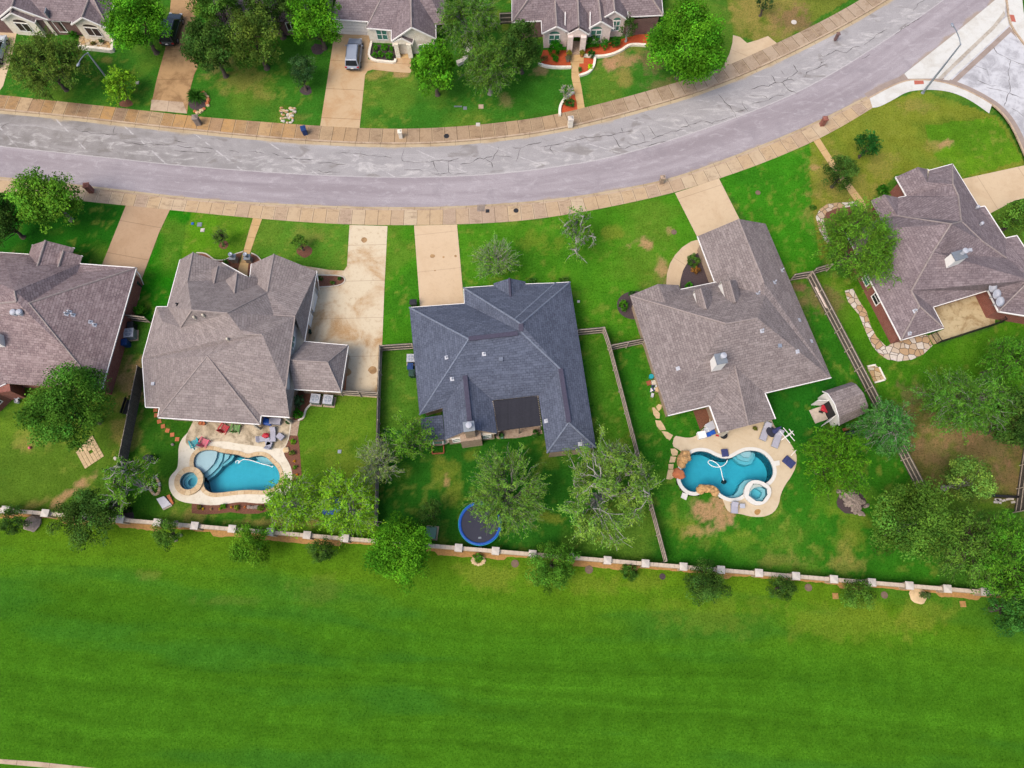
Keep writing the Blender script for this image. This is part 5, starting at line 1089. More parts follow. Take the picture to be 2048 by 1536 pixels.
# --- brown roofed house on the right with pool
H = dict(gl=(1395, 472.5), ga=(1477, 438, 'gl-g3'), grr=(1531, 447.5), br=(1662.5, 755), pi=(1530, 786), pr=(1551, 837.5), pl=(1438.8, 866), pj=(1418.8, 811), bl=(1336, 831), fl=(1260, 591), fa=(1316, 568, 3.7), frr=(1357.5, 570), fv=(1361, 579), g2=(1441, 562.5), g3=(1428.8, 562.5),
         gb=(1528, 565, 'gl-g3'), J=(1522, 612, 'pi-br'), m1=(1452, 647, 'pi-br'), m2=(1515, 636, 'pi-br'), fb=(1335, 613, 3.7), ap=(1470, 732, 'pi-br'), pe=(1497, 851, 3.0))
H['J'] = (1530, 590, 'gl-g3')
hh, hrf, HW = house('brown_roofed_house', 'house with brown shingle roof, white chimney chase and kidney shaped pool behind', H,
    [('gl', 'ga', 'gb', 'J', 'g3'), ('ga', 'grr', 'br', 'm2', 'J', 'gb'), ('J', 'm2', 'm1', 'fl', 'fa', 'frr', 'fv', 'g2', 'g3'), ('m1', 'm2', 'br', 'pi', 'ap', 'pj', 'bl'), ('m1', 'bl', 'fl'), ('ap', 'pi', 'pr', 'pe'), ('ap', 'pe', 'pl', 'pj')],
    ['gl', 'grr', 'br', 'pi', 'pr', 'pl', 'pj', 'bl', 'fl', 'frr', 'fv', 'g2', 'g3'], M['roof_brown'], M['brick_tan'], e=2.6, slope=0.5,
    caps=(('ga', 'gb'), ('m1', 'm2'), ('ap', 'pe'), ('m1', 'fl')), capw=0.07, gutters=(('gl', 'grr'), ('grr', 'br'), ('fl', 'frr'), ('frr', 'fv'), ('bl', 'fl'), ('pr', 'pl')))
mb = MB(); a_, b_ = HW['pl'], HW['pr']; mb.bar(a_ + Vector((0, .25, -.25)), b_ + Vector((0, .25, -.25)), .15, .4); mb.build('porch_beam', M['cream'], hh)
mb = MB(); [mb.box((P(x, y, 0).x, P(x, y, 0).y, 1.2), (.34, .34, 2.5)) for x, y in ((1440, 872), (1529, 843))]; mb.build('porch_post', M['cream'], hh)
fb = [HW['fl'], HW['fa'], HW['fb'], HW['frr']]
mb = MB(); mb.poly([HW['fa'], HW['fb'], P(1290, 640, 3.0), HW['fl']]); mb.poly([HW['fa'], HW['frr'], HW['fv'] + Vector((0, -1.0, .35)), HW['fb']]); mb.build('front_gable_roof', M['roof_brown'], hh)
for c4, rg_ in (([(1389, 580), (1416, 575), (1427.5, 612), (1395, 618.5)], ((1401, 577), (1413, 618))), ([(1442, 562), (1471, 560), (1485, 600), (1452.5, 605)], ((1459, 561), (1471, 605)))):
    rb, _ = hit(hrf, *rg_[1]); zt = rb.z + .2; A = P(rg_[0][0], rg_[0][1], zt); B = P(rg_[1][0], rg_[1][1], zt); q = [P(x, y, zt - .75) for x, y in c4]
    mb = MB(); mb.poly([A, B, q[3], q[0]]); mb.poly([A, q[1], q[2], B]); d = mb.build('dormer_roof', M['roof_brown'], hrf)
    mb = MB(); dz = Vector((0, 0, -1.2)); mb.poly([q[0] + (A - B).normalized() * -.3, q[3], q[3] + dz, q[0] + dz]); mb.poly([q[1], q[2], q[2] + dz, q[1] + dz]); mb.poly([q[0] + (B - A).normalized() * .25, q[1] + (B - A).normalized() * .25, A + (B - A).normalized() * .25 - Vector((0, 0, .08))]); mb.poly([q[0] + dz, q[1] + dz, q[1], q[0]]); mb.build('dormer_wall', M['white'], hrf)
    MB().tube([A, B], .07, 6).build('ridge_cap', M['cap_brown'], d)
# chimney chase
p0, _ = hit(hrf, 1421, 744); p1, _ = hit(hrf, 1436, 741)
cx = (p0 + p1) / 2 + Vector((.1, .55, 0)); mb = MB(); mb.box((cx.x, cx.y, cx.z + .75), (1.0, 1.0, 2.9), rz=.2); cc = mb.build('chimney', M['white'], hrf)
MB().box((cx.x, cx.y, cx.z + 2.24), (1.12, 1.12, .1), rz=.2).build('chimney_cover', M['galv'], cc)
MB().lathe((cx.x + .15, cx.y + .15, cx.z + 2.28), [(.2, 0), (.2, .35), (.3, .37), (.3, .5), (.05, .58)], 14).build('chimney_cap', M['lead'], cc)
for a in ((1564, 541), (1549, 565), (1524, 662), (1516, 587)): pipe(hrf, *a, .5, .08)
boxvent(hrf, 1559, 692, .36, M['steel']); [pipe(hrf, *a, .2, .05) for a in ((1356, 737), (1595, 703), (1623, 682), (1599, 640))]

# --- red brick house at the left edge
E_ = dict(fl=(2.5, 505), f1=(57.5, 508.7), b1=(63.8, 490), b2=(148.8, 496), b3=(145, 508), c2=(165, 512), c3=(161, 527.5), fr=(272.5, 535.5), br=(202, 783), bm=(120, 774), bl=(11, 767), bx=(-60, 800), lx=(-110, 510),
          pk=(33, 603, 'fr-br'), pk2=(58, 606, 'fr-br'), rb=(144, 712, 'fr-br'), vr=(155, 545, 2.9), vt=(29, 582, 'fr-br'), lp=(-70, 610, 'fr-c3'), b4=(73, 527, 3.6), b0=(84, 497, 3.7), b5=(112, 512, 3.2), b6=(119, 529, 3.8))
E_['lp'] = (-60, 612, 6.4)
eh, erf, EW = house('red_brick_house', 'red brick house with reddish brown shingle roof at the left edge', E_,
    [('fl', 'f1', 'b3', 'c3', 'vr', 'vt'), ('vr', 'c3', 'fr', 'pk2', 'pk', 'vt'), ('fr', 'br', 'rb', 'pk2'), ('pk2', 'rb', 'br', 'bm', 'bl', 'bx', 'lp', 'pk'), ('fl', 'vt', 'pk', 'lp', 'lx')],
    ['fl', 'f1', 'b3', 'c3', 'fr', 'br', 'bm', 'bl', 'bx', 'lx'], M['roof_red'], M['brick_red'], e=2.6, slope=0.62, caps=(('pk2', 'fr'), ('pk2', 'rb'), ('rb', 'br'), ('pk', 'lp'), ('vt', 'pk')), capw=0.09, inset=0.4, gutters=(('br', 'bm'), ('bm', 'bl'), ('f1', 'b3')))
for (l, r, bk, h) in (((63.8, 490), (148.8, 496), (78, 545), .55), ((110, 507.5), (165, 512), (118, 550), .6)):
    L, R2 = P(*l, 2.6), P(*r, 2.6); front_gable(eh, M['roof_red'], M['brick_red'], L, R2, 2.6, h, -3.4 if l[0] < 100 else -2.6, trim=False, z_wall=False)
    mb = MB(); mb.bar(L - Vector((0, 0, .05)), R2 - Vector((0, 0, .05)), .11, .14); mb.build('gutter', M['white'], erf)
    q = [P(*l, 0), P(*r, 0)]
mb = MB(); mb.tube([P(272, 541, 2.5), P(279, 549, 2.0), P(287, 569, .1)], .05, 6); mb.build('downspout', M['white'], eh)
for dx, dy in ((0, 0), (5, -4), (11, 2)): pipe(erf, 133 + dx * 1.2, 628 + dy, .4, .09)
pipe(erf, 181, 644, .3, .06); pipe(erf, 189, 650, .3, .09)
turbine(erf, 31, 627, .32); turbine(erf, 43, 627, .32)
p_, _ = hit(erf, 1, 683); MB().box(p_ + Vector((0, 0, .5)), (.9, 1.0, 1.6)).build('chimney', M['white'], erf)
# angled bay with two windows at the back
bw = PS([(24, 800), (52, 796), (48, 770), (10, 760), (-60, 790), (-60, 850), (2, 822)])
mb = MB(); mb.prism([Vector((p.x, p.y, 0)) for p in bw], -.1, 2.45, top=True); mb.build('bay_wall', M['brick_red'], eh)
for a, b, t0, t1 in (((2, 822), (24, 800), .2, .7), ((-60, 850), (2, 822), .7, .95)): wallwin(eh, a, b, t0, t1, .9, 2.1, M['glassd'], cols=1, rows=2)
mb = MB(); wl0, wl1 = P(226, 745, 0), P(236, 712, 0)
for k in (.1, .32, .55): p = wl0.lerp(wl1, k); mb.box((p.x - .18, p.y, 1.25), (.16, .3, .5))
mb.build('meter_box', M['galv'], eh)

# --- brick house on the corner at the right
I = dict(a=(1791.4, 354), ap=(1836, 334, 3.6), ar=(1855, 338.6), b=(1859, 340.5), c=(1905, 328), d=(1957.7, 414), d2=(1969.7, 412), e1=(2011, 476), e2=(2034, 471), f=(2130, 620), f2=(2100, 640), g=(1997, 623), h=(1976, 580.5), i=(1865.8, 614), j=(1887.7, 656), k=(1802.3, 680), l=(1690, 462), m=(1762, 437), n=(1742, 401), nap=(1768.4, 389, 3.6), nr=(1797, 395), o=(1813, 392),
         R1=(1902, 448, 'k-l'), R2=(1922.7, 442.5, 'c-d'), R3=(1917, 392, 'c-d'), R4=(1906, 368, 'c-d'), B1=(1963, 481, 'c-d'), B2=(2013, 516, 'c-d'), W1=(1823, 581.5, 'k-l'), W2=(1839, 612, 'k-l'), X1=(1866, 504, 'k-l'), RR=(2060, 560, 'g-h'), nb=(1794.7, 431.6, 'n-m', .6), ab=(1855, 365, 3.7))
ih, irf, IW = house('corner_brick_house', 'red brick house with mauve brown hip roof and three satellite dishes on the corner plot', I,
    [('a', 'ap', 'ab', 'o'), ('ap', 'ar', 'ab'), ('b', 'c', 'R4', 'ab'), ('c', 'd', 'B1', 'R2', 'R3', 'R4'), ('o', 'ab', 'R4', 'R3', 'R2', 'R1', 'nb', 'nr'), ('nap', 'nr', 'nb'), ('n', 'nap', 'nb', 'm'), ('m', 'nb', 'R1', 'X1', 'l'), ('l', 'X1', 'W1', 'W2', 'k'), ('k', 'W2', 'j'), ('W2', 'W1', 'i', 'j'), ('R1', 'R2', 'B1', 'B2', 'RR', 'h', 'i', 'W1', 'X1'), ('d', 'd2', 'e1', 'B2', 'B1'), ('e1', 'e2', 'f', 'RR', 'B2'), ('RR', 'f', 'f2', 'g', 'h')],
    ['a', 'ar', 'b', 'c', 'd', 'd2', 'e1', 'e2', 'f', 'f2', 'g', 'h', 'i', 'j', 'k', 'l', 'm', 'n', 'nr', 'o'], M['roof_top'], M['brick_red'], e=2.6, slope=0.55,
    caps=(('R1', 'R2'), ('R2', 'R3'), ('R3', 'R4'), ('R4', 'c'), ('R2', 'B1'), ('B1', 'B2'), ('R1', 'X1'), ('X1', 'W1'), ('W1', 'W2'), ('W2', 'k'), ('W2', 'j'), ('R1', 'nb'), ('RR', 'g')), capw=0.08, gutters=(('l', 'm'), ('m', 'n'), ('n', 'nr')))
p_, _ = hit(irf, 1906, 534); cx = p_ + Vector((-.2, .5, 0)); mb = MB(); mb.box((cx.x, cx.y, cx.z + .5), (1.3, .9, 2.2), rz=.3); cc = mb.build('chimney', M['white'], irf)
MB().box((cx.x, cx.y, cx.z + 1.64), (1.42, 1.0, .1), rz=.3).build('chimney_cover', M['galv'], cc)
MB().lathe((cx.x + .3, cx.y + .2, cx.z + 1.68), [(.2, 0), (.2, .45), (.3, .47), (.3, .62), (.05, .7)], 14).build('chimney_cap', M['lead'], cc)
for a in ((1952, 417), (1960, 450)): turbine(irf, *a, .18)
boxvent(irf, 1939, 501, .36, M['lead']); pipe(irf, 1830, 622, .35, .1); pipe(irf, 1819, 667, .3, .1)
kl_ = wall_edge(I_OUT, IW, 'l', 'k')
wallwin(ih, kl_[0], kl_[1], .56, .66, .8, 2.1, M['glassd'], cols=1, rows=2, world=True); wallwin(ih, kl_[0], kl_[1], .38, .47, .8, 2.1, M['glass'], cols=1, rows=2, world=True)
# --- houses across the road
def plain_roof(t, quads, mat, name='roof', caps=()):
    mb = MB()
    for q in quads: mb.poly(q)
    r = mb.build(name, mat, t)
    for a, b in caps: MB().tube([a, b], .11, 6).build('ridge_cap', M['cap_brown'], r)
    return r
e = 2.6
# A: pale stone house, top left
ta = thing('pale_stone_house', 'pale stone house with two dark screened gable windows at the top left corner', 'house', P(120, 40))
l, r_ = P(-160, 28, e), P(212, 47, e); up = Vector((0.05, 1, 0)); rl_, rr_ = l + up * 9 + Vector((0, 0, 5.4)), r_ + up * 9 + Vector((-5, 0, 5.4))
rA = plain_roof(ta, [[l, r_, rr_, rl_], [r_, r_ + up * 18, rr_], [l + up * 18, rl_, rr_, r_ + up * 18]], M['roof_top'], caps=((rl_, rr_), (rr_, r_)))
mb = MB(); fw = [P(-160, 58), P(95, 69), P(160, 70), P(228, 82)]; fw = [Vector((p.x, p.y, 0)) for p in fw]; fw += [fw[-1] + Vector((0, 14, 0)), fw[0] + Vector((0, 14, 0))]; mb.prism(fw, -.1, e - .05, top=False); mb.build('wall', M['brick_brown'], ta)
mb = MB(); mb.bar(P(94, 39.5, e - .06), P(140, 43, e - .06), .11, .14); mb.build('gutter', M['white'], rA)
rf1, a1, b1 = front_gable(ta, M['roof_top'], M['lime'], P(-6, 38, e), P(97, 40, e), e, .62, 7)
rf2, a2, b2 = front_gable(ta, M['roof_top'], M['lime'], P(2.5, 39.5, e), P(69, 46, e), e, .62, 4)
rf3, a3, b3 = front_gable(ta, M['roof_top'], M['lime'], P(142, 49, e), P(211, 55.5, e), e, .62, 8)
for a, b in ((a2, b2), (a3, b3)):
    a, b = Vector((a.x, a.y, 0)), Vector((b.x, b.y, 0)); wallwin(ta, a, b, .22, .72, .7, 2.1, M['screen'], arch=True, world=True)
wallwin(ta, (104, 67), (156, 70), .38, .72, .4, 2.2, M['screen'], cols=1, out=.05)
mb = MB(); [mb.box((P(x, y).x, P(x, y).y, 1.25), (.4, .4, 2.5)) for x, y in ((85, 71), (113, 68))]; mb.build('porch_column', M['lime'], ta)
mb = MB(); q = hit(rA, 98, 30)[0]; mb.box(q + Vector((0, 0, .3)), (.12, .8, .9)); mb.build('roof_flashing', M['galv'], rA)
# B: hidden house behind the big trees
tb = thing('shaded_house', 'grey roofed house almost hidden behind big trees beside the driveway with black car', 'house', P(520, 20))
l, r_ = P(418, 52, e), P(620, 40, e); rl_, rr_ = l + Vector((4, 7, 4)), r_ + Vector((-4, 7, 4))
plain_roof(tb, [[l, r_, rr_, rl_], [r_, r_ + Vector((0, 14, 0)), rr_], [l + Vector((0, 14, 0)), l, rl_], [r_ + Vector((0, 14, 0)), l + Vector((0, 14, 0)), rl_, rr_]], M['roof_top'], caps=((rl_, rr_), (l, rl_), (r_, rr_)))
mb = MB(); mb.prism([Vector((l.x + .4, l.y + .4, 0)), Vector((r_.x - .4, r_.y + .4, 0)), Vector((r_.x - .4, r_.y + 13.6, 0)), Vector((l.x + .4, l.y + 13.6, 0))], -.1, 2.5, top=False); mb.build('wall', M['brick_brown'], tb)
for t0 in (.15, .5, .75): wallwin(tb, Vector((l.x + .4, l.y + .4, 0)), Vector((r_.x - .4, r_.y + .4, 0)), t0, t0 + .1, .8, 2.1, M['screen'], world=True)
# C: limestone house with the grey car
tc = thing('limestone_house', 'limestone house with arched porch behind the parked grey car', 'house', P(780, 40))
def xy0(p): return Vector((p.x, p.y, 0))
gl0, gr0 = P(660, 38, e), P(737, 43, e); fl0, fr0 = P(733, 56, e), P(785, 60.5, e); ee = P(890, 48, e)
ga_, gb_ = P(660, 66), P(745, 70); wa_, wb_ = P(741, 85), P(790, 87); wc_ = P(872, 96)
rz_ = 6.8; y0 = fl0.y + 10
rC = plain_roof(tc, [[gl0, gr0, Vector((fl0.x + 6.5, y0 + 2, rz_)), Vector((gl0.x + 4, y0 + 2, rz_))], [fl0, fr0, ee, Vector((ee.x - 6, y0, rz_ + .3)), Vector((fl0.x + 6, y0, rz_ + .3))], [fl0, Vector((fl0.x + 6, y0, rz_ + .3)), Vector((fl0.x + 3, y0 + 10, e)), gr0], [ee, ee + Vector((0, 18, 0)), Vector((ee.x - 6, y0, rz_ + .3))], [ee + Vector((0, 18, 0)), gl0 + Vector((0, 20, 0)), Vector((gl0.x + 4, y0 + 2, rz_)), Vector((ee.x - 6, y0, rz_ + .3))]], M['roof_top'],
     caps=((fl0, Vector((fl0.x + 6, y0, rz_ + .3))), (Vector((fl0.x + 6, y0, rz_ + .3)), Vector((ee.x - 6, y0, rz_ + .3)))))
mb = MB(); [mb.bar(a + Vector((0, 0, -.06)), b + Vector((0, 0, -.06)), .11, .14) for a, b in ((gl0, gr0), (fl0, fr0), (gr0, fl0))]; mb.build('gutter', M['white'], rC)
mb = MB(); w = [ga_, gb_, Vector((wa_.x - .1, gb_.y, 0)), wa_, wb_, wc_, wc_ + Vector((0, 14, 0)), ga_ + Vector((0, 14, 0))]; mb.prism([xy0(p) for p in w], -.1, e - .05, top=False); mb.build('wall', M['lime'], tc)
a, b = ga_, gb_; d = (b - a).normalized(); mb = MB(); mb.box(a.lerp(b, .55) + Vector((0.02, -.06, 1.1)), ((b - a).length * .8, .08, 2.2), rz=math.atan2(d.y, d.x)); mb.build('garage_door', M['garage'], tc)
wallwin(tc, (741, 85), (790, 87), .32, .78, .55, 2.3, M['glass'], rows=2, out=.02)
rfc, ac, bc = front_gable(tc, M['roof_top'], M['lime'], P(783, 82, e), P(872, 77.5, e) , e, .72, 11, over=.35)
rfp, ap_, bp_ = front_gable(tc, M['roof_top'], M['lime'], P(785, 84, 2.3), P(825, 87.5, 2.3), 2.3, .6, 4, z_wall=False)
for px_ in ((797, 116.5), (822, 117)): MB().box(P(*px_) + Vector((0, .25, 1.1)), (.55, .5, 2.25)).build('porch_column', M['lime'], tc)
pm = P(809.5, 116.7) + Vector((0, .22, 0)); mb = MB(); hw = 1.0
arcp = [pm + Vector((hw * .8 * math.cos(t), 0, 1.75 + .35 * math.sin(t))) for t in np.linspace(math.pi, 0, 9)]
mb.poly([pm + Vector((-1.25, 0, 1.75))] + arcp + [pm + Vector((1.25, 0, 1.75)), pm + Vector((1.25, 0, 2.3)), pm + Vector((0, 0, 3.0)), pm + Vector((-1.25, 0, 2.3))]); mb.build('porch_arch', M['lime'], tc)
fl_ = [P(798, 115.5, .06), P(822, 116, .06), P(824, 92, .06), P(796, 92, .06)]; mb = MB(); mb.flat([fl_]); mb.skirt(fl_, -.1); mb.build('porch_floor', M['path'], tc)
wallwin(tc, (836, 113), (866, 108), .1, .8, .6, 2.2, M['glass'], out=.3)
# D: pale house with three gables
td = thing('three_gabled_house', 'pale brick house with three front gables and red mulch beds', 'house', P(1175, 50))
l, r_ = P(1024, 44, e), P(1326, 30, e); up = Vector((0, 1, 0)); L2, R2 = l + Vector((8, 8.5, 5.6)), r_ + Vector((-8, 8.5, 5.6)); bk = 17
rD = plain_roof(td, [[l, r_, R2, L2], [r_, r_ + up * bk, R2], [l + up * bk, l, L2], [r_ + up * bk, l + up * bk, L2, R2]], M['roof_top'], caps=((L2, R2), (l, L2), (r_, R2)))
mb = MB(); [mb.bar(a + Vector((0, 0, -.06)), b + Vector((0, 0, -.06)), .11, .14) for a, b in ((l, P(1082, 41.5, e)), (P(1262, 33, e), r_), (l, l + up * 8), (r_, r_ + up * 8))]; mb.build('gutter', M['white'], rD)
w = [P(1034, 76), P(1085, 74), P(1250, 72), P(1310, 66)]; w = w + [w[-1] + up * 14, w[0] + up * 14]; mb = MB(); mb.prism([xy0(p) for p in w], -.1, e - .05, top=False); mb.build('wall', M['brick_brown'], td)
r4, a4, b4 = front_gable(td, M['roof_top'], M['pinkstone'], P(1196, 42, 2.9), P(1257, 40, 2.9), 2.9, .75, 10)
r1, a1, b1 = front_gable(td, M['roof_top'], M['pinkstone'], P(1084, 67.5, e), P(1141, 66, e), e, .62, 10)
r3, a3, b3 = front_gable(td, M['roof_top'], M['pinkstone'], P(1172, 60, e), P(1228, 57.5, e), e, .72, 9)
r2, a2, b2 = front_gable(td, M['roof_top'], M['pinkstone'], P(1131, 66.5, e + .1), P(1181, 66.5, e + .1), e + .1, .75, 12, z_wall=False, trim=False)
rp, ap_, bp_ = front_gable(td, M['roof_top'], M['pinkstone'], P(1136, 69, e), P(1178, 69, e), e, .72, 3, z_wall=False)
for px_, o in (((1133.5, 108), .3), ((1168.5, 109), -.3)): MB().box(P(*px_) + Vector((o, .4, 1.3)), (.65, .7, 2.7)).build('porch_column', M['pinkstone'], td)
pm = P(1151, 108.3) + Vector((0, .38, 0)); arcp = [pm + Vector((.85 * math.cos(t), 0, 2.0 + .4 * math.sin(t))) for t in np.linspace(math.pi, 0, 9)]
mb = MB(); mb.poly([pm + Vector((-1.2, 0, 2.0))] + arcp + [pm + Vector((1.2, 0, 2.0)), pm + Vector((1.2, 0, 2.7)), pm + Vector((0, 0, 3.6)), pm + Vector((-1.2, 0, 2.7))]); mb.build('porch_arch', M['pinkstone'], td)
fl_ = [P(1141, 109, .05), P(1163, 109, .05), P(1162, 82, .05), P(1142, 82, .05)]; mb = MB(); mb.flat([fl_]); mb.skirt(fl_, -.1); mb.build('porch_floor', M['brick_tan'], td)
for a, b, t0, t1, z0, z1 in ((a1, b1, .2, .68, .6, 2.15), (a3, b3, .12, .62, .7, 2.3), (a4, b4, .5, .82, 1.0, 2.6)):
    wallwin(td, xy0(a), xy0(b), t0, t1, z0, z1, M['glass'], rows=2, arch=True, world=True)
for x in (1130, 1180): MB().tube([P(x, 66, e), P(x + .5, 24, e + 1.0)], .06, 6).build('rake_trim', M['white'], rD)

# --- garden shed
ts = thing('garden_shed', 'small shed with brown shingle roof and open white doors by the fence', 'shed', P(1690, 820))
ez, rzz = 1.9, 3.1
s1, s2, s3, s4 = P(1645, 783, ez), P(1703, 764, ez), P(1736, 824, ez), P(1678, 851, ez); q1, q2 = P(1669, 808, rzz), P(1727, 786, rzz)
m1_, m2_ = P(1655, 787, 2.75), P(1712, 768, 2.75); m4_, m3_ = P(1677, 834, 2.75), P(1736, 810, 2.75)
mb = MB(); mb.poly([s1, m1_, m2_, s2]); mb.poly([m1_, q1, q2, m2_]); mb.poly([q1, m4_, m3_, q2]); mb.poly([m4_, s4, s3, m3_]); rS = mb.build('roof', M['roof_brown'], ts)
ins = [xy0(p) for p in (s1, s2, s3, s4)]; wi = offset_loop(ins, -.2); mb = MB(); mb.prism(wi, -.05, ez, top=False); d = (s2 - s1).normalized() * .2
mb.poly([s1 + d, m1_ + d, q1 + d, m4_ + d, s4 + d]); mb.poly([s2 - d, m2_ - d, q2 - d, m3_ - d, s3 - d]); mb.build('wall', M['white'], ts)
mb = MB(); [mb.bar(a, b, .08, .1) for a, b in ((s1, m1_), (m1_, q1), (q1, m4_), (m4_, s4))]; mb.build('rake_trim', M['white'], rS)
c_ = (xy0(s1) + xy0(s4)) / 2 + d * 1.2; u_ = (xy0(s4) - xy0(s1)).normalized(); o_ = Vector((-d.x, -d.y, 0)).normalized()
mb = MB(); pts = [c_ - u_ * .8, c_ + u_ * .8]; mb.poly([pts[0] + o_ * .05, pts[1] + o_ * .05, pts[1] + o_ * .05 + Vector((0, 0, 1.9)), pts[0] + o_ * .05 + Vector((0, 0, 1.9))]); mb.build('doorway', M['dark'], ts)
for sgn in (-1, 1):
    h_ = c_ + u_ * .82 * sgn; f_ = h_ + (o_ * .95 + u_ * sgn * .35).normalized() * 1.15; mb = MB(); mb.bar(h_ + Vector((0, 0, .95)), f_ + Vector((0, 0, .95)), .06, 1.75); mb.build('door', M['white'], ts)
mb = MB(); rp_ = [c_ - u_ * .75 + o_ * .1 + Vector((0, 0, .18)), c_ + u_ * .75 + o_ * .1 + Vector((0, 0, .18)), c_ + u_ * .75 + o_ * 1.5 + Vector((0, 0, .03)), c_ - u_ * .75 + o_ * 1.5 + Vector((0, 0, .03))]; mb.poly(rp_); mb.skirt(rp_, -.06); mb.build('ramp', M['wood_rail'], ts)
# ------------------------------------------------------------------ vegetation
def np_mesh(name, v, q, mats, parent=None, colr=None, smooth=False):
    me = bpy.data.meshes.new(name); v = np.asarray(v, np.float32); q = np.asarray(q, np.int32)
    me.vertices.add(len(v)); me.vertices.foreach_set('co', v.ravel()); me.loops.add(q.size); me.loops.foreach_set('vertex_index', q.ravel())
    me.polygons.add(len(q)); me.polygons.foreach_set('loop_start', (np.arange(len(q)) * q.shape[1]).astype(np.int32)); me.update(calc_edges=True)
    if colr is not None:
        at = me.color_attributes.new('col', 'FLOAT_COLOR', 'POINT'); at.data.foreach_set('color', np.concatenate([colr, np.ones((len(colr), 1))], 1).astype(np.float32).ravel())
    if smooth: me.polygons.foreach_set('use_smooth', [True] * len(q))
    for m in (mats if isinstance(mats, list) else [mats]): me.materials.append(m)
    o = bpy.data.objects.new(name, me); COL.objects.link(o)
    if parent is not None: o.parent = parent
    return o
def unit(a): return a / np.maximum(np.linalg.norm(a, axis=-1, keepdims=True), 1e-9)
def leaves(c, n, t, L, w, tone):
    """diamond leaf sprays: centres, normals, long directions"""
    t = unit(t - n * (t * n).sum(1, keepdims=True)); b = np.cross(n, t); L = L[:, None]; w = w[:, None]
    v = np.stack([c - t * L / 2, c + b * w / 2 - t * L * .08, c + t * L / 2, c - b * w / 2 - t * L * .08], 1).reshape(-1, 3)
    q = np.arange(len(v)).reshape(-1, 4); return v, q, np.repeat(tone, 4, 0)
def tubes(paths, radii, n=4):
    """paths (m,k,3), radii (m,k)"""
    m, k, _ = paths.shape
    d = np.gradient(paths, axis=1); d = unit(d); ref = np.where(np.abs(d[..., 2:3]) > .9, np.array([1., 0, 0]), np.array([0, 0, 1.]))
    x = unit(np.cross(d, ref)); y = np.cross(x, d); th = np.arange(n) * 2 * math.pi / n
    v = paths[:, :, None] + (x[:, :, None] * np.cos(th)[:, None] + y[:, :, None] * np.sin(th)[:, None]) * radii[:, :, None, None]
    i = np.arange(m * k * n).reshape(m, k, n); a = i[:, :-1]; b = i[:, 1:]
    q = np.stack([a, np.roll(a, -1, 2), np.roll(b, -1, 2), b], -1).reshape(-1, 4)
    return v.reshape(-1, 3), q
def curve(p0, p1, sag, rg, k=6, wob=0.06):
    """bent paths from p0 to p1 (m,3)"""
    s = np.linspace(0, 1, k)[None, :, None]; p = p0[:, None] * (1 - s) + p1[:, None] * s
    p[..., 2] += (sag[:, None] * (4 * s[..., 0] * (1 - s[..., 0])))
    L = np.linalg.norm(p1 - p0, axis=1)[:, None, None]; w = rg.normal(size=p.shape) * wob * L; w[:, 0] = 0
    return p + w
def sph(n, rg, zmin=-0.35):
    z = rg.uniform(zmin, 1, n); a = rg.uniform(0, 2 * math.pi, n); r = np.sqrt(1 - z * z); return np.stack([r * np.cos(a), r * np.sin(a), z], 1)
def shape_noise(d, rg, amp):
    s = np.ones(len(d))
    for f in (2, 3, 5):
        ax = unit(rg.normal(size=(1, 3)))[0]; s += amp / f * 2 * np.sin(f * (d @ ax) * 2.2 + rg.uniform(0, 6))
    return s
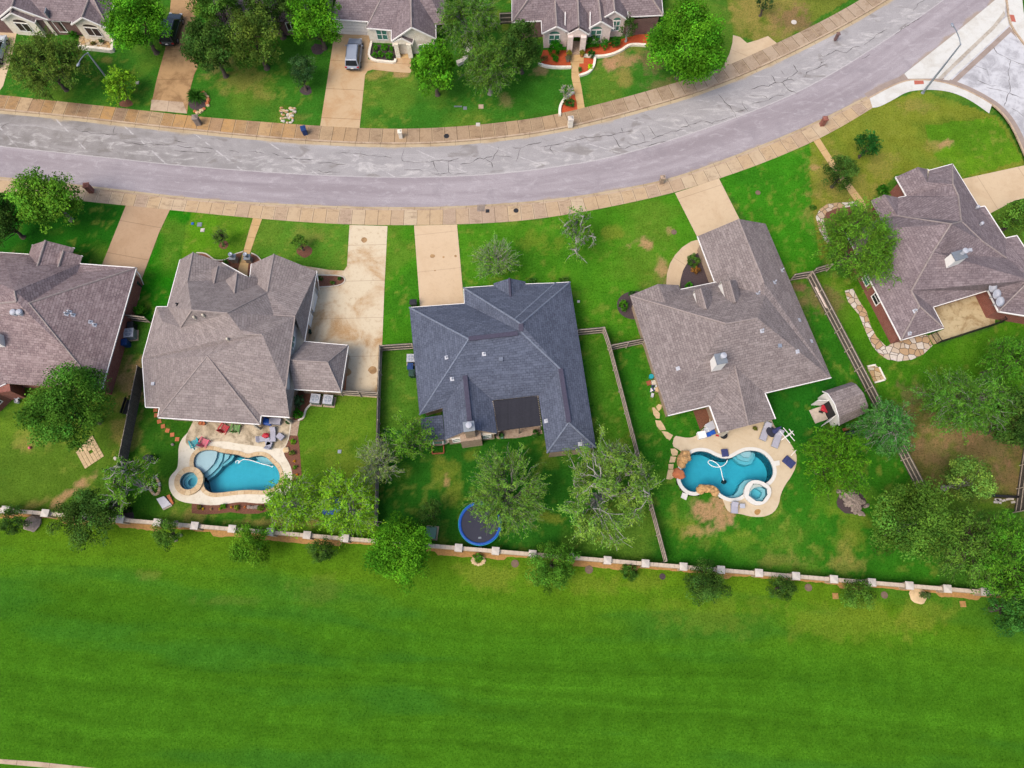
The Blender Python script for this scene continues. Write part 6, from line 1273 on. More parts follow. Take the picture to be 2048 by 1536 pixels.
def crown(kind, rx, ry, rv, zc, tone, rg, dens=1.0, leafk=1.0):
    """returns leaf arrays and branch tubes (both in tree space, trunk at origin)"""
    Rm = (rx + ry) / 2; ax = np.array([rx, ry, rv]); cen = np.array([0, 0, zc]); tone = np.array(tone[:3])
    tp = []; tr = []
    fork = np.array([0, 0, max(zc - rv * .9, zc * .3)])
    if kind == 'dense':
        nc = int(34 + 18 * min(Rm, 3.6) + 8 * max(Rm - 3.6, 0)); d = sph(nc, rg, -.6); rho = rg.uniform(.45, 1.0, nc) ** .6 * shape_noise(d, rg, .13)
        rc = Rm * rg.uniform(.15, .27, nc); rho = np.minimum(rho, 1.12) - rc / Rm * .8
        cc = d * rho[:, None] * ax; br = rg.uniform(.5, 1.45, nc) * (1 + .2 * np.sin(cc @ rg.normal(size=3) * .9)); hue = rg.uniform(-.15, .15, nc)
        N = int(dens * 800 * Rm * Rm / leafk ** 1.5 + 300); k = rg.choice(nc, N, p=rc ** 2 / (rc ** 2).sum())
        dd = unit(sph(N, rg, -.6)); c = cc[k] + dd * (rc[k] * rg.uniform(.45, 1.12, N))[:, None] * np.array([1, 1, .8])
        n = unit(dd * .7 + np.array([0, 0, .5]) + rg.normal(size=(N, 3)) * .55); t = rg.normal(size=(N, 3))
        S = rg.uniform(.12, .26, N) * leafk * min(1.0, .55 + Rm * .13); L, w = S * 1.25, S * .8
        tn = tone * (br[k] * rg.uniform(.72, 1.3, N))[:, None]; tn = tn * np.stack([1 + hue[k] + rg.uniform(-.1, .15, N), np.ones(N), 1 - hue[k] * .5], 1)
        m = min(nc, 14); p0 = np.repeat(fork[None], m, 0); p1 = cc[:m] * .9 + cen; tp.append(curve(p0, p1, -rg.uniform(0, .2, m) * Rm, rg, 6, .04)); tr.append(np.linspace(1, .22, 6)[None] * (.05 * Rm * .55 * rg.uniform(.6, 1.1, m))[:, None])
        c = c + cen
    else:
        ns = int({'feather': 46, 'twiggy': 46, 'bare': 22}[kind] * Rm + 16); d = sph(ns, rg, -.4 if kind == 'feather' else -.2)
        if kind == 'twiggy': d = unit(d * np.array([1, 1, .8]))
        rho = rg.uniform(.68, 1.08, ns) * shape_noise(d, rg, {'feather': .16, 'twiggy': .14, 'bare': .2}[kind]); e = d * rho[:, None] * ax
        nl = max(7, int(3 + 1.8 * Rm)); ld = sph(nl, rg, 0.0); le = ld * ax * (rg.uniform(.8, 1.02, nl) if kind == 'bare' else rg.uniform(.45, .62, nl))[:, None]
        lp = curve(np.repeat(fork[None] - cen, nl, 0), le, rg.uniform(-.05, .15, nl) * Rm, rg, 6, .05)
        near = ((e[:, None] - le[None]) ** 2).sum(-1).argmin(1); s0 = lp[near, rg.integers(1, 4, ns) if kind == 'twiggy' else rg.integers(2, 6, ns)]
        droop = {'feather': .16, 'twiggy': .02, 'bare': .06}[kind]
        pth = curve(s0, e, rg.uniform(.3, 1.2, ns) * droop * Rm, rg, 7, .035 if kind != 'bare' else .06)
        if kind == 'feather': pth[..., 2] -= (np.linspace(0, 1, 7) ** 2)[None] * rg.uniform(0, .25, ns)[:, None] * Rm * .5
        # twigs off every spray
        nt_ = {'feather': 3, 'twiggy': 3, 'bare': 4}[kind]; si = np.repeat(np.arange(ns), nt_); ki = rg.integers(2, 6, len(si)); q0 = pth[si, ki]; dirv = unit(pth[si, 6] - pth[si, 0])
        q1 = q0 + (dirv * rg.uniform(.5, 1, (len(si), 1)) + rg.normal(size=(len(si), 3)) * .45) * (Rm * rg.uniform(.12, .26, (len(si), 1)))
        tw = curve(q0, q1, np.zeros(len(si)), rg, 7, .05)
        br_r = {'feather': (.5, .018), 'twiggy': (.7, .026), 'bare': (1.25, .055)}[kind]
        tp.append(lp + cen); tr.append(np.linspace(1, .4, 6)[None] * np.full((nl, 1), .045 * Rm * .62 * br_r[0] + .02))
        tp.append(pth + cen); tr.append(np.linspace(1, .3, 7)[None] * rg.uniform(.7, 1.5, ns)[:, None] * br_r[1])
        tp.append(tw + cen); tr.append(np.linspace(1, .4, 7)[None] * rg.uniform(.6, 1.1, len(si))[:, None] * br_r[1] * .55)
        allp = np.concatenate([pth, tw]); seg = len(allp); N = int(dens * {'feather': 820, 'twiggy': 640, 'bare': 470}[kind] * Rm * Rm + 200)
        k = rg.integers(0, seg, N); u = rg.uniform(.25 if kind != 'bare' else .4, 1.08, N) * 5.999; i = np.minimum(u.astype(int), 5); f = (u - i)[:, None]
        base = allp[k, i] * (1 - f) + allp[k, i + 1] * f; dirs = unit(allp[k, i + 1] - allp[k, i]); sp = {'feather': .13, 'twiggy': .09, 'bare': .16}[kind]
        c = base + rg.normal(size=(N, 3)) * sp * (.6 + .15 * Rm) * np.array([1, 1, .7]) + cen
        n = unit(np.array([0, 0, .8]) + rg.normal(size=(N, 3)) * .6); t = dirs + rg.normal(size=(N, 3)) * .45
        L = rg.uniform(.16, .36, N) * leafk; w = L * (rg.uniform(.16, .3, N) if kind == 'twiggy' else rg.uniform(.26, .42, N))
        if kind == 'bare': kp = rg.random(seg) < .62; m_ = kp[k]; c, n, t, L, w, k, N = c[m_], n[m_], t[m_], L[m_], w[m_], k[m_], int(m_.sum())
        spray = np.concatenate([rg.uniform(.65, 1.4, ns), np.repeat(rg.uniform(.65, 1.4, ns), nt_)]); sb = rg.uniform(-.15, .2, seg)
        tn = tone * (spray[k] * rg.uniform(.75, 1.25, N))[:, None] * np.stack([1 + sb[k], np.ones(N), np.ones(N)], 1)
    return c, n, t, L, w, tn, tp, tr, fork
NTREE = [0]
def tree(label, px, py, rx, ry, h, kind, tone, bark='bark', name='tree', cat='tree', group=None, dens=1.0, leafk=1.0, base=None, rvk=0.42):
    NTREE[0] += 1; rg = np.random.default_rng(100 + NTREE[0]); rv = h * rvk; zc = h - rv
    ctr = P(px, py, zc); m = mpp(px, py, zc); loc = Vector((ctr.x, ctr.y, 0))
    if base is not None: b = P(*base); loc = Vector((b.x, b.y, 0))
    c, n, t, L, w, tn, tp, tr, fork = crown(kind, rx * m, ry * m, rv, zc, tone, rg, dens, leafk)
    if base is not None:
        sh = np.array([ctr.x - loc.x, ctr.y - loc.y, 0]); c = c + sh * np.clip(c[:, 2:3] / zc, 0, 1); tp = [p + sh * np.clip((p[..., 2:3]) / zc, 0, 1) for p in tp]
    t_ = thing(name, label, cat, loc, 0, group)
    k = 6; s = np.linspace(0, 1, k); r0 = .05 + .028 * h; rg2 = rg.normal(size=(1, k, 3)) * .05; rg2[:, 0] = 0
    p = np.zeros((1, k, 3)); p[0, :, 2] = -.1 + s * (fork[2] + .3); p += rg2
    if base is not None: p += sh * np.clip(p[..., 2:3] / zc, 0, 1)
    rad = (r0 * (1 - .45 * s) + r0 * .5 * np.exp(-s * 9))[None]
    v, q = tubes(p, rad, 8); np_mesh('trunk', v, q, M[bark], t_, smooth=True)
    vs, qs, o = [], [], 0
    for a, b in zip(tp, tr):
        v, q = tubes(a, b, 4); vs.append(v); qs.append(q + o); o += len(v)
    np_mesh('branches', np.concatenate(vs), np.concatenate(qs), M[bark], t_)
    v, q, cl = leaves(c, n, t, L, w, tn); np_mesh('crown', v, q, M['leaf'], t_, cl)
    return t_
T = lambda r, g, b, k=1.0: C(r, g, b * .86, k)
OLIVE, MID, DARK, BRI, LIME, BLUEG, FEA, TWG, GRY = T(108, 138, 62, 1.15), T(98, 142, 58, 1.15), T(78, 116, 54, 1.1), T(92, 158, 40, 1.25), T(128, 180, 48, 1.3), T(70, 108, 68, 1.1), T(106, 160, 54, 1.15), T(118, 166, 70, 1.2), T(136, 166, 92, 1.2)
# front yards across the road
tree('broad olive green fluffy tree on the front lawn behind the left street lamp', 92, 132, 72, 64, 7.0, 'feather', OLIVE, dens=1.5)
tree('small bright yellow green tree at the foot of the left street lamp', 241, 173, 27, 36, 3.6, 'feather', LIME, dens=1.5)
tree('large dense round tree between the pale stone house and the black car', 274, 44, 72, 66, 8.5, 'dense', BRI, dens=1.1)
tree('dark spreading tree just right of the black car', 420, 92, 54, 58, 8.5, 'dense', DARK)
tree('tree at the top edge above the driveway with the black car', 430, 8, 52, 44, 9.0, 'dense', MID)
tree('olive dark tree in the middle of the shaded front garden', 505, 72, 62, 62, 9.0, 'dense', OLIVE, dens=.9, leafk=.9)
tree('dark tree at the top edge behind the shaded front garden', 540, 8, 60, 40, 9.0, 'dense', DARK)
tree('bright green tree beside the limestone house garage', 630, 38, 56, 54, 8.0, 'dense', BRI)
tree('small dark bluish tree in a mulch ring left of the driveway with grey car', 604, 140, 31, 34, 4.5, 'dense', BLUEG, base=(612, 181), leafk=.8)
tree('bright green bushy tree in front of the limestone porch', 868, 138, 50, 62, 7.5, 'dense', BRI, dens=.95, leafk=1.25)
tree('grey limbed tree at the top between the limestone and three gabled houses', 940, 48, 62, 58, 8.5, 'feather', MID, 'bark_pale', dens=1.2)
tree('mid green tree on the lawn left of the red mulch beds', 978, 136, 52, 54, 7.5, 'feather', MID, 'bark_mid', dens=1.3)
tree('dark tree at the left corner of the three gabled house', 1044, 92, 42, 58, 7.5, 'dense', DARK)
tree('largest round tree on the front lawn right of the three gabled house', 1376, 88, 84, 88, 9.5, 'dense', BRI, dens=1.15, leafk=1.1)
tree('small tree cut by the top edge on the brown patchy lawn', 1532, 2, 20, 14, 4.0, 'dense', BLUEG)
tree('thin grey shrubby tree in front of the right gable of the pale house', 1257, 54, 17, 24, 4.0, 'dense', DARK, 'bark_pale', dens=.6, leafk=.8)
tree('bare grey branched bush above the small red bed by the pavement', 1130, 185, 14, 16, 2.0, 'bare', GRY, 'bark_pale', name='bush', cat='bush', dens=.2)
# near side front gardens
tree('bright elm by the red brick mailbox at the left', 96, 398, 76, 60, 7.5, 'dense', FEA, 'bark_mid', dens=.9)
tree('dark green tree cut by the left edge beside the elm', 2, 440, 34, 66, 6.5, 'dense', DARK)
tree('spindly young tree in a mulch ring on the bright front lawn', 441, 476, 18, 20, 3.0, 'twiggy', MID, name='sapling', dens=.6, base=(447, 490))
tree('small leafy tree in a mulch ring beside the wide pale driveway', 599, 485, 18, 16, 2.6, 'dense', MID, name='sapling', base=(607, 501), leafk=.8)
tree('thin grey green willowy tree in front of the slate roofed house', 990, 518, 46, 48, 5.0, 'twiggy', TWG, 'bark_pale', dens=.75)
tree('mostly bare grey tree on the lawn beyond the slate roofed house', 1156, 470, 34, 52, 5.5, 'bare', FEA, 'bark_pale', dens=1.4)
tree('small glossy dark green tree on the corner lawn', 1737, 289, 25, 30, 4.2, 'dense', T(56, 120, 56, 1.1), leafk=1.0)
tree('round olive dark tree beside the narrow path of the corner lawn', 1686, 344, 38, 38, 5.0, 'dense', DARK, leafk=.75)
tree('wide feathery bright tree against the corner brick house', 1716, 488, 78, 86, 7.5, 'feather', FEA, dens=1.15)
tree('bushy tree cut by the right edge beside the corner driveway', 2040, 432, 34, 42, 5.0, 'dense', MID)
# back yards
tree('large dense dark tree behind the red brick house', 140, 815, 88, 92, 9.0, 'dense', T(92, 146, 56, 1.15), dens=1.15, leafk=.85)
tree('pale limbed sparse tree at the lower end of the dark leaning fence', 257, 964, 50, 46, 6.0, 'bare', FEA, 'bark_pale', dens=2.0)
tree('broad dark olive tree across the stone wall on the left', 172, 1038, 64, 66, 5.5, 'dense', T(84, 122, 56, 1.2), dens=.95, leafk=.7)
tree('small dark tree over the wall at the far left edge', 26, 1040, 30, 32, 3.6, 'dense', DARK, leafk=.7)
tree('small tree over the wall with pale stones at its foot', 336, 1066, 33, 34, 4.0, 'dense', MID, leafk=.7)
tree('yellow green round tree on the field side of the wall below the left pool', 500, 1092, 50, 46, 4.6, 'dense', T(102, 154, 46, 1.3), leafk=.75)
tree('compact dark round shrub tree touching the wall right of the left pool', 642, 1100, 31, 30, 3.2, 'dense', DARK, leafk=.65)
tree('tall vivid green tree standing in front of the wall by the green utility box', 800, 1104, 72, 76, 6.5, 'dense', BRI, dens=1.2, leafk=.8)
tree('small dark tree behind the green utility box', 862, 1026, 30, 30, 3.6, 'dense', DARK, leafk=.7, dens=.8)
tree('feathery lime tree at the lower right rim of the left pool', 590, 1005, 56, 60, 6.5, 'feather', LIME, 'bark_pale', dens=.8)
tree('wide feathery lime tree beside the wooden fence below the left lawn', 690, 1012, 66, 66, 7.5, 'feather', LIME, 'bark_pale', dens=.95)
tree('grey twiggy tree top over the fence between the left and middle yards', 757, 925, 46, 52, 6.5, 'twiggy', GRY, 'bark_pale', dens=.7)
tree('feathery green tree at the rear left corner of the slate roofed house', 816, 880, 46, 46, 6.0, 'feather', FEA, 'bark_mid', dens=.75)
tree('round twiggy grey green tree overhanging the trampoline', 1016, 982, 88, 90, 7.5, 'twiggy', TWG, 'bark_mid', dens=1.25)
tree('large sparse tree with bare pale limbs right of the trampoline', 1216, 982, 88, 96, 8.0, 'bare', T(126, 168, 76, 1.25), 'bark_pale', dens=2.4)
tree('grey twiggy tree beside the rear right corner of the slate roofed house', 1222, 925, 44, 40, 6.0, 'twiggy', TWG, 'bark_pale', dens=.6)
tree('round deep green tree straddling the wall right of the trampoline', 1106, 1128, 54, 54, 4.6, 'dense', T(90, 144, 52, 1.25), leafk=.7)
tree('dark tree standing over the wall below the right pool', 1410, 1165, 50, 44, 4.6, 'dense', DARK, leafk=.7)
tree('low dark tree against the wall right of the right pool', 1566, 1176, 34, 26, 3.2, 'dense', DARK, leafk=.7)
tree('low spreading tree in front of the wall near the flat pale rock', 1720, 1186, 46, 30, 3.2, 'dense', MID, leafk=.7, dens=.85)
tree('bright feathery tree just right of the right pool deck', 1668, 928, 64, 66, 7.0, 'feather', T(92, 152, 38, 1.15), dens=1.3)
tree('blue green tree below the garden shed', 1768, 858, 58, 54, 6.0, 'feather', T(84, 148, 74, 1.2), 'bark_pale', dens=1.2)
tree('wide feathery dark tree on the dry back lawn of the corner house', 1930, 806, 88, 72, 7.5, 'feather', T(92, 146, 56, 1.25), 'bark_pale', dens=1.3)
tree('tall tree at the right edge above the dry back lawn', 2020, 722, 54, 52, 7.5, 'feather', T(88, 150, 48, 1.25), dens=1.3)
tree('dark tree at the right edge of the dry back lawn', 2032, 840, 50, 74, 8.0, 'dense', DARK)
tree('pale topped tree above the low retaining wall at lower right', 1936, 962, 46, 54, 7.0, 'dense', T(112, 150, 70, 1.3), 'bark_pale', leafk=.9)
tree('big dark clump tree left of the wooden fence at lower right', 1830, 1046, 104, 84, 7.5, 'dense', MID, 'bark_pale', dens=1.0, leafk=.85)
tree('tree between the low retaining wall and the stone wall at lower right', 1934, 1092, 66, 76, 7.0, 'feather', T(96, 140, 58, 1.25), dens=1.1)
tree('large tree at the lower right edge reaching over the wall', 2020, 1118, 76, 92, 8.0, 'feather', T(94, 154, 48, 1.25), dens=1.3)
tree('dark tree on the field side at the right edge', 2030, 1218, 54, 62, 6.0, 'dense', T(64, 116, 54, 1.2), leafk=.8)

def shrub(label, px, py, r, h, tone, name='shrub', cat='shrub', group=None, ry=None, dens=1.0, leafk=.55):
    NTREE[0] += 1; rg = np.random.default_rng(900 + NTREE[0]); zc = h * .45; ctr = P(px, py, zc); m = mpp(px, py, zc)
    c, n, t, L, w, tn, tp, tr, fork = crown('dense', r * m, (ry or r) * m, h * .55, zc, tone, rg, dens * 2.0, leafk)
    c[:, 2] = np.maximum(c[:, 2], .03); v, q, cl = leaves(c, n, t, L, w, tn)
    o = np_mesh(name, v, q, M['leaf'], None, cl); o.location = (ctr.x, ctr.y, 0); return tag(o, label, cat, group)
# clipped shrubs in the dark bed of the limestone house
for px, py, r in ((751, 96, 7), (769, 95, 8), (783, 97, 5), (749.5, 110, 6.5), (762.5, 108, 7), (778, 111, 9)):
    shrub('round clipped shrub in the dark bed beside the grey car', px, py, r, .9, T(74, 146, 30, 1.3), group='clipped shrubs in the dark bed')
S_ = [('big rounded hedge bush under the left gable window of the three gabled house', 1113, 97, 20, 1.6, T(48, 124, 26, 1.2), 15), ('low round bush in front of the hedge bush on red mulch', 1112, 117, 8, .9, T(50, 130, 30, 1.2), None), ('tall bush right of the arched porch under the middle gable', 1186, 82, 18, 1.6, T(58, 128, 34, 1.2), 16), ('second bush along the red bed, between two larger bushes', 1209, 88, 11, 1.4, T(62, 130, 40, 1.2), None), ('dark bush at the foot of the thin grey shrubby tree', 1232, 84, 14, 1.3, T(54, 116, 40, 1.2), 11), ('round dark bush at the corner of the white stone edging by the porch path', 1183, 108, 9.5, 1.1, T(48, 104, 40, 1.2), None),
      ('patch of lime yellow leaves beside the porch path', 1181, 134, 6, .5, T(176, 220, 30, 1.3), 10), ('small green plant between porch path and red mulch', 1160, 138, 4, .6, T(90, 130, 70, 1.2), 7), ('reddish brown leafed bush at the left end of the red bed', 1088, 117, 9, 1.0, T(134, 106, 66, 1.2), 6),
      ('dark green bush in the small red bed by the pavement', 1139, 206, 13, 1.1, T(58, 112, 48, 1.2), 10), ('green bush below the dark window of the pale stone house', 147, 70, 11, 1.2, T(62, 130, 36, 1.2), 7), ('grey green plant in the stone planter below the white gable', 203, 82, 7, .8, T(90, 120, 80, 1.2), 5), ('low dry plant in the stone planter', 186, 86, 7, .5, T(130, 128, 80, 1.2), 4),
      ('dark leafy bush at the side of the red brick house', 281, 622, 14, 1.3, T(66, 128, 34, 1.2), None), ('bright little bush by the front door of the taupe roofed house', 452, 524, 6, .8, T(70, 130, 44, 1.2), None), ('grey leafed plant in the corner bed beside the air conditioners', 598, 801, 12, 1.2, T(92, 130, 98, 1.2), 15), ('ball shaped bright green shrub at the rear corner of the taupe roofed house', 596, 828, 12, 1.3, T(48, 132, 20, 1.2), 11),
      ('small bush left in the bed on the wide driveway', 641, 557, 6, .7, T(66, 112, 56, 1.2), 5), ('small bush right in the bed on the wide driveway', 679, 557, 4.5, .6, T(60, 120, 52, 1.2), None), ('spiky small plant between the two bushes on the driveway bed', 663, 565, 4, .5, T(110, 136, 60, 1.2), None),
      ('dark round bush in the bed left of the brown roofed house', 1247, 610, 11, 1.3, T(76, 132, 36, 1.2), 13), ('dark bush behind the left front gable of the brown roofed house', 1264, 588, 9, 1.2, T(50, 96, 40, 1.2), 7), ('leafy mixed bush in the crescent bed beside the curved walk', 1386, 522, 13, 1.2, T(88, 130, 58, 1.2), 16), ('reddish bush in the crescent bed', 1392, 540, 10, .9, T(150, 110, 62, 1.2), 8), ('bright low bush at the lower end of the crescent bed', 1378, 571, 10, .9, T(72, 150, 40, 1.25), 7),
      ('small dark bush beside the brick gable of the corner house', 1765, 381, 14, 1.4, T(62, 126, 36, 1.2), 13), ('leafy plant behind the front bay of the slate roofed house', 1063, 562, 10, .9, T(86, 140, 64, 1.2), 8), ('thin plant at the front right corner of the slate roofed house', 1128, 560, 12, 1.0, T(84, 126, 54, 1.2), 7), ('dark plant at the right side of the brick patio', 1070, 867, 9, .9, T(64, 112, 50, 1.2), 11), ('small potted green plant at the left side of the brick patio', 1003, 870, 5, .7, T(86, 140, 80, 1.2), None),
      ('low green plant in a stone ring in front of the wall', 956, 1114, 12, 1.0, T(90, 150, 50, 1.25), 9), ('round dark shrub in front of the wall below the middle fence', 1259, 1141, 21, 1.8, T(78, 122, 50, 1.2), 20), ('dry grass clump beside the porch of the brown roofed house', 1510, 857, 6, .6, T(120, 124, 60, 1.2), 5), ('grey branchy shrub at the lower end of the flat pale rock', 1850, 1190, 14, .9, T(96, 120, 76, 1.2), 8), ('dark bush at the near end of the rear hedge by the left house bench', 262, 797, 6, .8, T(70, 110, 44, 1.2), 9), ('dark bush in the round bed at the wall left of the leaning fence', 252, 1018, 13, 1.0, T(56, 78, 44, 1.2), 11),
      ('leafy tuft beside the white stone walk of the corner house', 1626, 415, 8, .6, T(84, 130, 50, 1.2), 7), ('grey green shrub on the rocks at the lower left of the right wood pile', 1707, 978, 9, .7, T(100, 126, 84, 1.2), 7)]
for a in S_: shrub(a[0], a[1], a[2], a[3], a[4], a[5], ry=a[6])
# planting in the beds round the left pool
rgp = np.random.default_rng(3)
for px, py, r, c in [(586, 883, 6, (120, 180, 40)), (584, 906, 7, (110, 130, 60)), (590, 934, 5, (110, 160, 50)), (446, 1014, 7, (96, 160, 40)), (474, 1015, 6, (130, 150, 60)), (398, 1014, 6, (130, 128, 60)), (520, 1016, 7, (120, 150, 50)), (535, 1012, 6, (104, 140, 56))]:
    shrub('small green bedding shrub in the mulch round the left pool', px, py, r, .55, T(*c, 1.2), name='bedding_plant', cat='plant', group='green plants in the pool beds')
for px, py, c in [(589, 922, (240, 180, 30)), (594, 949, (240, 160, 30)), (406, 1018, (230, 200, 30)), (422, 1018, (230, 190, 150)), (439, 1018, (230, 190, 40)), (463, 1014, (240, 170, 60)), (490, 1014, (236, 150, 90)), (586, 862 + 20, (200, 220, 40))]:
    shrub('small yellow or orange flower clump in the mulch round the left pool', px, py, 2.6, .3, T(*c, 1.2), name='flower_clump', cat='flowers', group='flower clumps in the pool beds', leafk=.3, dens=1.5)
def spiky(label, px, py, r, h, tone, name='yucca', n=60):
    rg = np.random.default_rng(int(px)); m = mpp(px, py, h * .5); Rr = r * m; d = sph(n, rg, .0); e = d * np.array([Rr, Rr, h]); e[:, 2] = np.abs(e[:, 2]); mid = e * .55; mid[:, 2] += h * .25
    s = np.cross(d, [0, 0, 1]); s = unit(s) * .07; z = np.array([0, 0, .1]); v = np.stack([np.repeat((z - 0)[None], n, 0) - s * .6, mid - s, e, mid + s], 1).reshape(-1, 3); q = np.arange(4 * n).reshape(-1, 4)
    cl = np.repeat(np.array(tone[:3]) * rg.uniform(.7, 1.3, (n, 1)), 4, 0); o = np_mesh(name, v, q, M['leaf'], None, cl); c = P(px, py, h * .4); o.location = (c.x, c.y, 0); return tag(o, label, 'plant')
spiky('spiky palm like plant among dark stones at the driveway end', 391, 192, 22, 1.6, T(72, 128, 50, 1.2), n=140)
spiky('grassy spiky plant low beside the stone wall of the garden left bed', 1002, 871, 6, .6, T(80, 130, 70, 1.2))
spiky('small agave like plant beside the front path bed', 470, 540, 5, .5, T(86, 120, 70, 1.2))
# ------------------------------------------------------------------ fences and walls
M['coping_sand'] = m_plain('wall_coping', C(216, 198, 176), .85, .15, 2)
def wood_fence(label, pts, h=1.8, side=1, bay=2.4, name='wooden_fence', lean=0.0, dark=False):
    w = PS(pts); t = thing(name, label, 'fence', w[0]); rails = []
    for a, b in zip(w, w[1:]):
        L = (b - a).length; n = max(1, round(L / bay)); u = (b - a).normalized(); nr = Vector((-u.y, u.x, 0)) * side
        rg = np.random.default_rng(int(abs(a.x) * 10 + 3)); ln = Vector((-u.y, u.x, 0)) * lean
        for i in range(n):
            p, q = a.lerp(b, i / n), a.lerp(b, (i + 1) / n); mb = MB(); m = int(max(1, (q - p).length / 0.15))
            for k in range(m):
                c = p.lerp(q, (k + .5) / m); hh = h + rg.uniform(-.02, .02); j = ln * rg.uniform(.8, 1.1) + nr * rg.uniform(-.01, .01)
                x = u * ((q - p).length / m * .48); d = nr * .009
                vs = [c - x - d, c + x - d, c + x + d, c - x + d]; vs = vs + [v + Vector((0, 0, hh)) + j for v in vs]
                mb.add(vs, [(0, 1, 5, 4), (1, 2, 6, 5), (2, 3, 7, 6), (3, 0, 4, 7), (4, 5, 6, 7)])
            mb.build('panel', M['wood_dark'], t)
            for z in (.35, 1.0, h - .12):
                o = nr * .06 + Vector((0, 0, z)) + ln * z / h; MB().bar(p + o, q + o, .05, .09).build('rail', M['wood_rail'], t)
        for i in range(n + 1):
            p = a.lerp(b, i / n) + nr * .10; MB().bar(p - Vector((0, 0, .1)), p + Vector((0, 0, h - .05)) + ln, .09, .09).build('post', M['wood_rail'], t)
    return t
wood_fence('dark leaning wooden fence between the red brick house yard and the left pool', [(291, 742), (252, 938), (236, 1022)], side=-1, lean=.02)
wood_fence('short wooden side fence between red brick house and taupe roofed house', [(252, 640), (304, 646)], side=-1)
wood_fence('long wooden fence left of the slate roofed house with side gate stretch', [(828, 698), (764, 702), (760, 800), (755, 1052)], side=1)
wood_fence('short wooden fence from the wide driveway to the side wing', [(686, 790), (760, 794)], side=-1)
wood_fence('wooden fence stepping round the right side of the slate roofed house down to the wall', [(1153, 671), (1206, 666), (1217, 699), (1262, 872), (1328, 1124)], side=-1)
wood_fence('short wooden fence joining the brown roofed house to its left boundary', [(1219, 701), (1284, 688)], side=-1)
wood_fence('long dark wooden fence between the brown roofed house and the corner house', [(1578, 562), (1614, 556), (1752, 822), (1830, 972), (1866, 1044)], side=-1)
wood_fence('wooden fence stub under the feathery tree by the corner house', [(1620, 550), (1652, 541)], side=-1)
wood_fence('dark wooden fence at the right edge of the dry lawn', [(2054, 850), (2041, 932), (2028, 1026)], side=-1)
wood_fence('reddish cedar fence glimpsed between the limestone and three gabled houses', [(1000, 48), (1024, 47)], side=-1)
for c in bpy.data.objects[-1:]: pass
def low_wall(label, pts, h, w, mat, name, cat):
    o = ribbon(name, pts, w, h, mat, thing_=label, sm=0, cat=cat); return o
low_wall('low dark retaining board with white bricks on top near the right edge', [(1972, 992), (2048, 996)], .5, .2, M['black'], 'retaining_wall', 'wall')
rg = np.random.default_rng(12)
for i in range(9):
    x, y = 1988 + rg.uniform(0, 40), 996 + rg.uniform(2, 9); p = P(x, y, .0); tag(MB().box((p.x, p.y, .05), (.4, .2, .1), rz=rg.uniform(-.8, .3)).build('loose_block', M['stone_cap']), 'loose white block lying below the dark retaining board', 'block', 'loose white blocks by the retaining board')
# long stone boundary wall with capped pillars
sw = thing('stone_boundary_wall', 'long low pale stone wall with square capped pillars along the field', 'wall', P(1000, 1102))
px_ = [-66, 10, 90, 165, 240, 314, 389, 464, 540, 614, 690, 766, 844, 917, 991, 1065, 1140, 1215, 1291, 1367, 1442, 1518, 1592, 1668, 1744, 1819, 1895, 1970, 2046, 2122]
pil = [P(x, 1019.5 + (x - 10) * 0.0838, 1.45) for x in px_]; pil = [Vector((p.x, p.y, 0)) for p in pil]
wang = math.atan2(pil[-1].y - pil[0].y, pil[-1].x - pil[0].x)
for i, p in enumerate(pil):
    pb = MB(); pb.box((p.x, p.y, .65), (.62, .62, 1.5), rz=wang); o = pb.build('pillar', M['stone_wall'], sw)
    cp = MB(); cp.box((p.x, p.y, 1.45), (.74, .74, .12), rz=wang); cp.add([p + Matrix.Rotation(wang, 3, 'Z') @ Vector((a * .37, b * .37, 1.511)) for a, b in ((-1, -1), (1, -1), (1, 1), (-1, 1))] + [p + Vector((0, 0, 1.6))], [(0, 1, 4), (1, 2, 4), (2, 3, 4), (3, 0, 4)]); cp.build('pillar_cap', M['stone_cap'], o)
    if i:
        a, b = pil[i - 1], p; u = (b - a).normalized(); a2, b2 = a + u * .31, b - u * .31; st = .06 if i % 3 else .0
        wb = MB(); wb.bar(a2 + Vector((0, 0, .5)), b2 + Vector((0, 0, .5)), .3, 1.1 + st); o = wb.build('wall_panel', M['stone_wall'], sw)
        cp = MB(); n = 6
        for k in range(n): q0, q1 = a2.lerp(b2, k / n + .003), a2.lerp(b2, (k + 1) / n - .003); cp.bar(q0 + Vector((0, 0, 1.1 + st / 2)), q1 + Vector((0, 0, 1.1 + st / 2)), .36, .08)
        cp.build('coping', M['coping_sand'], o)
# patio railing of the corner house
rt = thing('patio_railing', 'black metal railing round the stained patio of the corner house', 'railing', P(1880, 690))
rp = [P(1858, 664), P(1873, 688), P(1985, 652), P(2001, 646), P(1987, 618)]
for a, b in zip(rp, rp[1:]):
    mb = MB(); [mb.bar(a + Vector((0, 0, z)), b + Vector((0, 0, z)), .05, .05) for z in (.15, 1.05)]; n = int((b - a).length / .13)
    for k in range(n): p = a.lerp(b, k / n); mb.bar(p + Vector((0, 0, .15)), p + Vector((0, 0, 1.05)), .02, .02)
    mb.build('rail_panel', M['black'], rt)
for p in rp: MB().bar(p, p + Vector((0, 0, 1.15)), .07, .07).build('post', M['black'], rt)

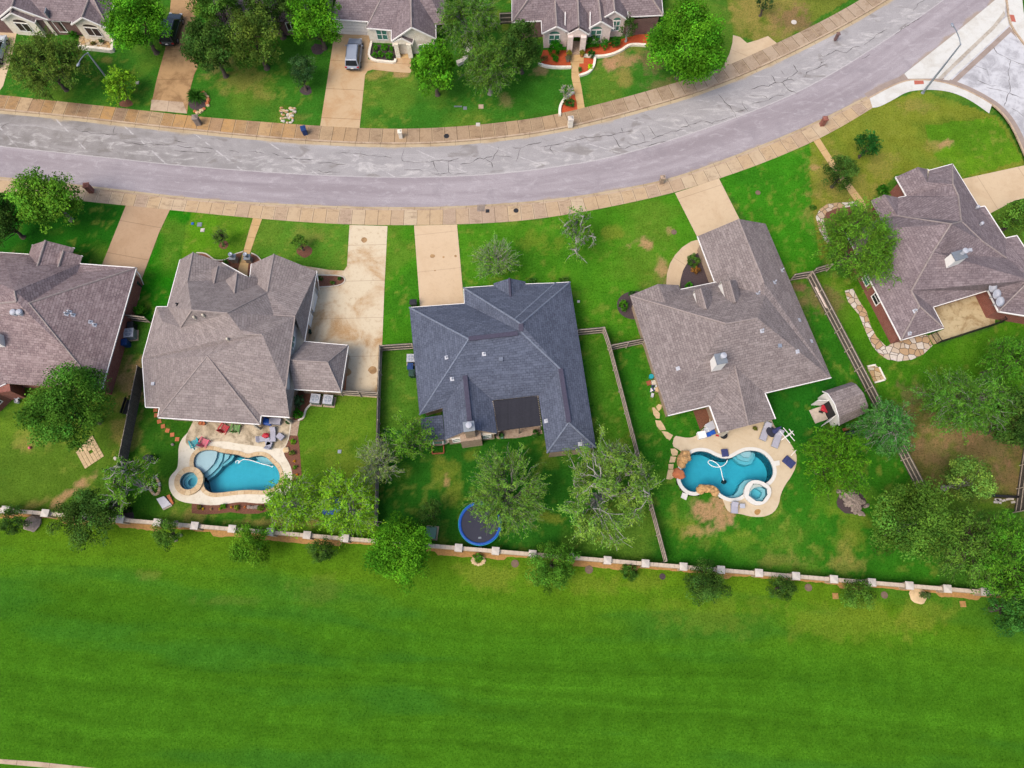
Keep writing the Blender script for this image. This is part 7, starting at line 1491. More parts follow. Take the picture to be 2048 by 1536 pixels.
# ------------------------------------------------------------------ street furniture
def lamp(label, base, top, head, h):
    b = P(*base); t_ = P(*top, h); hd = P(*head, h - .1); t = thing('street_lamp', label, 'street lamp', b)
    MB().tube([b, b + Vector((0, 0, h * .5)), b + Vector((0, 0, h))], [.14, .115, .085], 10).build('pole', M['steel'], t)
    MB().lathe(b, [(.2, 0), (.2, .08), (.13, .2)], 12).build('base_plate', M['steel'], t)
    tp = b + Vector((0, 0, h)); d = hd - tp; d.z = 0
    arm = [tp - Vector((0, 0, .05)), tp + d * .3 + Vector((0, 0, .18)), tp + d * .7 + Vector((0, 0, .2)), tp + d * .92 + Vector((0, 0, .12))]; MB().tube(smooth_line(arm, 1), .055, 8).build('arm', M['galv'], t)
    u = d.normalized(); mb = MB(); mb.rock(tp + d + Vector((0, 0, .05)), (.32, .15, .1), 1, jag=0, rz=math.atan2(u.y, u.x)); hdo = mb.build('lamp_head', M['steel'], t, smooth=True)
    MB().lathe(tp + d + Vector((0, 0, -.06)), [(.03, -.06), (.1, -.02), (.11, .02)], 12).build('lens', M['lamp_clear'], hdo)
lamp('shorter street lamp on the lawn beside the small yellow green tree', (224, 170), (176, 106), (158, 131), 5.3)
lamp('tall grey street lamp on the corner lawn reaching over the white apron', (1845, 186), (1922, 90), (1903, 52), 7.85)
def mailbox(label, px, py, mat, h=1.25, w=.55, capmat=None, rz=.1):
    p = P(px, py); t = thing('mailbox', label, 'mailbox', p, rz); MB().box((0, 0, h / 2), (w, w, h)).build('pillar', mat, t, local=True)
    mb = MB(); mb.box((0, 0, h + .04), (w + .12, w + .12, .09)); mb.add([Vector((a * w * .5, b * w * .5, h + .086)) for a, b in ((-1, -1), (1, -1), (1, 1), (-1, 1))] + [Vector((0, 0, h + .3))], [(0, 1, 4), (1, 2, 4), (2, 3, 4), (3, 0, 4)]); mb.build('pillar_cap', capmat or mat, t, local=True)
    MB().box((0, w * .5 + .012, h * .72), (.26, .04, .24)).build('mailbox_door', M['black'], t, local=True)
mailbox('red brick mailbox pillar beside the bright elm', 184, 383, M['brick_red'])
mailbox('grey brown stone mailbox pillar by the road below the spiky palm plant', 398, 248, M['rock_gr'], 1.2, .6)
mailbox('pale mailbox pillar at the kerb right of the driveway with grey car', 802, 275, M['lime'], 1.1, .4)
mailbox('white stone mailbox pillar at the kerb below the small red bed', 1140, 252, M['lime'], 1.35, .55, M['stone_cap'])
mailbox('red brick mailbox pillar on the pavement near the corner path', 1643, 250, M['brick_red'], 1.15, .5)
mailbox('thin brown mailbox pillar by the road near the top right', 1670, 80, M['brick_brown'], 1.0, .3)
mailbox('pale brown mailbox pillar by the road above the shared driveway', 1322, 366, M['brick_tan'], 1.1, .45)
M['lid_brown'] = m_plain('lid_brown', C(132, 110, 92), .9, .2)
def cover(label, px, py, r, mat, z=.04, name='manhole_cover', cat='manhole cover', sq=False):
    p = P(px, py, z); mb = MB()
    if sq: mb.box((p.x, p.y, z - .03), (r * 2, r * 2, .08)); mb.box((p.x, p.y, z + .02), (r * 1.4, r * 1.4, .03))
    else: mb.lathe((p.x, p.y, z - .04), [(r, 0), (r, .035), (r * .86, .045), (r * .84, .03), (0.01, .035)], 20)
    tag(mb.build(name, mat), label, cat)
cover('dark round manhole cover in the stained pavement', 893, 272, .33, M['dark'])
cover('dark round manhole cover in the near pavement by the driveways', 1032, 421, .3, M['dark']); cover('square grey kerb inlet lid in the near pavement', 962, 416, .45, M['rock_gr'], name='inlet_lid', cat='lid', sq=True)
cover('small dark lid beside the square inlet lid', 975, 422, .22, M['dark'], name='inlet_lid', cat='lid', sq=True)
for lb, x, y, m_, s in (('square pale meter cover on the lawn under the grey limbed trees', 962, 213, 'kerb', .3), ('small grey meter cover beside the flat pipe on the lawn', 930, 216, 'galv', .22), ('white utility cover on the brown patchy lawn', 1588, 44, 'stone_cap', .35), ('brown round cover on the lawn above the curved walk', 1348, 464, 'lid_brown', .32), ('brown round cover on the lawn of the brown roofed house drive', 1516, 385, 'lid_brown', .3), ('white meter cover on the bright lawn left of the front path', 405, 460, 'stone_cap', .22), ('grey oval lid on the bright lawn left of the front path', 399, 449, 'galv', .26), ('tiny blue lid on the bright lawn by the driveway', 385, 447, 'blue', .14), ('white lid on the lawn near the left lamp', 274, 165, 'stone_cap', .22), ('pale box at the pavement edge under the grey limbed trees', 956, 249, 'stone_cap', .25), ('white pipe lid on the lawn right of the slate roofed house', 1157, 603, 'stone_cap', .14), ('round dark drain cover on the field below the right pool', 1325, 1153, 'mulch_dark', .3), ('brown drain cover on the field right of the trampoline', 1030, 1127, 'lid_brown', .38), ('brown drain cover on the field near the round deep green tree', 1178, 1139, 'lid_brown', .4), ('brown drain cover on the field left of the low spreading tree', 1617, 1175, 'lid_brown', .36), ('tan stone on the field left of the low spreading tree', 1671, 1192, 'soil', .28), ('brown drain cover on the field right of the low spreading tree', 1769, 1190, 'lid_brown', .34), ('tan stone on the field near the right edge', 1926, 1208, 'soil', .28), ('small grey lid on the left lawn beside the mulch bed', 679, 903, 'galv', .18)):
    cover(lb, x, y, s, M[m_], .05, 'ground_cover_lid', 'lid', sq='round' not in lb and 'brown' not in lb)
tag(MB().bar(P(908, 213, .1), P(924, 213, .1), .12, .12).build('ground_pipe', M['galv']), 'short grey pipe lying on the lawn beside the meter cover', 'pipe')
def bin_(label, px, py, mat, rz=0.0, h=1.05):
    t = thing('wheelie_bin', label, 'bin', P(px, py), rz); mb = MB()
    a, b = .24, .3; vs = [Vector((x * a, y * a, 0)) for x, y in ((-1, -1), (1, -1), (1, 1), (-1, 1))] + [Vector((x * b, y * b * 1.1, h)) for x, y in ((-1, -1), (1, -1), (1, 1), (-1, 1))]
    mb.add(vs, [(0, 3, 2, 1), (0, 1, 5, 4), (1, 2, 6, 5), (2, 3, 7, 6), (3, 0, 4, 7)]); mb.build('body', mat, t, local=True)
    mb = MB(); mb.box((0, 0, h + .03), (.64, .74, .07)); mb.box((0, 0, h + .08), (.4, .5, .05)); mb.build('lid', mat, t, local=True, bevel=.02)
    MB().tube([(-.22, .42, h - .06), (.22, .42, h - .06)], .02, 6).build('handle', M['black'], t, local=True)
    for s in (-1, 1): mb = MB(); mb.tube([(s * .22, .28, .1), (s * .28, .28, .1)], .1, 12); mb.build('wheel', M['tyre'], t, local=True)
bin_('dark blue wheelie bin standing on the pavement by the road', 611, 268, M['binblue'], .3)
bin_('bright blue bin beside the brick wall, nearest the leaning fence', 258, 691, M['binblue'], .2)
bin_('dark grey bin behind the air conditioner at the brick wall', 270, 657, M['dark'], .1)
bin_('green bin by the front corner of the red brick house', 279, 574, M['bingreen'], 2.4)
bin_('blue bin at the left wall of the slate roofed house', 823, 739, M['binblue'])
bin_('dark bin below the blue bin at the left wall of the slate roofed house', 826, 752, M['bingreen'])
bin_('dark bin at the front left corner of the slate roofed house', 829, 612, M['dark'], 1.6)
def ac(label, px, py, s=.85, rz=0.0, h=.85, body='galv'):
    t = thing('air_conditioner', label, 'air conditioner', P(px, py), rz); hs = s / 2
    MB().box((0, 0, .04), (s + .25, s + .25, .1)).build('pad', M['kerb'], t, local=True)
    MB().box((0, 0, h / 2 + .09), (s, s, h)).build('body', M[body], t, local=True, bevel=.03)
    mb = MB(); mb.box((0, 0, h + .11), (s * 1.04, s * 1.04, .05)); mb.build('top_panel', M['lead'], t, local=True)
    g = MB(); g.lathe((0, 0, h + .13), [(s * .4, 0), (s * .4, .03), (s * .36, .035), (.01, .03)], 20); gr = g.build('fan_grille', M['steel'], t, local=True)
    mb = MB()
    for k in range(4):
        a = k * math.pi / 2; mb.add([Vector((math.cos(a + q) * r_, math.sin(a + q) * r_, h + .17)) for r_, q in ((.05, 0), (s * .33, -.3), (s * .33, .3))], [(0, 1, 2)])
    mb.lathe((0, 0, h + .16), [(.08, 0), (.08, .04), (.01, .05)], 10); mb.build('fan_blade', M['lead'], gr, local=True)
ac('white topped air conditioner beside the red brick wall', 266, 672, 1.0, .12, body='steel')
ac('left air conditioner of the pair behind the side wing', 635, 802, .95, -.1); ac('right air conditioner of the pair behind the side wing', 660, 804, .95, -.1)
ac('air conditioner at the left wall of the slate roofed house', 824, 722, .85, 0)
def util(label, px, py, size, mat, rz=0.0, name='utility_box'):
    t = thing(name, label, 'utility box', P(px, py), rz); MB().box((0, 0, .05), (size[0] + .3, size[1] + .3, .12)).build('pad', M['kerb'], t, local=True); MB().box((0, 0, size[2] / 2 + .1), size).build('cabinet', mat, t, local=True, bevel=.03)
    MB().box((0, -size[1] * .05, size[2] + .12), (size[0] * 1.05, size[1] * 1.05, .06)).build('lid', mat, t, local=True)
util('pale green utility box behind the stone wall beside the vivid tree', 864, 1066, (.95, 1.1, .8), M['utilgreen'], -.1)
# ------------------------------------------------------------------ cars
def car(label, px, py, heading, paint, L=4.7, Wd=1.86, Hh=1.68, kind='suv', rails=True):
    t = thing('parked_car', label, 'car', P(px, py), heading); hw = Wd / 2; mb = MB()
    st = [(-L / 2, .80, .45, .78), (-L / 2 + .12, .90, .32, .98), (-L * .36, .99, .25, 1.02), (-L * .1, 1.0, .22, 1.0), (L * .2, 1.0, .22, .98), (L * .31, .985, .25, .94), (L * .44, .92, .28, .84), (L / 2 - .05, .80, .36, .70), (L / 2, .66, .42, .60)]
    ring_ = []
    for y, w, zb, zt in st:
        w *= hw; ring_.append([(-w * .86, zb), (-w, zb + .14), (-w, (zb + zt) / 2 + .06), (-w * .93, zt - .06), (-w * .80, zt), (w * .80, zt), (w * .93, zt - .06), (w, (zb + zt) / 2 + .06), (w, zb + .14), (w * .86, zb)])
    n = 10; vs = [Vector((x, st[i][0], z)) for i, r in enumerate(ring_) for x, z in r]
    fs = [(i * n + j, i * n + (j + 1) % n, (i + 1) * n + (j + 1) % n, (i + 1) * n + j) for i in range(len(st) - 1) for j in range(n)]
    fs = [f[::-1] for f in fs]
    fs += [tuple(range(n)), tuple((len(st) - 1) * n + j for j in range(n))[::-1]]
    mb.add(vs, fs); body = mb.build('body', paint, t, local=True, smooth=False, bevel=.03)
    yb, yr0, yr1, yf = -L / 2 + .12, -L / 2 + .40, L * .10, L * .27; zb = .96; rw = hw * .76; bw = hw * .91
    if kind == 'sedan': yb, yr0 = -L * .34, -L * .16
    base = [(-bw, yb), (bw, yb), (bw, yf), (-bw, yf)]; top = [(-rw, yr0), (rw, yr0), (rw * .97, yr1), (-rw * .97, yr1)]
    B = [Vector((x, y, zb)) for x, y in base]; Tt = [Vector((x, y, Hh)) for x, y in top]
    mb = MB(); mb.add(B + Tt, [(0, 1, 5, 4), (1, 2, 6, 5), (2, 3, 7, 6), (3, 0, 4, 7)]); mb.add([v + Vector((0, 0, .0)) for v in Tt] + [Vector((v.x * .9, v.y * .97, Hh + .05)) for v in Tt], [(0, 1, 5, 4), (1, 2, 6, 5), (2, 3, 7, 6), (3, 0, 4, 7), (4, 5, 6, 7)]); mb.build('roof', paint, t, local=True, bevel=.04)
    def pane(i, j, k, l, nm, ins=.08, out=.012):
        q = [B[i], B[j], Tt[k], Tt[l]]; c = sum(q, Vector()) / 4; nn = (q[1] - q[0]).cross(q[3] - q[0]).normalized(); q = [c + (v - c) * (1 - ins * 1.6) + nn * out for v in q]; MB().add(q, [(0, 1, 2, 3)]).build(nm, M['glassd'], t, local=True)
    pane(0, 1, 5 - 4, 4 - 4, 'rear_window'); pane(2, 3, 7 - 4, 6 - 4, 'windscreen', .06); pane(1, 2, 2, 1, 'side_window', .06); pane(3, 0, 0, 3, 'side_window', .06)
    for sx in (-1, 1):
        for y in (-L * .30, L * .31):
            w = MB(); w.tube([(sx * (hw - .2), y, .34), (sx * (hw + .015), y, .34)], .345, 20); ty = w.build('wheel', M['tyre'], t, local=True)
            r = MB(); r.lathe((0, 0, 0), [(.22, 0), (.2, .02), (.01, .012)], 10); mt = Matrix.Rotation(math.pi / 2 * sx, 3, 'Y'); r.v = [mt @ v + Vector((sx * (hw + .018), y, .34)) for v in r.v]; r.build('rim', M['rim'], ty, local=True)
        m = MB(); m.box((sx * (hw + .1), L * .19, 1.02), (.2, .1, .14)); m.build('wing_mirror', paint, t, local=True, bevel=.03)
        h = MB(); h.box((sx * hw * .68, L / 2 - .12, .68), (.36, .2, .14)); h.build('headlight', M['lamp_clear'], t, local=True, bevel=.03)
        b = MB(); b.box((sx * hw * .78, -L / 2 + .07, .86), (.28, .14, .16)); b.build('tail_light', M['lamp_red'], t, local=True, bevel=.02)
        if rails: rr = MB(); rr.tube([(sx * rw * .9, yr0 + .2, Hh + .05), (sx * rw * .9, yr0 + .3, Hh + .1), (sx * rw * .9, yr1 - .2, Hh + .1), (sx * rw * .9, yr1 - .1, Hh + .05)], .022, 6); rr.build('roof_rail', M['rim'], t, local=True)
    MB().box((0, -L / 2 + .03, .58), (Wd * .8, .12, .2)).build('rear_bumper', M['dark'], t, local=True, bevel=.03)
    MB().box((0, -L / 2 - .012, .74), (.34, .02, .17)).build('number_plate', M['white'], t, local=True)
    MB().tube([(0, yr0 + .25, Hh + .06), (0, yr0 + .18, Hh + .14)], .015, 6).build('aerial', M['black'], t, local=True)
def heading(rear, front):
    d = P(*front) - P(*rear); return math.atan2(d.y, d.x) - math.pi / 2
car('silver grey estate car parked on the tan driveway of the limestone house', 710, 115, heading((707, 139), (713, 84)), M['car_grey'])
car('white car cut by the left edge on the driveway of the pale stone house', -2, 108, heading((-13, 140), (9, 78)), M['car_white'], 4.7, 1.85, 1.45, 'sedan', False)
car('black car parked between the dense trees on the stained driveway', 348, 66, heading((340, 96), (357, 36)), M['car_black'], 5.0, 1.95, 1.72)

# ------------------------------------------------------------------ left pool terrace
def adirondack(label, px, py, rz, mat):
    t = thing('garden_chair', label, 'chair', P(px, py, .06), rz); t.location.z = .06
    mb = MB(); [mb.bar((x, -.36, .36), (x, .3, .24), .12, .025) for x in (-.24, -.08, .08, .24)]; mb.build('seat', mat, t, local=True)
    mb = MB(); [mb.bar((x, .26, .26), (x * 1.15, .62, 1.0 - abs(x) * .35), .125, .025) for x in (-.27, -.135, 0, .135, .27)]; mb.build('backrest', mat, t, local=True)
    for s in (-1, 1):
        MB().bar((s * .42, -.42, .56), (s * .40, .42, .56), .13, .03).build('armrest', mat, t, local=True)
        MB().bar((s * .38, -.36, 0), (s * .38, -.36, .55), .09, .05).build('leg', mat, t, local=True); MB().bar((s * .36, -.38, .34), (s * .34, .52, .02), .05, .11).build('leg', mat, t, local=True)
adirondack('red slatted garden chair under the eave, left of the green one', 451, 858, 2.6, M['red']); adirondack('green slatted garden chair under the eave beside the red one', 474, 858, 3.0, M['green_pl'])
adirondack('turquoise slatted garden chair at the left rim of the pool terrace', 392, 888, 3.6, M['turq']); adirondack('pink slatted garden chair beside the turquoise one', 411, 886, 2.7, M['pink'])
def pot(label, px, py, r, h, mat, plant=None, z=.06):
    t = thing('plant_pot', label, 'pot', P(px, py, z)); t.location.z = z; MB().lathe((0, 0, 0), [(r * .65, 0), (r, h * .9), (r * 1.08, h * .9), (r * 1.08, h), (r * .9, h), (r * .85, h * .85), (.01, h * .85)], 16).build('pot', mat, t, local=True)
    if plant:
        rg = np.random.default_rng(int(px)); N = 220; d = sph(N, rg, 0); v, q, c = leaves(d * np.array([r * 1.5, r * 1.5, r * 1.6]) * rg.uniform(.5, 1, (N, 1)) + np.array([0, 0, h]), unit(d + rg.normal(size=(N, 3)) * .5), rg.normal(size=(N, 3)), np.full(N, .16), np.full(N, .08), np.array(plant[:3]) * rg.uniform(.7, 1.3, (N, 1))); np_mesh('foliage', v, q, M['leaf'], t, c)
pot('left terracotta pot of the pair under the eave', 403, 848, .2, .35, M['terra']); pot('right terracotta pot of the pair under the eave', 408.5, 848.5, .2, .35, M['terra'])
pot('dark pot with plant at the rear corner of the pool terrace', 578.5, 845, .2, .3, M['dark'], T(70, 110, 70))
pot('bright potted plant left of the three gabled house porch step', 1137.5, 113, .28, .5, M['terra'], T(150, 150, 60)); pot('bright potted plant right of the three gabled house porch step', 1163.5, 112.5, .28, .5, M['terra'], T(150, 150, 60))
pot('grey pot with pale plant beside the porch steps', 1136, 122, .3, .5, M['rock_gr'], T(130, 130, 110))
pot('dark pot on the right pool terrace beside the red tool', 1445, 873, .35, .5, M['dark'])
pot('small white pot in the driveway bed', 667, 568, .14, .25, M['white'], T(90, 130, 60), z=.03)
pot('dark barrel by the garage corner of the wide driveway', 621, 666, .22, .6, M['bingreen'], z=.03)
# blue covered tub and grill bench under the eave
t = thing('covered_hot_tub', 'bright blue covered tub at the rear corner of the taupe roofed house', 'tub', P(533, 848)); cv_ = PS(crop([(600, 330), (650, 315), (700, 325), (800, 400), (880, 440), (905, 560), (880, 595), (780, 580), (640, 560), (585, 500), (575, 400)], 480, 810, 13.96), 0)
cv_ = smooth_loop(cv_, 1); mb = MB(); mb.prism(cv_, 0, .55, top=False); mb.build('tub_wall', M['blue'], t); mb = MB(); i1 = offset_loop(cv_, -.15); L0, L1 = zed(cv_, .55), zed(i1, .62); n = len(L0)
mb.add(L0 + L1, [(k, (k + 1) % n, n + (k + 1) % n, n + k) for k in range(n)]); mb.flat([L1]); mb.build('cover', M['blue'], t); MB().rock(Vector((P(527, 841).x, P(527, 841).y, .66)), (.12, .3, .08), 3).build('cover_clip', M['turq'], t)
t = thing('grey_storage_box', 'flat grey box beside the blue covered tub', 'box', P(553, 845), -.06); MB().box((0, 0, .3), (1.15, .6, .5)).build('body', M['cushion'], t, local=True, bevel=.03); MB().box((0, 0, .58), (1.2, .66, .07)).build('lid', M['cushion'], t, local=True, bevel=.02)
def lounge(label, px, py, rz, L=1.5, w=.65, back=.5, name='lounge_chair', mat='cushion', z=.06):
    t = thing(name, label, 'lounger', P(px, py, z), rz); t.location.z = z
    MB().box((0, 0, .26), (w, L, .08)).build('frame', M['steel'], t, local=True); mb = MB(); mb.box((0, -L * .14, .35), (w * .95, L * .7, .12)); mb.build('seat_cushion', M[mat], t, local=True, bevel=.04)
    mb = MB(); mb.bar((0, L * .2, .36), (0, L * .2 + back * .8, .36 + back * .55), w * .95, .12); mb.build('back_cushion', M[mat], t, local=True, bevel=.03)
    for sx in (-1, 1):
        for sy in (-1, 1): MB().box((sx * w * .42, sy * L * .42, .12), (.06, .06, .24)).build('leg', M['steel'], t, local=True)
lounge('grey lounger at the left of the patio group by the red cushion', 525, 879, 1.75, 1.0, .62, .4); lounge('long curved grey lounger standing up the right of the red cushion', 548, 870, .1, 1.6, .6, .5)
lounge('grey chair nearest the pool in the patio group', 539.5, 892, 2.9, .75, .65, .4); lounge('grey stool seat between lounger and chair', 538, 885, .3, .8, .6, .25); lounge('single pale grey chair at the right of the patio group', 562, 874, -2.2, .7, .62, .45)
t = tag(MB().rock(Vector((P(535, 874).x, P(535, 874).y, .62)), (.38, .25, .12), 8, jag=.3).build('red_cushion', M['red']), 'small red cushion lying on the grey patio loungers', 'cushion')
t = thing('garden_bench', 'dark narrow bench beside the leaning fence', 'bench', P(258, 815), 1.42); MB().box((0, 0, .45), (1.7, .42, .06)).build('seat', M['black'], t, local=True)
MB().box((0, .24, .72), (1.7, .05, .4)).build('backrest', M['black'], t, local=True); [MB().box((sx * .7, 0, .22), (.07, .4, .44)).build('leg', M['black'], t, local=True) for sx in (-1, 1)]
for px, py, rz in ((311, 820, .2), (312.5, 830.5, .1), (318.5, 843, .3), (326, 852.5, .2), (335, 861, -.2), (344.5, 869.5, .1), (354.5, 878.5, 0)):
    tag(MB().box(P(px, py, .02), (.42, .42, .06), rz=rz).build('stepping_square', M['terra']), 'terracotta stepping square in the row from the house corner to the left pool', 'paving square', 'terracotta stepping squares')
A_, B_, C_, D_ = (P(*q) for q in crop([(740, 920), (835, 1090), (680, 1190), (610, 1060)], 0, 640, 4))
for i in range(7):
    for j in range(6):
        u, v = (i + .5) / 7, (j + .5) / 6; p = A_.lerp(B_, u).lerp(D_.lerp(C_, u), v); d = B_ - A_; rg = np.random.default_rng(i * 9 + j)
        if rg.random() < .08: continue
        tag(MB().box((p.x, p.y, .03), ((B_ - A_).length / 7 * .86, (D_ - A_).length / 6 * .86, .05), rz=math.atan2(d.y, d.x) + rg.uniform(-.05, .05)).build('paver', M['rock_tan']), 'tan square paver in the grid under the big dark tree', 'paver', 'tan pavers in the lawn grid')
t = thing('covered_grill', 'dark blue covered barbecue on the lawn left of the left pool', 'barbecue', P(303, 918)); MB().rock((0, 0, .45), (.62, .35, .5), 4, jag=.12).build('cover', M['tramp_mat'], t, local=True, smooth=True); [MB().box((s * .4, 0, .06), (.06, .4, .12)).build('leg', M['black'], t, local=True) for s in (-1, 1)]
t = thing('fire_pit_ring', 'loose oval ring of pale stones on the lawn left of the left pool', 'stone ring', P(310, 972))
for k in range(22):
    a = k / 22 * 2 * math.pi; p = P(310 + 9.5 * math.cos(a) + 1.5 * math.sin(a), 972 + 17 * math.sin(a)); MB().rock(Vector((p.x, p.y, .06)), (.17, .13, .11), k).build('ring_stone', M['rock_tan'] if k % 3 else M['flag_white'], t)
t = thing('tarp_pile', 'white tarp and boards over a brick pile near the stone wall', 'pile', P(327, 1005)); q = PS(crop([(1250, 1430), (1310, 1410), (1370, 1475), (1300, 1510)], 0, 640, 4), .3); MB().flat([q]).skirt(q, -.3, flip=area(q) > 0).build('tarp', M['canvas'], t)
q = PS(crop([(1330, 1405), (1355, 1395), (1388, 1465), (1375, 1478)], 0, 640, 4), .2); MB().flat([q]).skirt(q, -.2, flip=area(q) > 0).build('brick_row', M['terra'], t); q = PS(crop([(1300, 1512), (1372, 1478), (1378, 1486), (1310, 1520)], 0, 640, 4), .12); MB().flat([q]).skirt(q, -.12, flip=area(q) > 0).build('board', M['wood_rail'], t)
def hose(label, pts, z, r=.045, mat='white', name='pool_hose'):
    l = smooth_line(PS(pts, z), 3); tag(MB().tube(l, r, 6).build(name, M[mat], smooth=True), label, 'hose')
hose('white looped cleaner hose floating on the left pool', PF([(990, 540), (985, 525), (1005, 515), (1030, 528), (1000, 545), (1040, 512), (1060, 505), (1110, 512), (1150, 525), (1220, 548), (1280, 560), (1300, 575), (1305, 560)]), -.04)
H4 = lambda pts: crop(pts, 1240, 780, 4)
hose('white looped cleaner hose floating on the right pool', H4([(860, 560), (845, 595), (800, 618), (745, 615), (710, 590), (702, 570), (725, 560), (770, 580), (800, 615), (812, 650), (818, 690), (830, 725)]), -.04)
t = tag(MB().rock(P(*H4([(830, 735)])[0], -.9), (.28, .22, .14), 3).build('pool_cleaner', M['dark']), 'dark pool cleaner on the floor of the right pool at the hose end', 'cleaner')
# red brick house: toys on its patio
for lb, x, y, s, m_ in (('turquoise plastic tub on the brick house patio', 36, 782, .32, 'turq'), ('dark blue toy box against the bay of the brick house', 43, 777, .35, 'navy'), ('pale blue plastic table on the brick house patio', 38, 795, .34, 'lamp_clear'), ('tan basket beside the turquoise tub', 31, 786, .26, 'terra'), ('white and dark toy at the near end of the brick house patio', 37, 804, .22, 'canvas')):
    p = P(x, y); tag(MB().lathe((p.x, p.y, 0), [(s * .8, 0), (s, .4), (s * .85, .42), (s * .8, .3), (.01, .28)], 10).build('toy_tub', M[m_]), lb, 'tub')
tag(MB().lathe(P(61, 896, .0), [(.02, 0), (.12, .04), (.16, .15), (.1, .28), (.01, .31)], 12).build('ball', M['pink'], smooth=True), 'pink ball on the lawn of the red brick house', 'ball')
tag(MB().rock(P(231, 917, .1), (.22, .2, .16), 5).build('stone', M['stone_cap']), 'single white stone near the foot of the leaning fence', 'stone')
tag(MB().rock(Vector((P(66, 1046).x, P(66, 1046).y, .1)), (.85, .95, .4), 11, jag=.15).build('boulder', M['rock_gr']), 'large grey boulder against the field side of the wall at left', 'boulder')
tag(MB().rock(Vector((P(1836, 1192).x, P(1836, 1192).y, .02)), (.85, .75, .14), 12, jag=.12).build('boulder', M['rock_tan']), 'flat pale round rock in front of the wall at lower right', 'boulder')
for k in range(12):
    a = k / 12 * 2 * math.pi; p = P(957 + 11 * math.cos(a), 1121 + 8 * math.sin(a)); tag(MB().rock(Vector((p.x, p.y, .05)), (.2, .16, .12), k + 50).build('ring_stone', M['rock_tan']), 'small tan stone in the ring round the plant before the wall', 'stone', 'stones round the plant before the wall')
    if k % 2: p = P(352 + 10 * math.cos(a), 1062 + 18 * math.sin(a)); tag(MB().rock(Vector((p.x, p.y, .05)), (.24, .18, .14), k + 80).build('ring_stone', M['rock_gr']), 'pale stone at the foot of the small tree over the wall', 'stone', 'stones under the small wall tree')
# stones at the verge beside the left driveway of the limestone house, and round the palm
rg = np.random.default_rng(21)
for k in range(46):
    u, v = rg.random(), rg.random(); x = 557 + u * 28 + (1 - v) * 6; y = 246 - (1 - v) * 30 + u * 1.5; p = P(x, y); tag(MB().rock(Vector((p.x, p.y, .05)), (rg.uniform(.12, .26), rg.uniform(.1, .2), .12), k).build('verge_stone', M[('rock_tan', 'flag_white', 'rock_or', 'stone_cap')[k % 4]]), 'rough pale or ochre stone in the patch beside the far pavement', 'stone', 'stones in the patch by the far pavement')
for k in range(26):
    a = rg.uniform(-1.2, 1.7); p = P(393 + 24 * math.cos(a) * rg.uniform(.85, 1.05), 204 + 22 * math.sin(a) * rg.uniform(.85, 1.05)); tag(MB().rock(Vector((p.x, p.y, .06)), (.22, .2, .16), k + 9).build('bed_stone', M['rock_tan' if k % 2 else 'terra']), 'tan or reddish stone edging the spiky palm bed', 'stone', 'stones round the palm bed')
ring(394, 205, 19, M['mulch_dark'], .014)
ring(252, 207, 14, M['mulch'], .014, .5)
# ------------------------------------------------------------------ middle yard
t = thing('trampoline', 'round trampoline with blue rim pad and dark mat under the twiggy tree', 'trampoline', P(960, 1054)); c = P(960, 1047, .9); c0 = Vector((c.x, c.y, 0)); t.location = c0
MB().lathe((0, 0, .86), [(1.9, 0), (.01, -.02)], 40).build('mat', M['tramp_mat'], t, local=True)
MB().lathe((0, 0, .9), [(2.12, -.05), (2.12, .02), (2.0, .05), (1.87, .02), (1.87, -.03)], 48, cap=False).build('rim_pad', M['blue'], t, local=True, smooth=True)
mb = MB(); mb.tube([Vector((2.14 * math.cos(a), 2.14 * math.sin(a), .87)) for a in np.linspace(0, 2 * math.pi, 49)], .03, 6); mb.build('frame', M['turq'], t, local=True)
for k in range(6):
    a = k / 6 * 2 * math.pi + .2; MB().tube([(2.08 * math.cos(a), 2.08 * math.sin(a), .85), (2.08 * math.cos(a), 2.08 * math.sin(a), .02)], .03, 6).build('leg', M['galv'], t, local=True)
MB().bar((0, -2.3, .05), (0, -1.3, 1.0), .3, .04).build('ladder', M['galv'], t, local=True)
t = thing('canoe', 'white and green canoe lying along the rear of the lean to', 'canoe', P(877, 885.5), .09); mb = MB(); n = 9; ys = np.linspace(-1, 1, n); vs = []
for y in ys:
    w = .42 * max(1 - y * y, 0) ** .6 + .02
    for x, z in ((-w, .38 + .12 * y * y), (-w * .8, .12 + .1 * y * y), (0, .04 + .14 * y * y), (w * .8, .12 + .1 * y * y), (w, .38 + .12 * y * y)): vs.append(Vector((y * 1.25, x, z)))
mb.add(vs, [(i * 5 + j, i * 5 + j + 1, (i + 1) * 5 + j + 1, (i + 1) * 5 + j) for i in range(n - 1) for j in range(4)]); mb.build('hull', M['stone_cap'], t, local=True); MB().box((0, 0, .3), (1.5, .4, .05)).build('deck', M['utilgreen'], t, local=True); [MB().box((s * .5, 0, .38), (.1, .62, .04)).build('thwart', M['white'], t, local=True) for s in (-1, 1)]
t = thing('sandbox_frame', 'empty square reddish timber frame on the lawn by the canoe', 'frame', P(876, 898), .06)
for a, b in (((-.62, -.5, .1), (.62, -.5, .1)), ((-.62, .5, .1), (.62, .5, .1)), ((-.6, -.45, .1), (-.6, .45, .1)), ((.6, -.45, .1), (.6, .45, .1))): MB().bar(a, b, .11, .2).build('board', M['wood_red'], t, local=True)
tag(MB().rock(Vector((P(1004, 874).x, P(1004, 874).y, .15)), (.2, .2, .16), 4).build('planter_bowl', M['utilgreen']), 'green bowl planter at the left edge of the brick patio', 'planter')
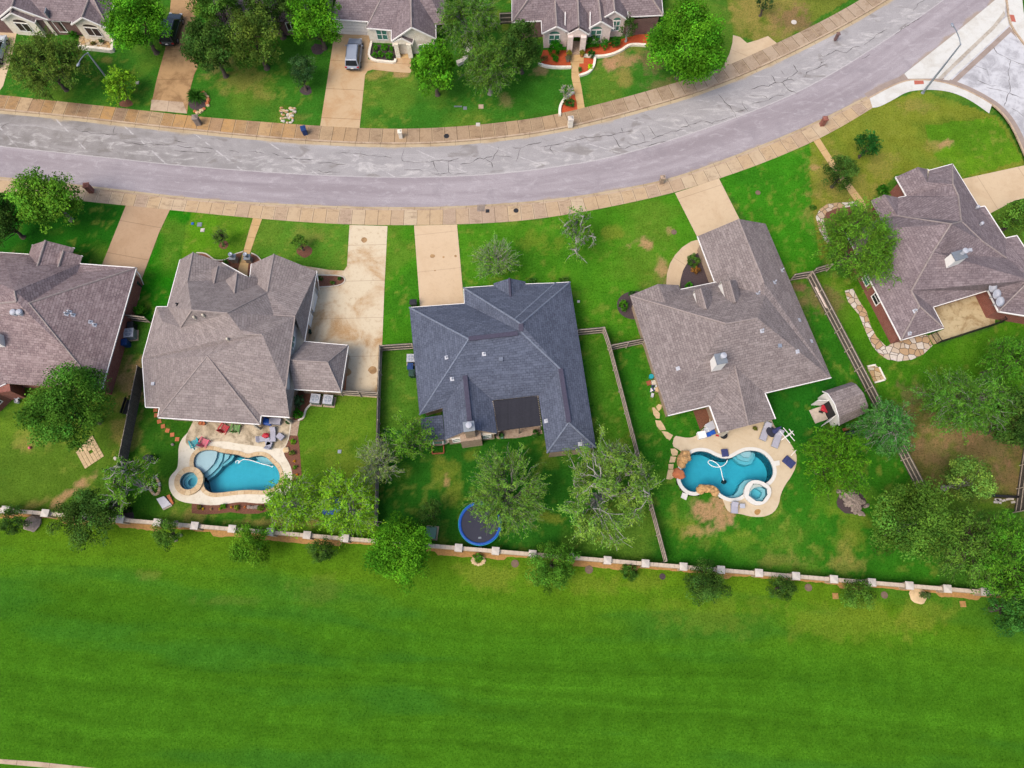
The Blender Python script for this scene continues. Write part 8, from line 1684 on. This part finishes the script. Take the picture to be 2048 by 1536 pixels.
# ------------------------------------------------------------------ right yard
def slab(label, pts, mat='rock_tan', z=.06, grp='pale stepping slabs left of the right pool'):
    w = PS(H4(pts), z); mb = MB(); mb.flat([w]); mb.skirt(w, -.12, flip=area(w) > 0); tag(mb.build('stepping_slab', M[mat]), label, 'stepping stone', grp)
for lb, p in (('small topmost stepping slab by the house wall', [(290, 130), (310, 112), (335, 120), (330, 148), (312, 168), (295, 150)]), ('long stepping slab just below the topmost one', [(258, 140), (275, 140), (300, 165), (320, 190), (315, 228), (290, 225), (268, 195)]), ('stepping slab in the middle of the curved row', [(282, 242), (325, 245), (350, 280), (368, 318), (320, 320), (295, 290)]), ('stepping slab touching the pool deck corner', [(332, 328), (380, 335), (425, 362), (400, 402), (370, 385)]), ('stepping slab just below the deck corner', [(405, 470), (440, 468), (465, 490), (458, 522), (420, 525), (408, 500)]), ('stepping slab second below the deck corner', [(405, 530), (450, 535), (438, 578), (395, 580)]), ('whitish stepping slab third below the deck corner', [(388, 592), (430, 592), (425, 632), (388, 628)]), ('lowest stepping slab beside the reddish boulder', [(385, 636), (430, 636), (430, 700), (408, 716), (370, 712)])): slab(lb, p)
def pad(label, pts, z=.12): w = PS(H4(pts), z); mb = MB(); mb.flat([w]); mb.skirt(w, -.2, flip=area(w) > 0); tag(mb.build('stone_block', M['coping_white']), label, 'block')
pad('white square pad at the lower left rim of the right pool', [(500, 820), (545, 832), (530, 880), (487, 858)]); pad('white square pad at the right rim of the right pool', [(1225, 570), (1275, 562), (1280, 600), (1240, 608)])
for k, (x, y, a, b, h) in enumerate([(520, 520, .55, .5, .45), (500, 555, .6, .55, .55), (490, 590, .45, .5, .4), (530, 545, .4, .4, .35)]): p = P(*H4([(x, y)])[0]); tag(MB().rock(Vector((p.x, p.y, .15)), (a, b, h), k + 20, jag=.25).build('boulder', M['rock_or']), 'orange boulder in the upper left cluster at the rim of the right pool', 'boulder', 'upper orange boulders of the right pool')
for k, (x, y, a, b, h) in enumerate([(465, 670, .6, .45, .4), (480, 690, .45, .35, .3), (455, 650, .35, .3, .3)]): p = P(*H4([(x, y)])[0]); tag(MB().rock(Vector((p.x, p.y, .12)), (a, b, h), k + 30, jag=.25).build('boulder', M['terra']), 'reddish boulder at the left tip of the right pool', 'boulder', 'reddish boulders of the right pool')
for k, (x, y, a, b, h) in enumerate([(635, 800, .45, .4, .4), (665, 785, .5, .42, .45), (700, 790, .5, .45, .5), (735, 800, .5, .42, .45), (762, 820, .42, .4, .35), (650, 812, .35, .3, .25)]): p = P(*H4([(x, y)])[0]); tag(MB().rock(Vector((p.x, p.y, .12)), (a, b, h), k + 40, jag=.28).build('boulder', M['rock_or']), 'orange boulder in the row at the lower rim of the right pool', 'boulder', 'lower orange boulders of the right pool')
rg = np.random.default_rng(33); NRK = 0
for k in range(64):
    u, v = rg.normal() * .5, rg.normal() * .5; ax_, ay_ = (1703 + u * 22 + v * 8, 1003 + u * 20 - v * 16)
    if abs(u) > 1.1 or abs(v) > 1.1: continue
    p = P(ax_, ay_); hgt = max(.08, .5 - .35 * (u * u + v * v)); tag(MB().rock(Vector((p.x, p.y, hgt)), (rg.uniform(.2, .36), rg.uniform(.15, .28), rg.uniform(.14, .22)), k + 300, jag=.3, n=7, m=5, rz=rg.uniform(0, 3)).build('pile_rock', M['rock_gr']), 'grey rock in the heap on the lawn right of the right pool', 'rock', 'rocks in the heap')
ring(1702, 1004, 30, M['mulch_dark'], .013)
lounge('left pale grey sun lounger on the right pool terrace', *H4([(1155, 338)])[0], -.42, 2.0, .72, .7, 'sun_lounger'); lounge('right pale grey sun lounger on the right pool terrace', *H4([(1250, 395)])[0], -.42, 2.0, .72, .7, 'sun_lounger')
t = thing('closed_parasol', 'folded navy parasol standing between the two sun loungers', 'parasol', P(*H4([(1215, 345)])[0], .06)); t.location.z = .06; MB().lathe((0, 0, 0), [(.45, 0), (.45, .1), (.08, .16)], 16).build('base', M['tramp_mat'], t, local=True); MB().tube([(0, 0, 0), (0, 0, 2.6)], .03, 8).build('pole', M['galv'], t, local=True); MB().lathe((0, 0, 0), [(.30, .9), (.24, 1.3), (.13, 2.1), (.05, 2.62)], 9).build('canopy', M['navy'], t, local=True)
tb_ = P(*H4([(1195, 340)])[0], .06); t = thing('side_table', 'round dark blue table under the folded parasol', 'table', tb_); t.location.z = .06; MB().lathe((0, 0, .0), [(.5, .48), (.5, .53), (.01, .53)], 20).build('table_top', M['tramp_mat'], t, local=True); [MB().bar((.3 * math.cos(a), .3 * math.sin(a), 0), (.3 * math.cos(a), .3 * math.sin(a), .48), .04, .04).build('leg', M['black'], t, local=True) for a in (0, 2.1, 4.2)]
t = thing('tv_aerial', 'white television aerial on a mast at the edge of the right pool deck', 'aerial', P(*H4([(1300, 395)])[0])); b = P(*H4([(1300, 395)])[0]); MB().tube([b, b + Vector((0, 0, 2.4))], .04, 8).build('mast', M['white'], t)
q0, q1 = P(*H4([(1290, 400)])[0], 2.3), P(*H4([(1385, 328)])[0], 2.3); MB().bar(q0, q1, .06, .06).build('boom', M['white'], t); d = (q1 - q0).normalized(); s_ = Vector((-d.y, d.x, 0))
for k, hw in ((.3, .75), (.62, .85), (.85, .4)): p = q0.lerp(q1, k); MB().bar(p - s_ * hw + Vector((0, 0, .07)), p + s_ * hw + Vector((0, 0, .07)), .05, .05).build('element', M['white'], t)
def mat_(label, px, py, rz, w=.85, l=1.1): t = thing('pool_float', label, 'float', P(px, py, .06), rz); t.location.z = .06; mb = MB(); mb.box((0, 0, .12), (w, l, .2)); mb.build('cushion', M['navy'], t, local=True, bevel=.06); MB().box((0, l * .35, .25), (w * .9, l * .25, .12)).build('headrest', M['navy'], t, local=True, bevel=.05)
mat_('navy cushion seat at the upper rim of the right pool', *H4([(836, 505)])[0], .1, .7, .8); mat_('navy cushion seat at the right edge of the right pool deck', *H4([(1348, 578)])[0], .8, .85, 1.2)
tag(MB().bar(P(*H4([(1368, 525)])[0], .1), P(*H4([(1412, 478)])[0], .5), .05, .05).build('cleaning_pole', M['white']), 'short white pole leaning at the right edge of the pool deck', 'pole')
lounge('pale folding chair near the bottom of the right pool deck', *H4([(908, 950)])[0], -.1, 1.0, .7, .5, 'folding_chair'); t = thing('small_table', 'small pale square table beside the folding chair', 'table', P(*H4([(970, 932)])[0], .06)); t.location.z = .06
MB().box((0, 0, .4), (.5, .45, .04)).build('table_top', M['lead'], t, local=True); [MB().box((sx * .2, sy * .18, .2), (.04, .04, .4)).build('leg', M['lead'], t, local=True) for sx in (-1, 1) for sy in (-1, 1)]
w = smooth_loop(PS(H4([(1075, 965), (1100, 950), (1128, 958), (1120, 990), (1098, 1003), (1075, 990)]), .066), 1); struct(MB().flat([w]).build('deck_stain', M['soil']))
def box_(label, px, py, size, mat, rz=0., name='storage_box', lid=None): t = thing(name, label, 'box', P(px, py, .06), rz); t.location.z = .06; MB().box((0, 0, size[2] / 2), size).build('body', M[mat], t, local=True, bevel=.03); MB().box((0, 0, size[2] + .03), (size[0] * 1.05, size[1] * 1.05, .06)).build('lid', M[lid or mat], t, local=True, bevel=.02)
box_('white storage box at the left edge of the right pool deck', *H4([(645, 368)])[0], (.8, .7, .6), 'white', .2); box_('white box by the porch of the brown roofed house', *H4([(715, 300)])[0], (.9, .8, .7), 'white', .5, lid='lead'); box_('left bright blue square of the pair on the right pool deck', *H4([(700, 362)])[0], (.5, .42, .3), 'blue', .3); box_('right bright blue square of the pair on the right pool deck', *H4([(735, 345)])[0], (.5, .42, .3), 'blue', .3); box_('grey box beside the porch wall of the brown roofed house', *H4([(690, 325)])[0], (.6, .5, .45), 'lead', .4)
tag(MB().bar(P(*H4([(766, 362)])[0], .12), P(*H4([(800, 368)])[0], .12), .15, .1).build('garden_tool', M['red']), 'red tool lying beside the dark pot on the right pool deck', 'tool')
# clutter along the side wall of the brown roofed house
for lb, x, y, mk in (('turquoise bucket at the side wall of the brown roofed house', 1301.5, 755, 'b'), ('white square seat at the side wall of the brown roofed house', 1307, 767, 'w'), ('tan round lid tub at the side wall of the brown roofed house', 1313.5, 781, 't')):
    p = P(x, y)
    if mk == 'w': tag(MB().box((p.x, p.y, .25), (.5, .5, .45), rz=.2).build('seat_box', M['cream'], bevel=.04), lb, 'seat')
    else: tag(MB().lathe((p.x, p.y, 0), [(.22, 0), (.26, .45), (.24, .47), (.01, .47)], 14).build('tub', M['turq' if mk == 'b' else 'rock_tan']), lb, 'tub')
rg = np.random.default_rng(8)
for k in range(9):
    x, y = 1303 + rg.uniform(-3, 9), 774 + rg.uniform(-3, 18); p = P(x, y); tag(MB().box((p.x, p.y, .2 + .1 * rg.random()), (rg.uniform(.15, .5), rg.uniform(.12, .3), rg.uniform(.2, .4)), rz=rg.uniform(0, 3)).build('clutter_item', M[('canvas', 'navy', 'canvas', 'white')[k % 4]], bevel=.03), 'white or navy odd item heaped at the side wall of the brown roofed house', 'clutter', 'clutter at the side wall')
tag(MB().box(P(1298, 766, .04), (.5, .5, .08), rz=.3).build('wood_board', M['wood_red']), 'brown board under the turquoise bucket', 'board')
t = thing('ride_on_mower', 'red ride on mower in the open doorway of the garden shed', 'mower', P(1652, 822), 1.2); MB().box((0, .2, .45), (.7, 1.0, .4)).build('body', M['red'], t, local=True, bevel=.12); MB().box((0, -.45, .6), (.5, .4, .3)).build('seat', M['navy'], t, local=True, bevel=.06)
for sx in (-1, 1): [MB().tube([(sx * .35, y, .22), (sx * .47, y, .22)], .22, 14).build('wheel', M['tyre'], t, local=True) for y in (-.5, .55)]
MB().tube([(0, -.1, .6), (0, -.18, .95)], .03, 6).build('steering_column', M['black'], t, local=True)
tag(MB().box(P(1700, 868, .3), (.9, .6, .55), rz=.3).build('equipment_box', M['tramp_mat'], bevel=.05), 'dark equipment box behind the garden shed', 'box'); tag(MB().box(P(1693, 858, .15), (.7, .3, .3), rz=.3).build('timber_stack', M['wood_red']), 'small brown timber stack behind the garden shed', 'timber')
# things leaning on the fence by the corner house
rg = np.random.default_rng(5)
for k in range(3): a, b = P(1630 + k * 2.2, 574 + k * 1.2, .9), P(1652 + k * 2.2, 615 + k * 1.2, .9); tag(MB().bar(a, b, .09, .06).build('fence_board', M['pinkstone']), 'loose pinkish board lying along the top rails of the long dark fence', 'board', 'loose boards on the long dark fence')
def dish(label, px, py, z=3.6):
    c = P(px, py, z); t = thing('satellite_dish', label, 'satellite dish', c); m = Matrix.Rotation(R(28), 3, 'X') @ Matrix.Rotation(R(12), 3, 'Y'); mb = MB(); mb.lathe((0, 0, 0), [(.01, -.1), (.3, -.06), (.52, .05), (.52, .08), (.3, -.03), (.01, -.07)], 24); mb.v = [m @ v for v in mb.v]; mb.build('dish', M['lead'], t, local=True, smooth=True)
    MB().tube([m @ Vector((0, -.5, .0)), m @ Vector((0, -.25, .5))], .025, 6).build('feed_arm', M['steel'], t, local=True); MB().tube([(0, 0, -.05), (0, .1, -1.2)], .035, 6).build('mast', M['steel'], t, local=True)
dish('uppermost of the three pale satellite dishes on the corner house', 1985, 575); dish('middle one of the three pale satellite dishes on the corner house', 1993, 588.5); dish('lowest of the three pale satellite dishes on the corner house', 1999.5, 603)
# front columns with blue urns by the taupe house path
for lb, x, y in (('left grey stone plinth with blue urn by the front path', 471, 522), ('right grey stone plinth with blue urn by the front path', 500, 522)):
    p = P(x, y); t = thing('urn_plinth', lb, 'plinth', p); MB().box((0, 0, .45), (.6, .6, .95)).build('plinth', M['rock_gr'], t, local=True); MB().box((0, 0, .95), (.72, .72, .1)).build('plinth_cap', M['galv'], t, local=True); MB().lathe((0, 0, 1.0), [(.12, 0), (.1, .1), (.26, .4), (.2, .55), (.24, .62), (.18, .6), (.01, .5)], 16).build('urn', M['steel'], t, local=True, smooth=True)
tag(MB().rock(P(345, 889, .1), (.16, .14, .14), 4).build('stone', M['rock_gr']), 'small grey stone at the left rim of the pool terrace', 'stone')
tag(MB().rock(P(*PF([(1418, 425)])[0], .1), (.34, .32, .14), 6, jag=.1).build('stone', M['rock_tan']), 'round tan stone at the right rim of the left pool terrace', 'stone')
for x, y in ((499, 1014), (506, 1015), (513, 1014)): tag(MB().rock(P(x, y, .1), (.28, .2, .14), int(x)).build('stone', M['rock_gr']), 'grey stone among the flowers below the left pool', 'stone', 'grey stones in the pool flower bed')
tag(MB().lathe(P(663, 1012, .0), [(.02, .2), (1.0, .22), (1.1, .3), (1.1, .06), (1.0, 0)], 24).build('paddling_pool', M['blue']), 'round blue paddling pool hidden under the feathery lime tree', 'paddling pool')
tag(MB().lathe(Vector((P(1395, 797).x, P(1395, 797).y, 0)), [(.12, 0), (.12, .5), (.16, .55), (.01, .62)], 10).build('garden_light', M['lead']), 'small pale garden light on the mulch by the rear of the brown roofed house', 'garden light')
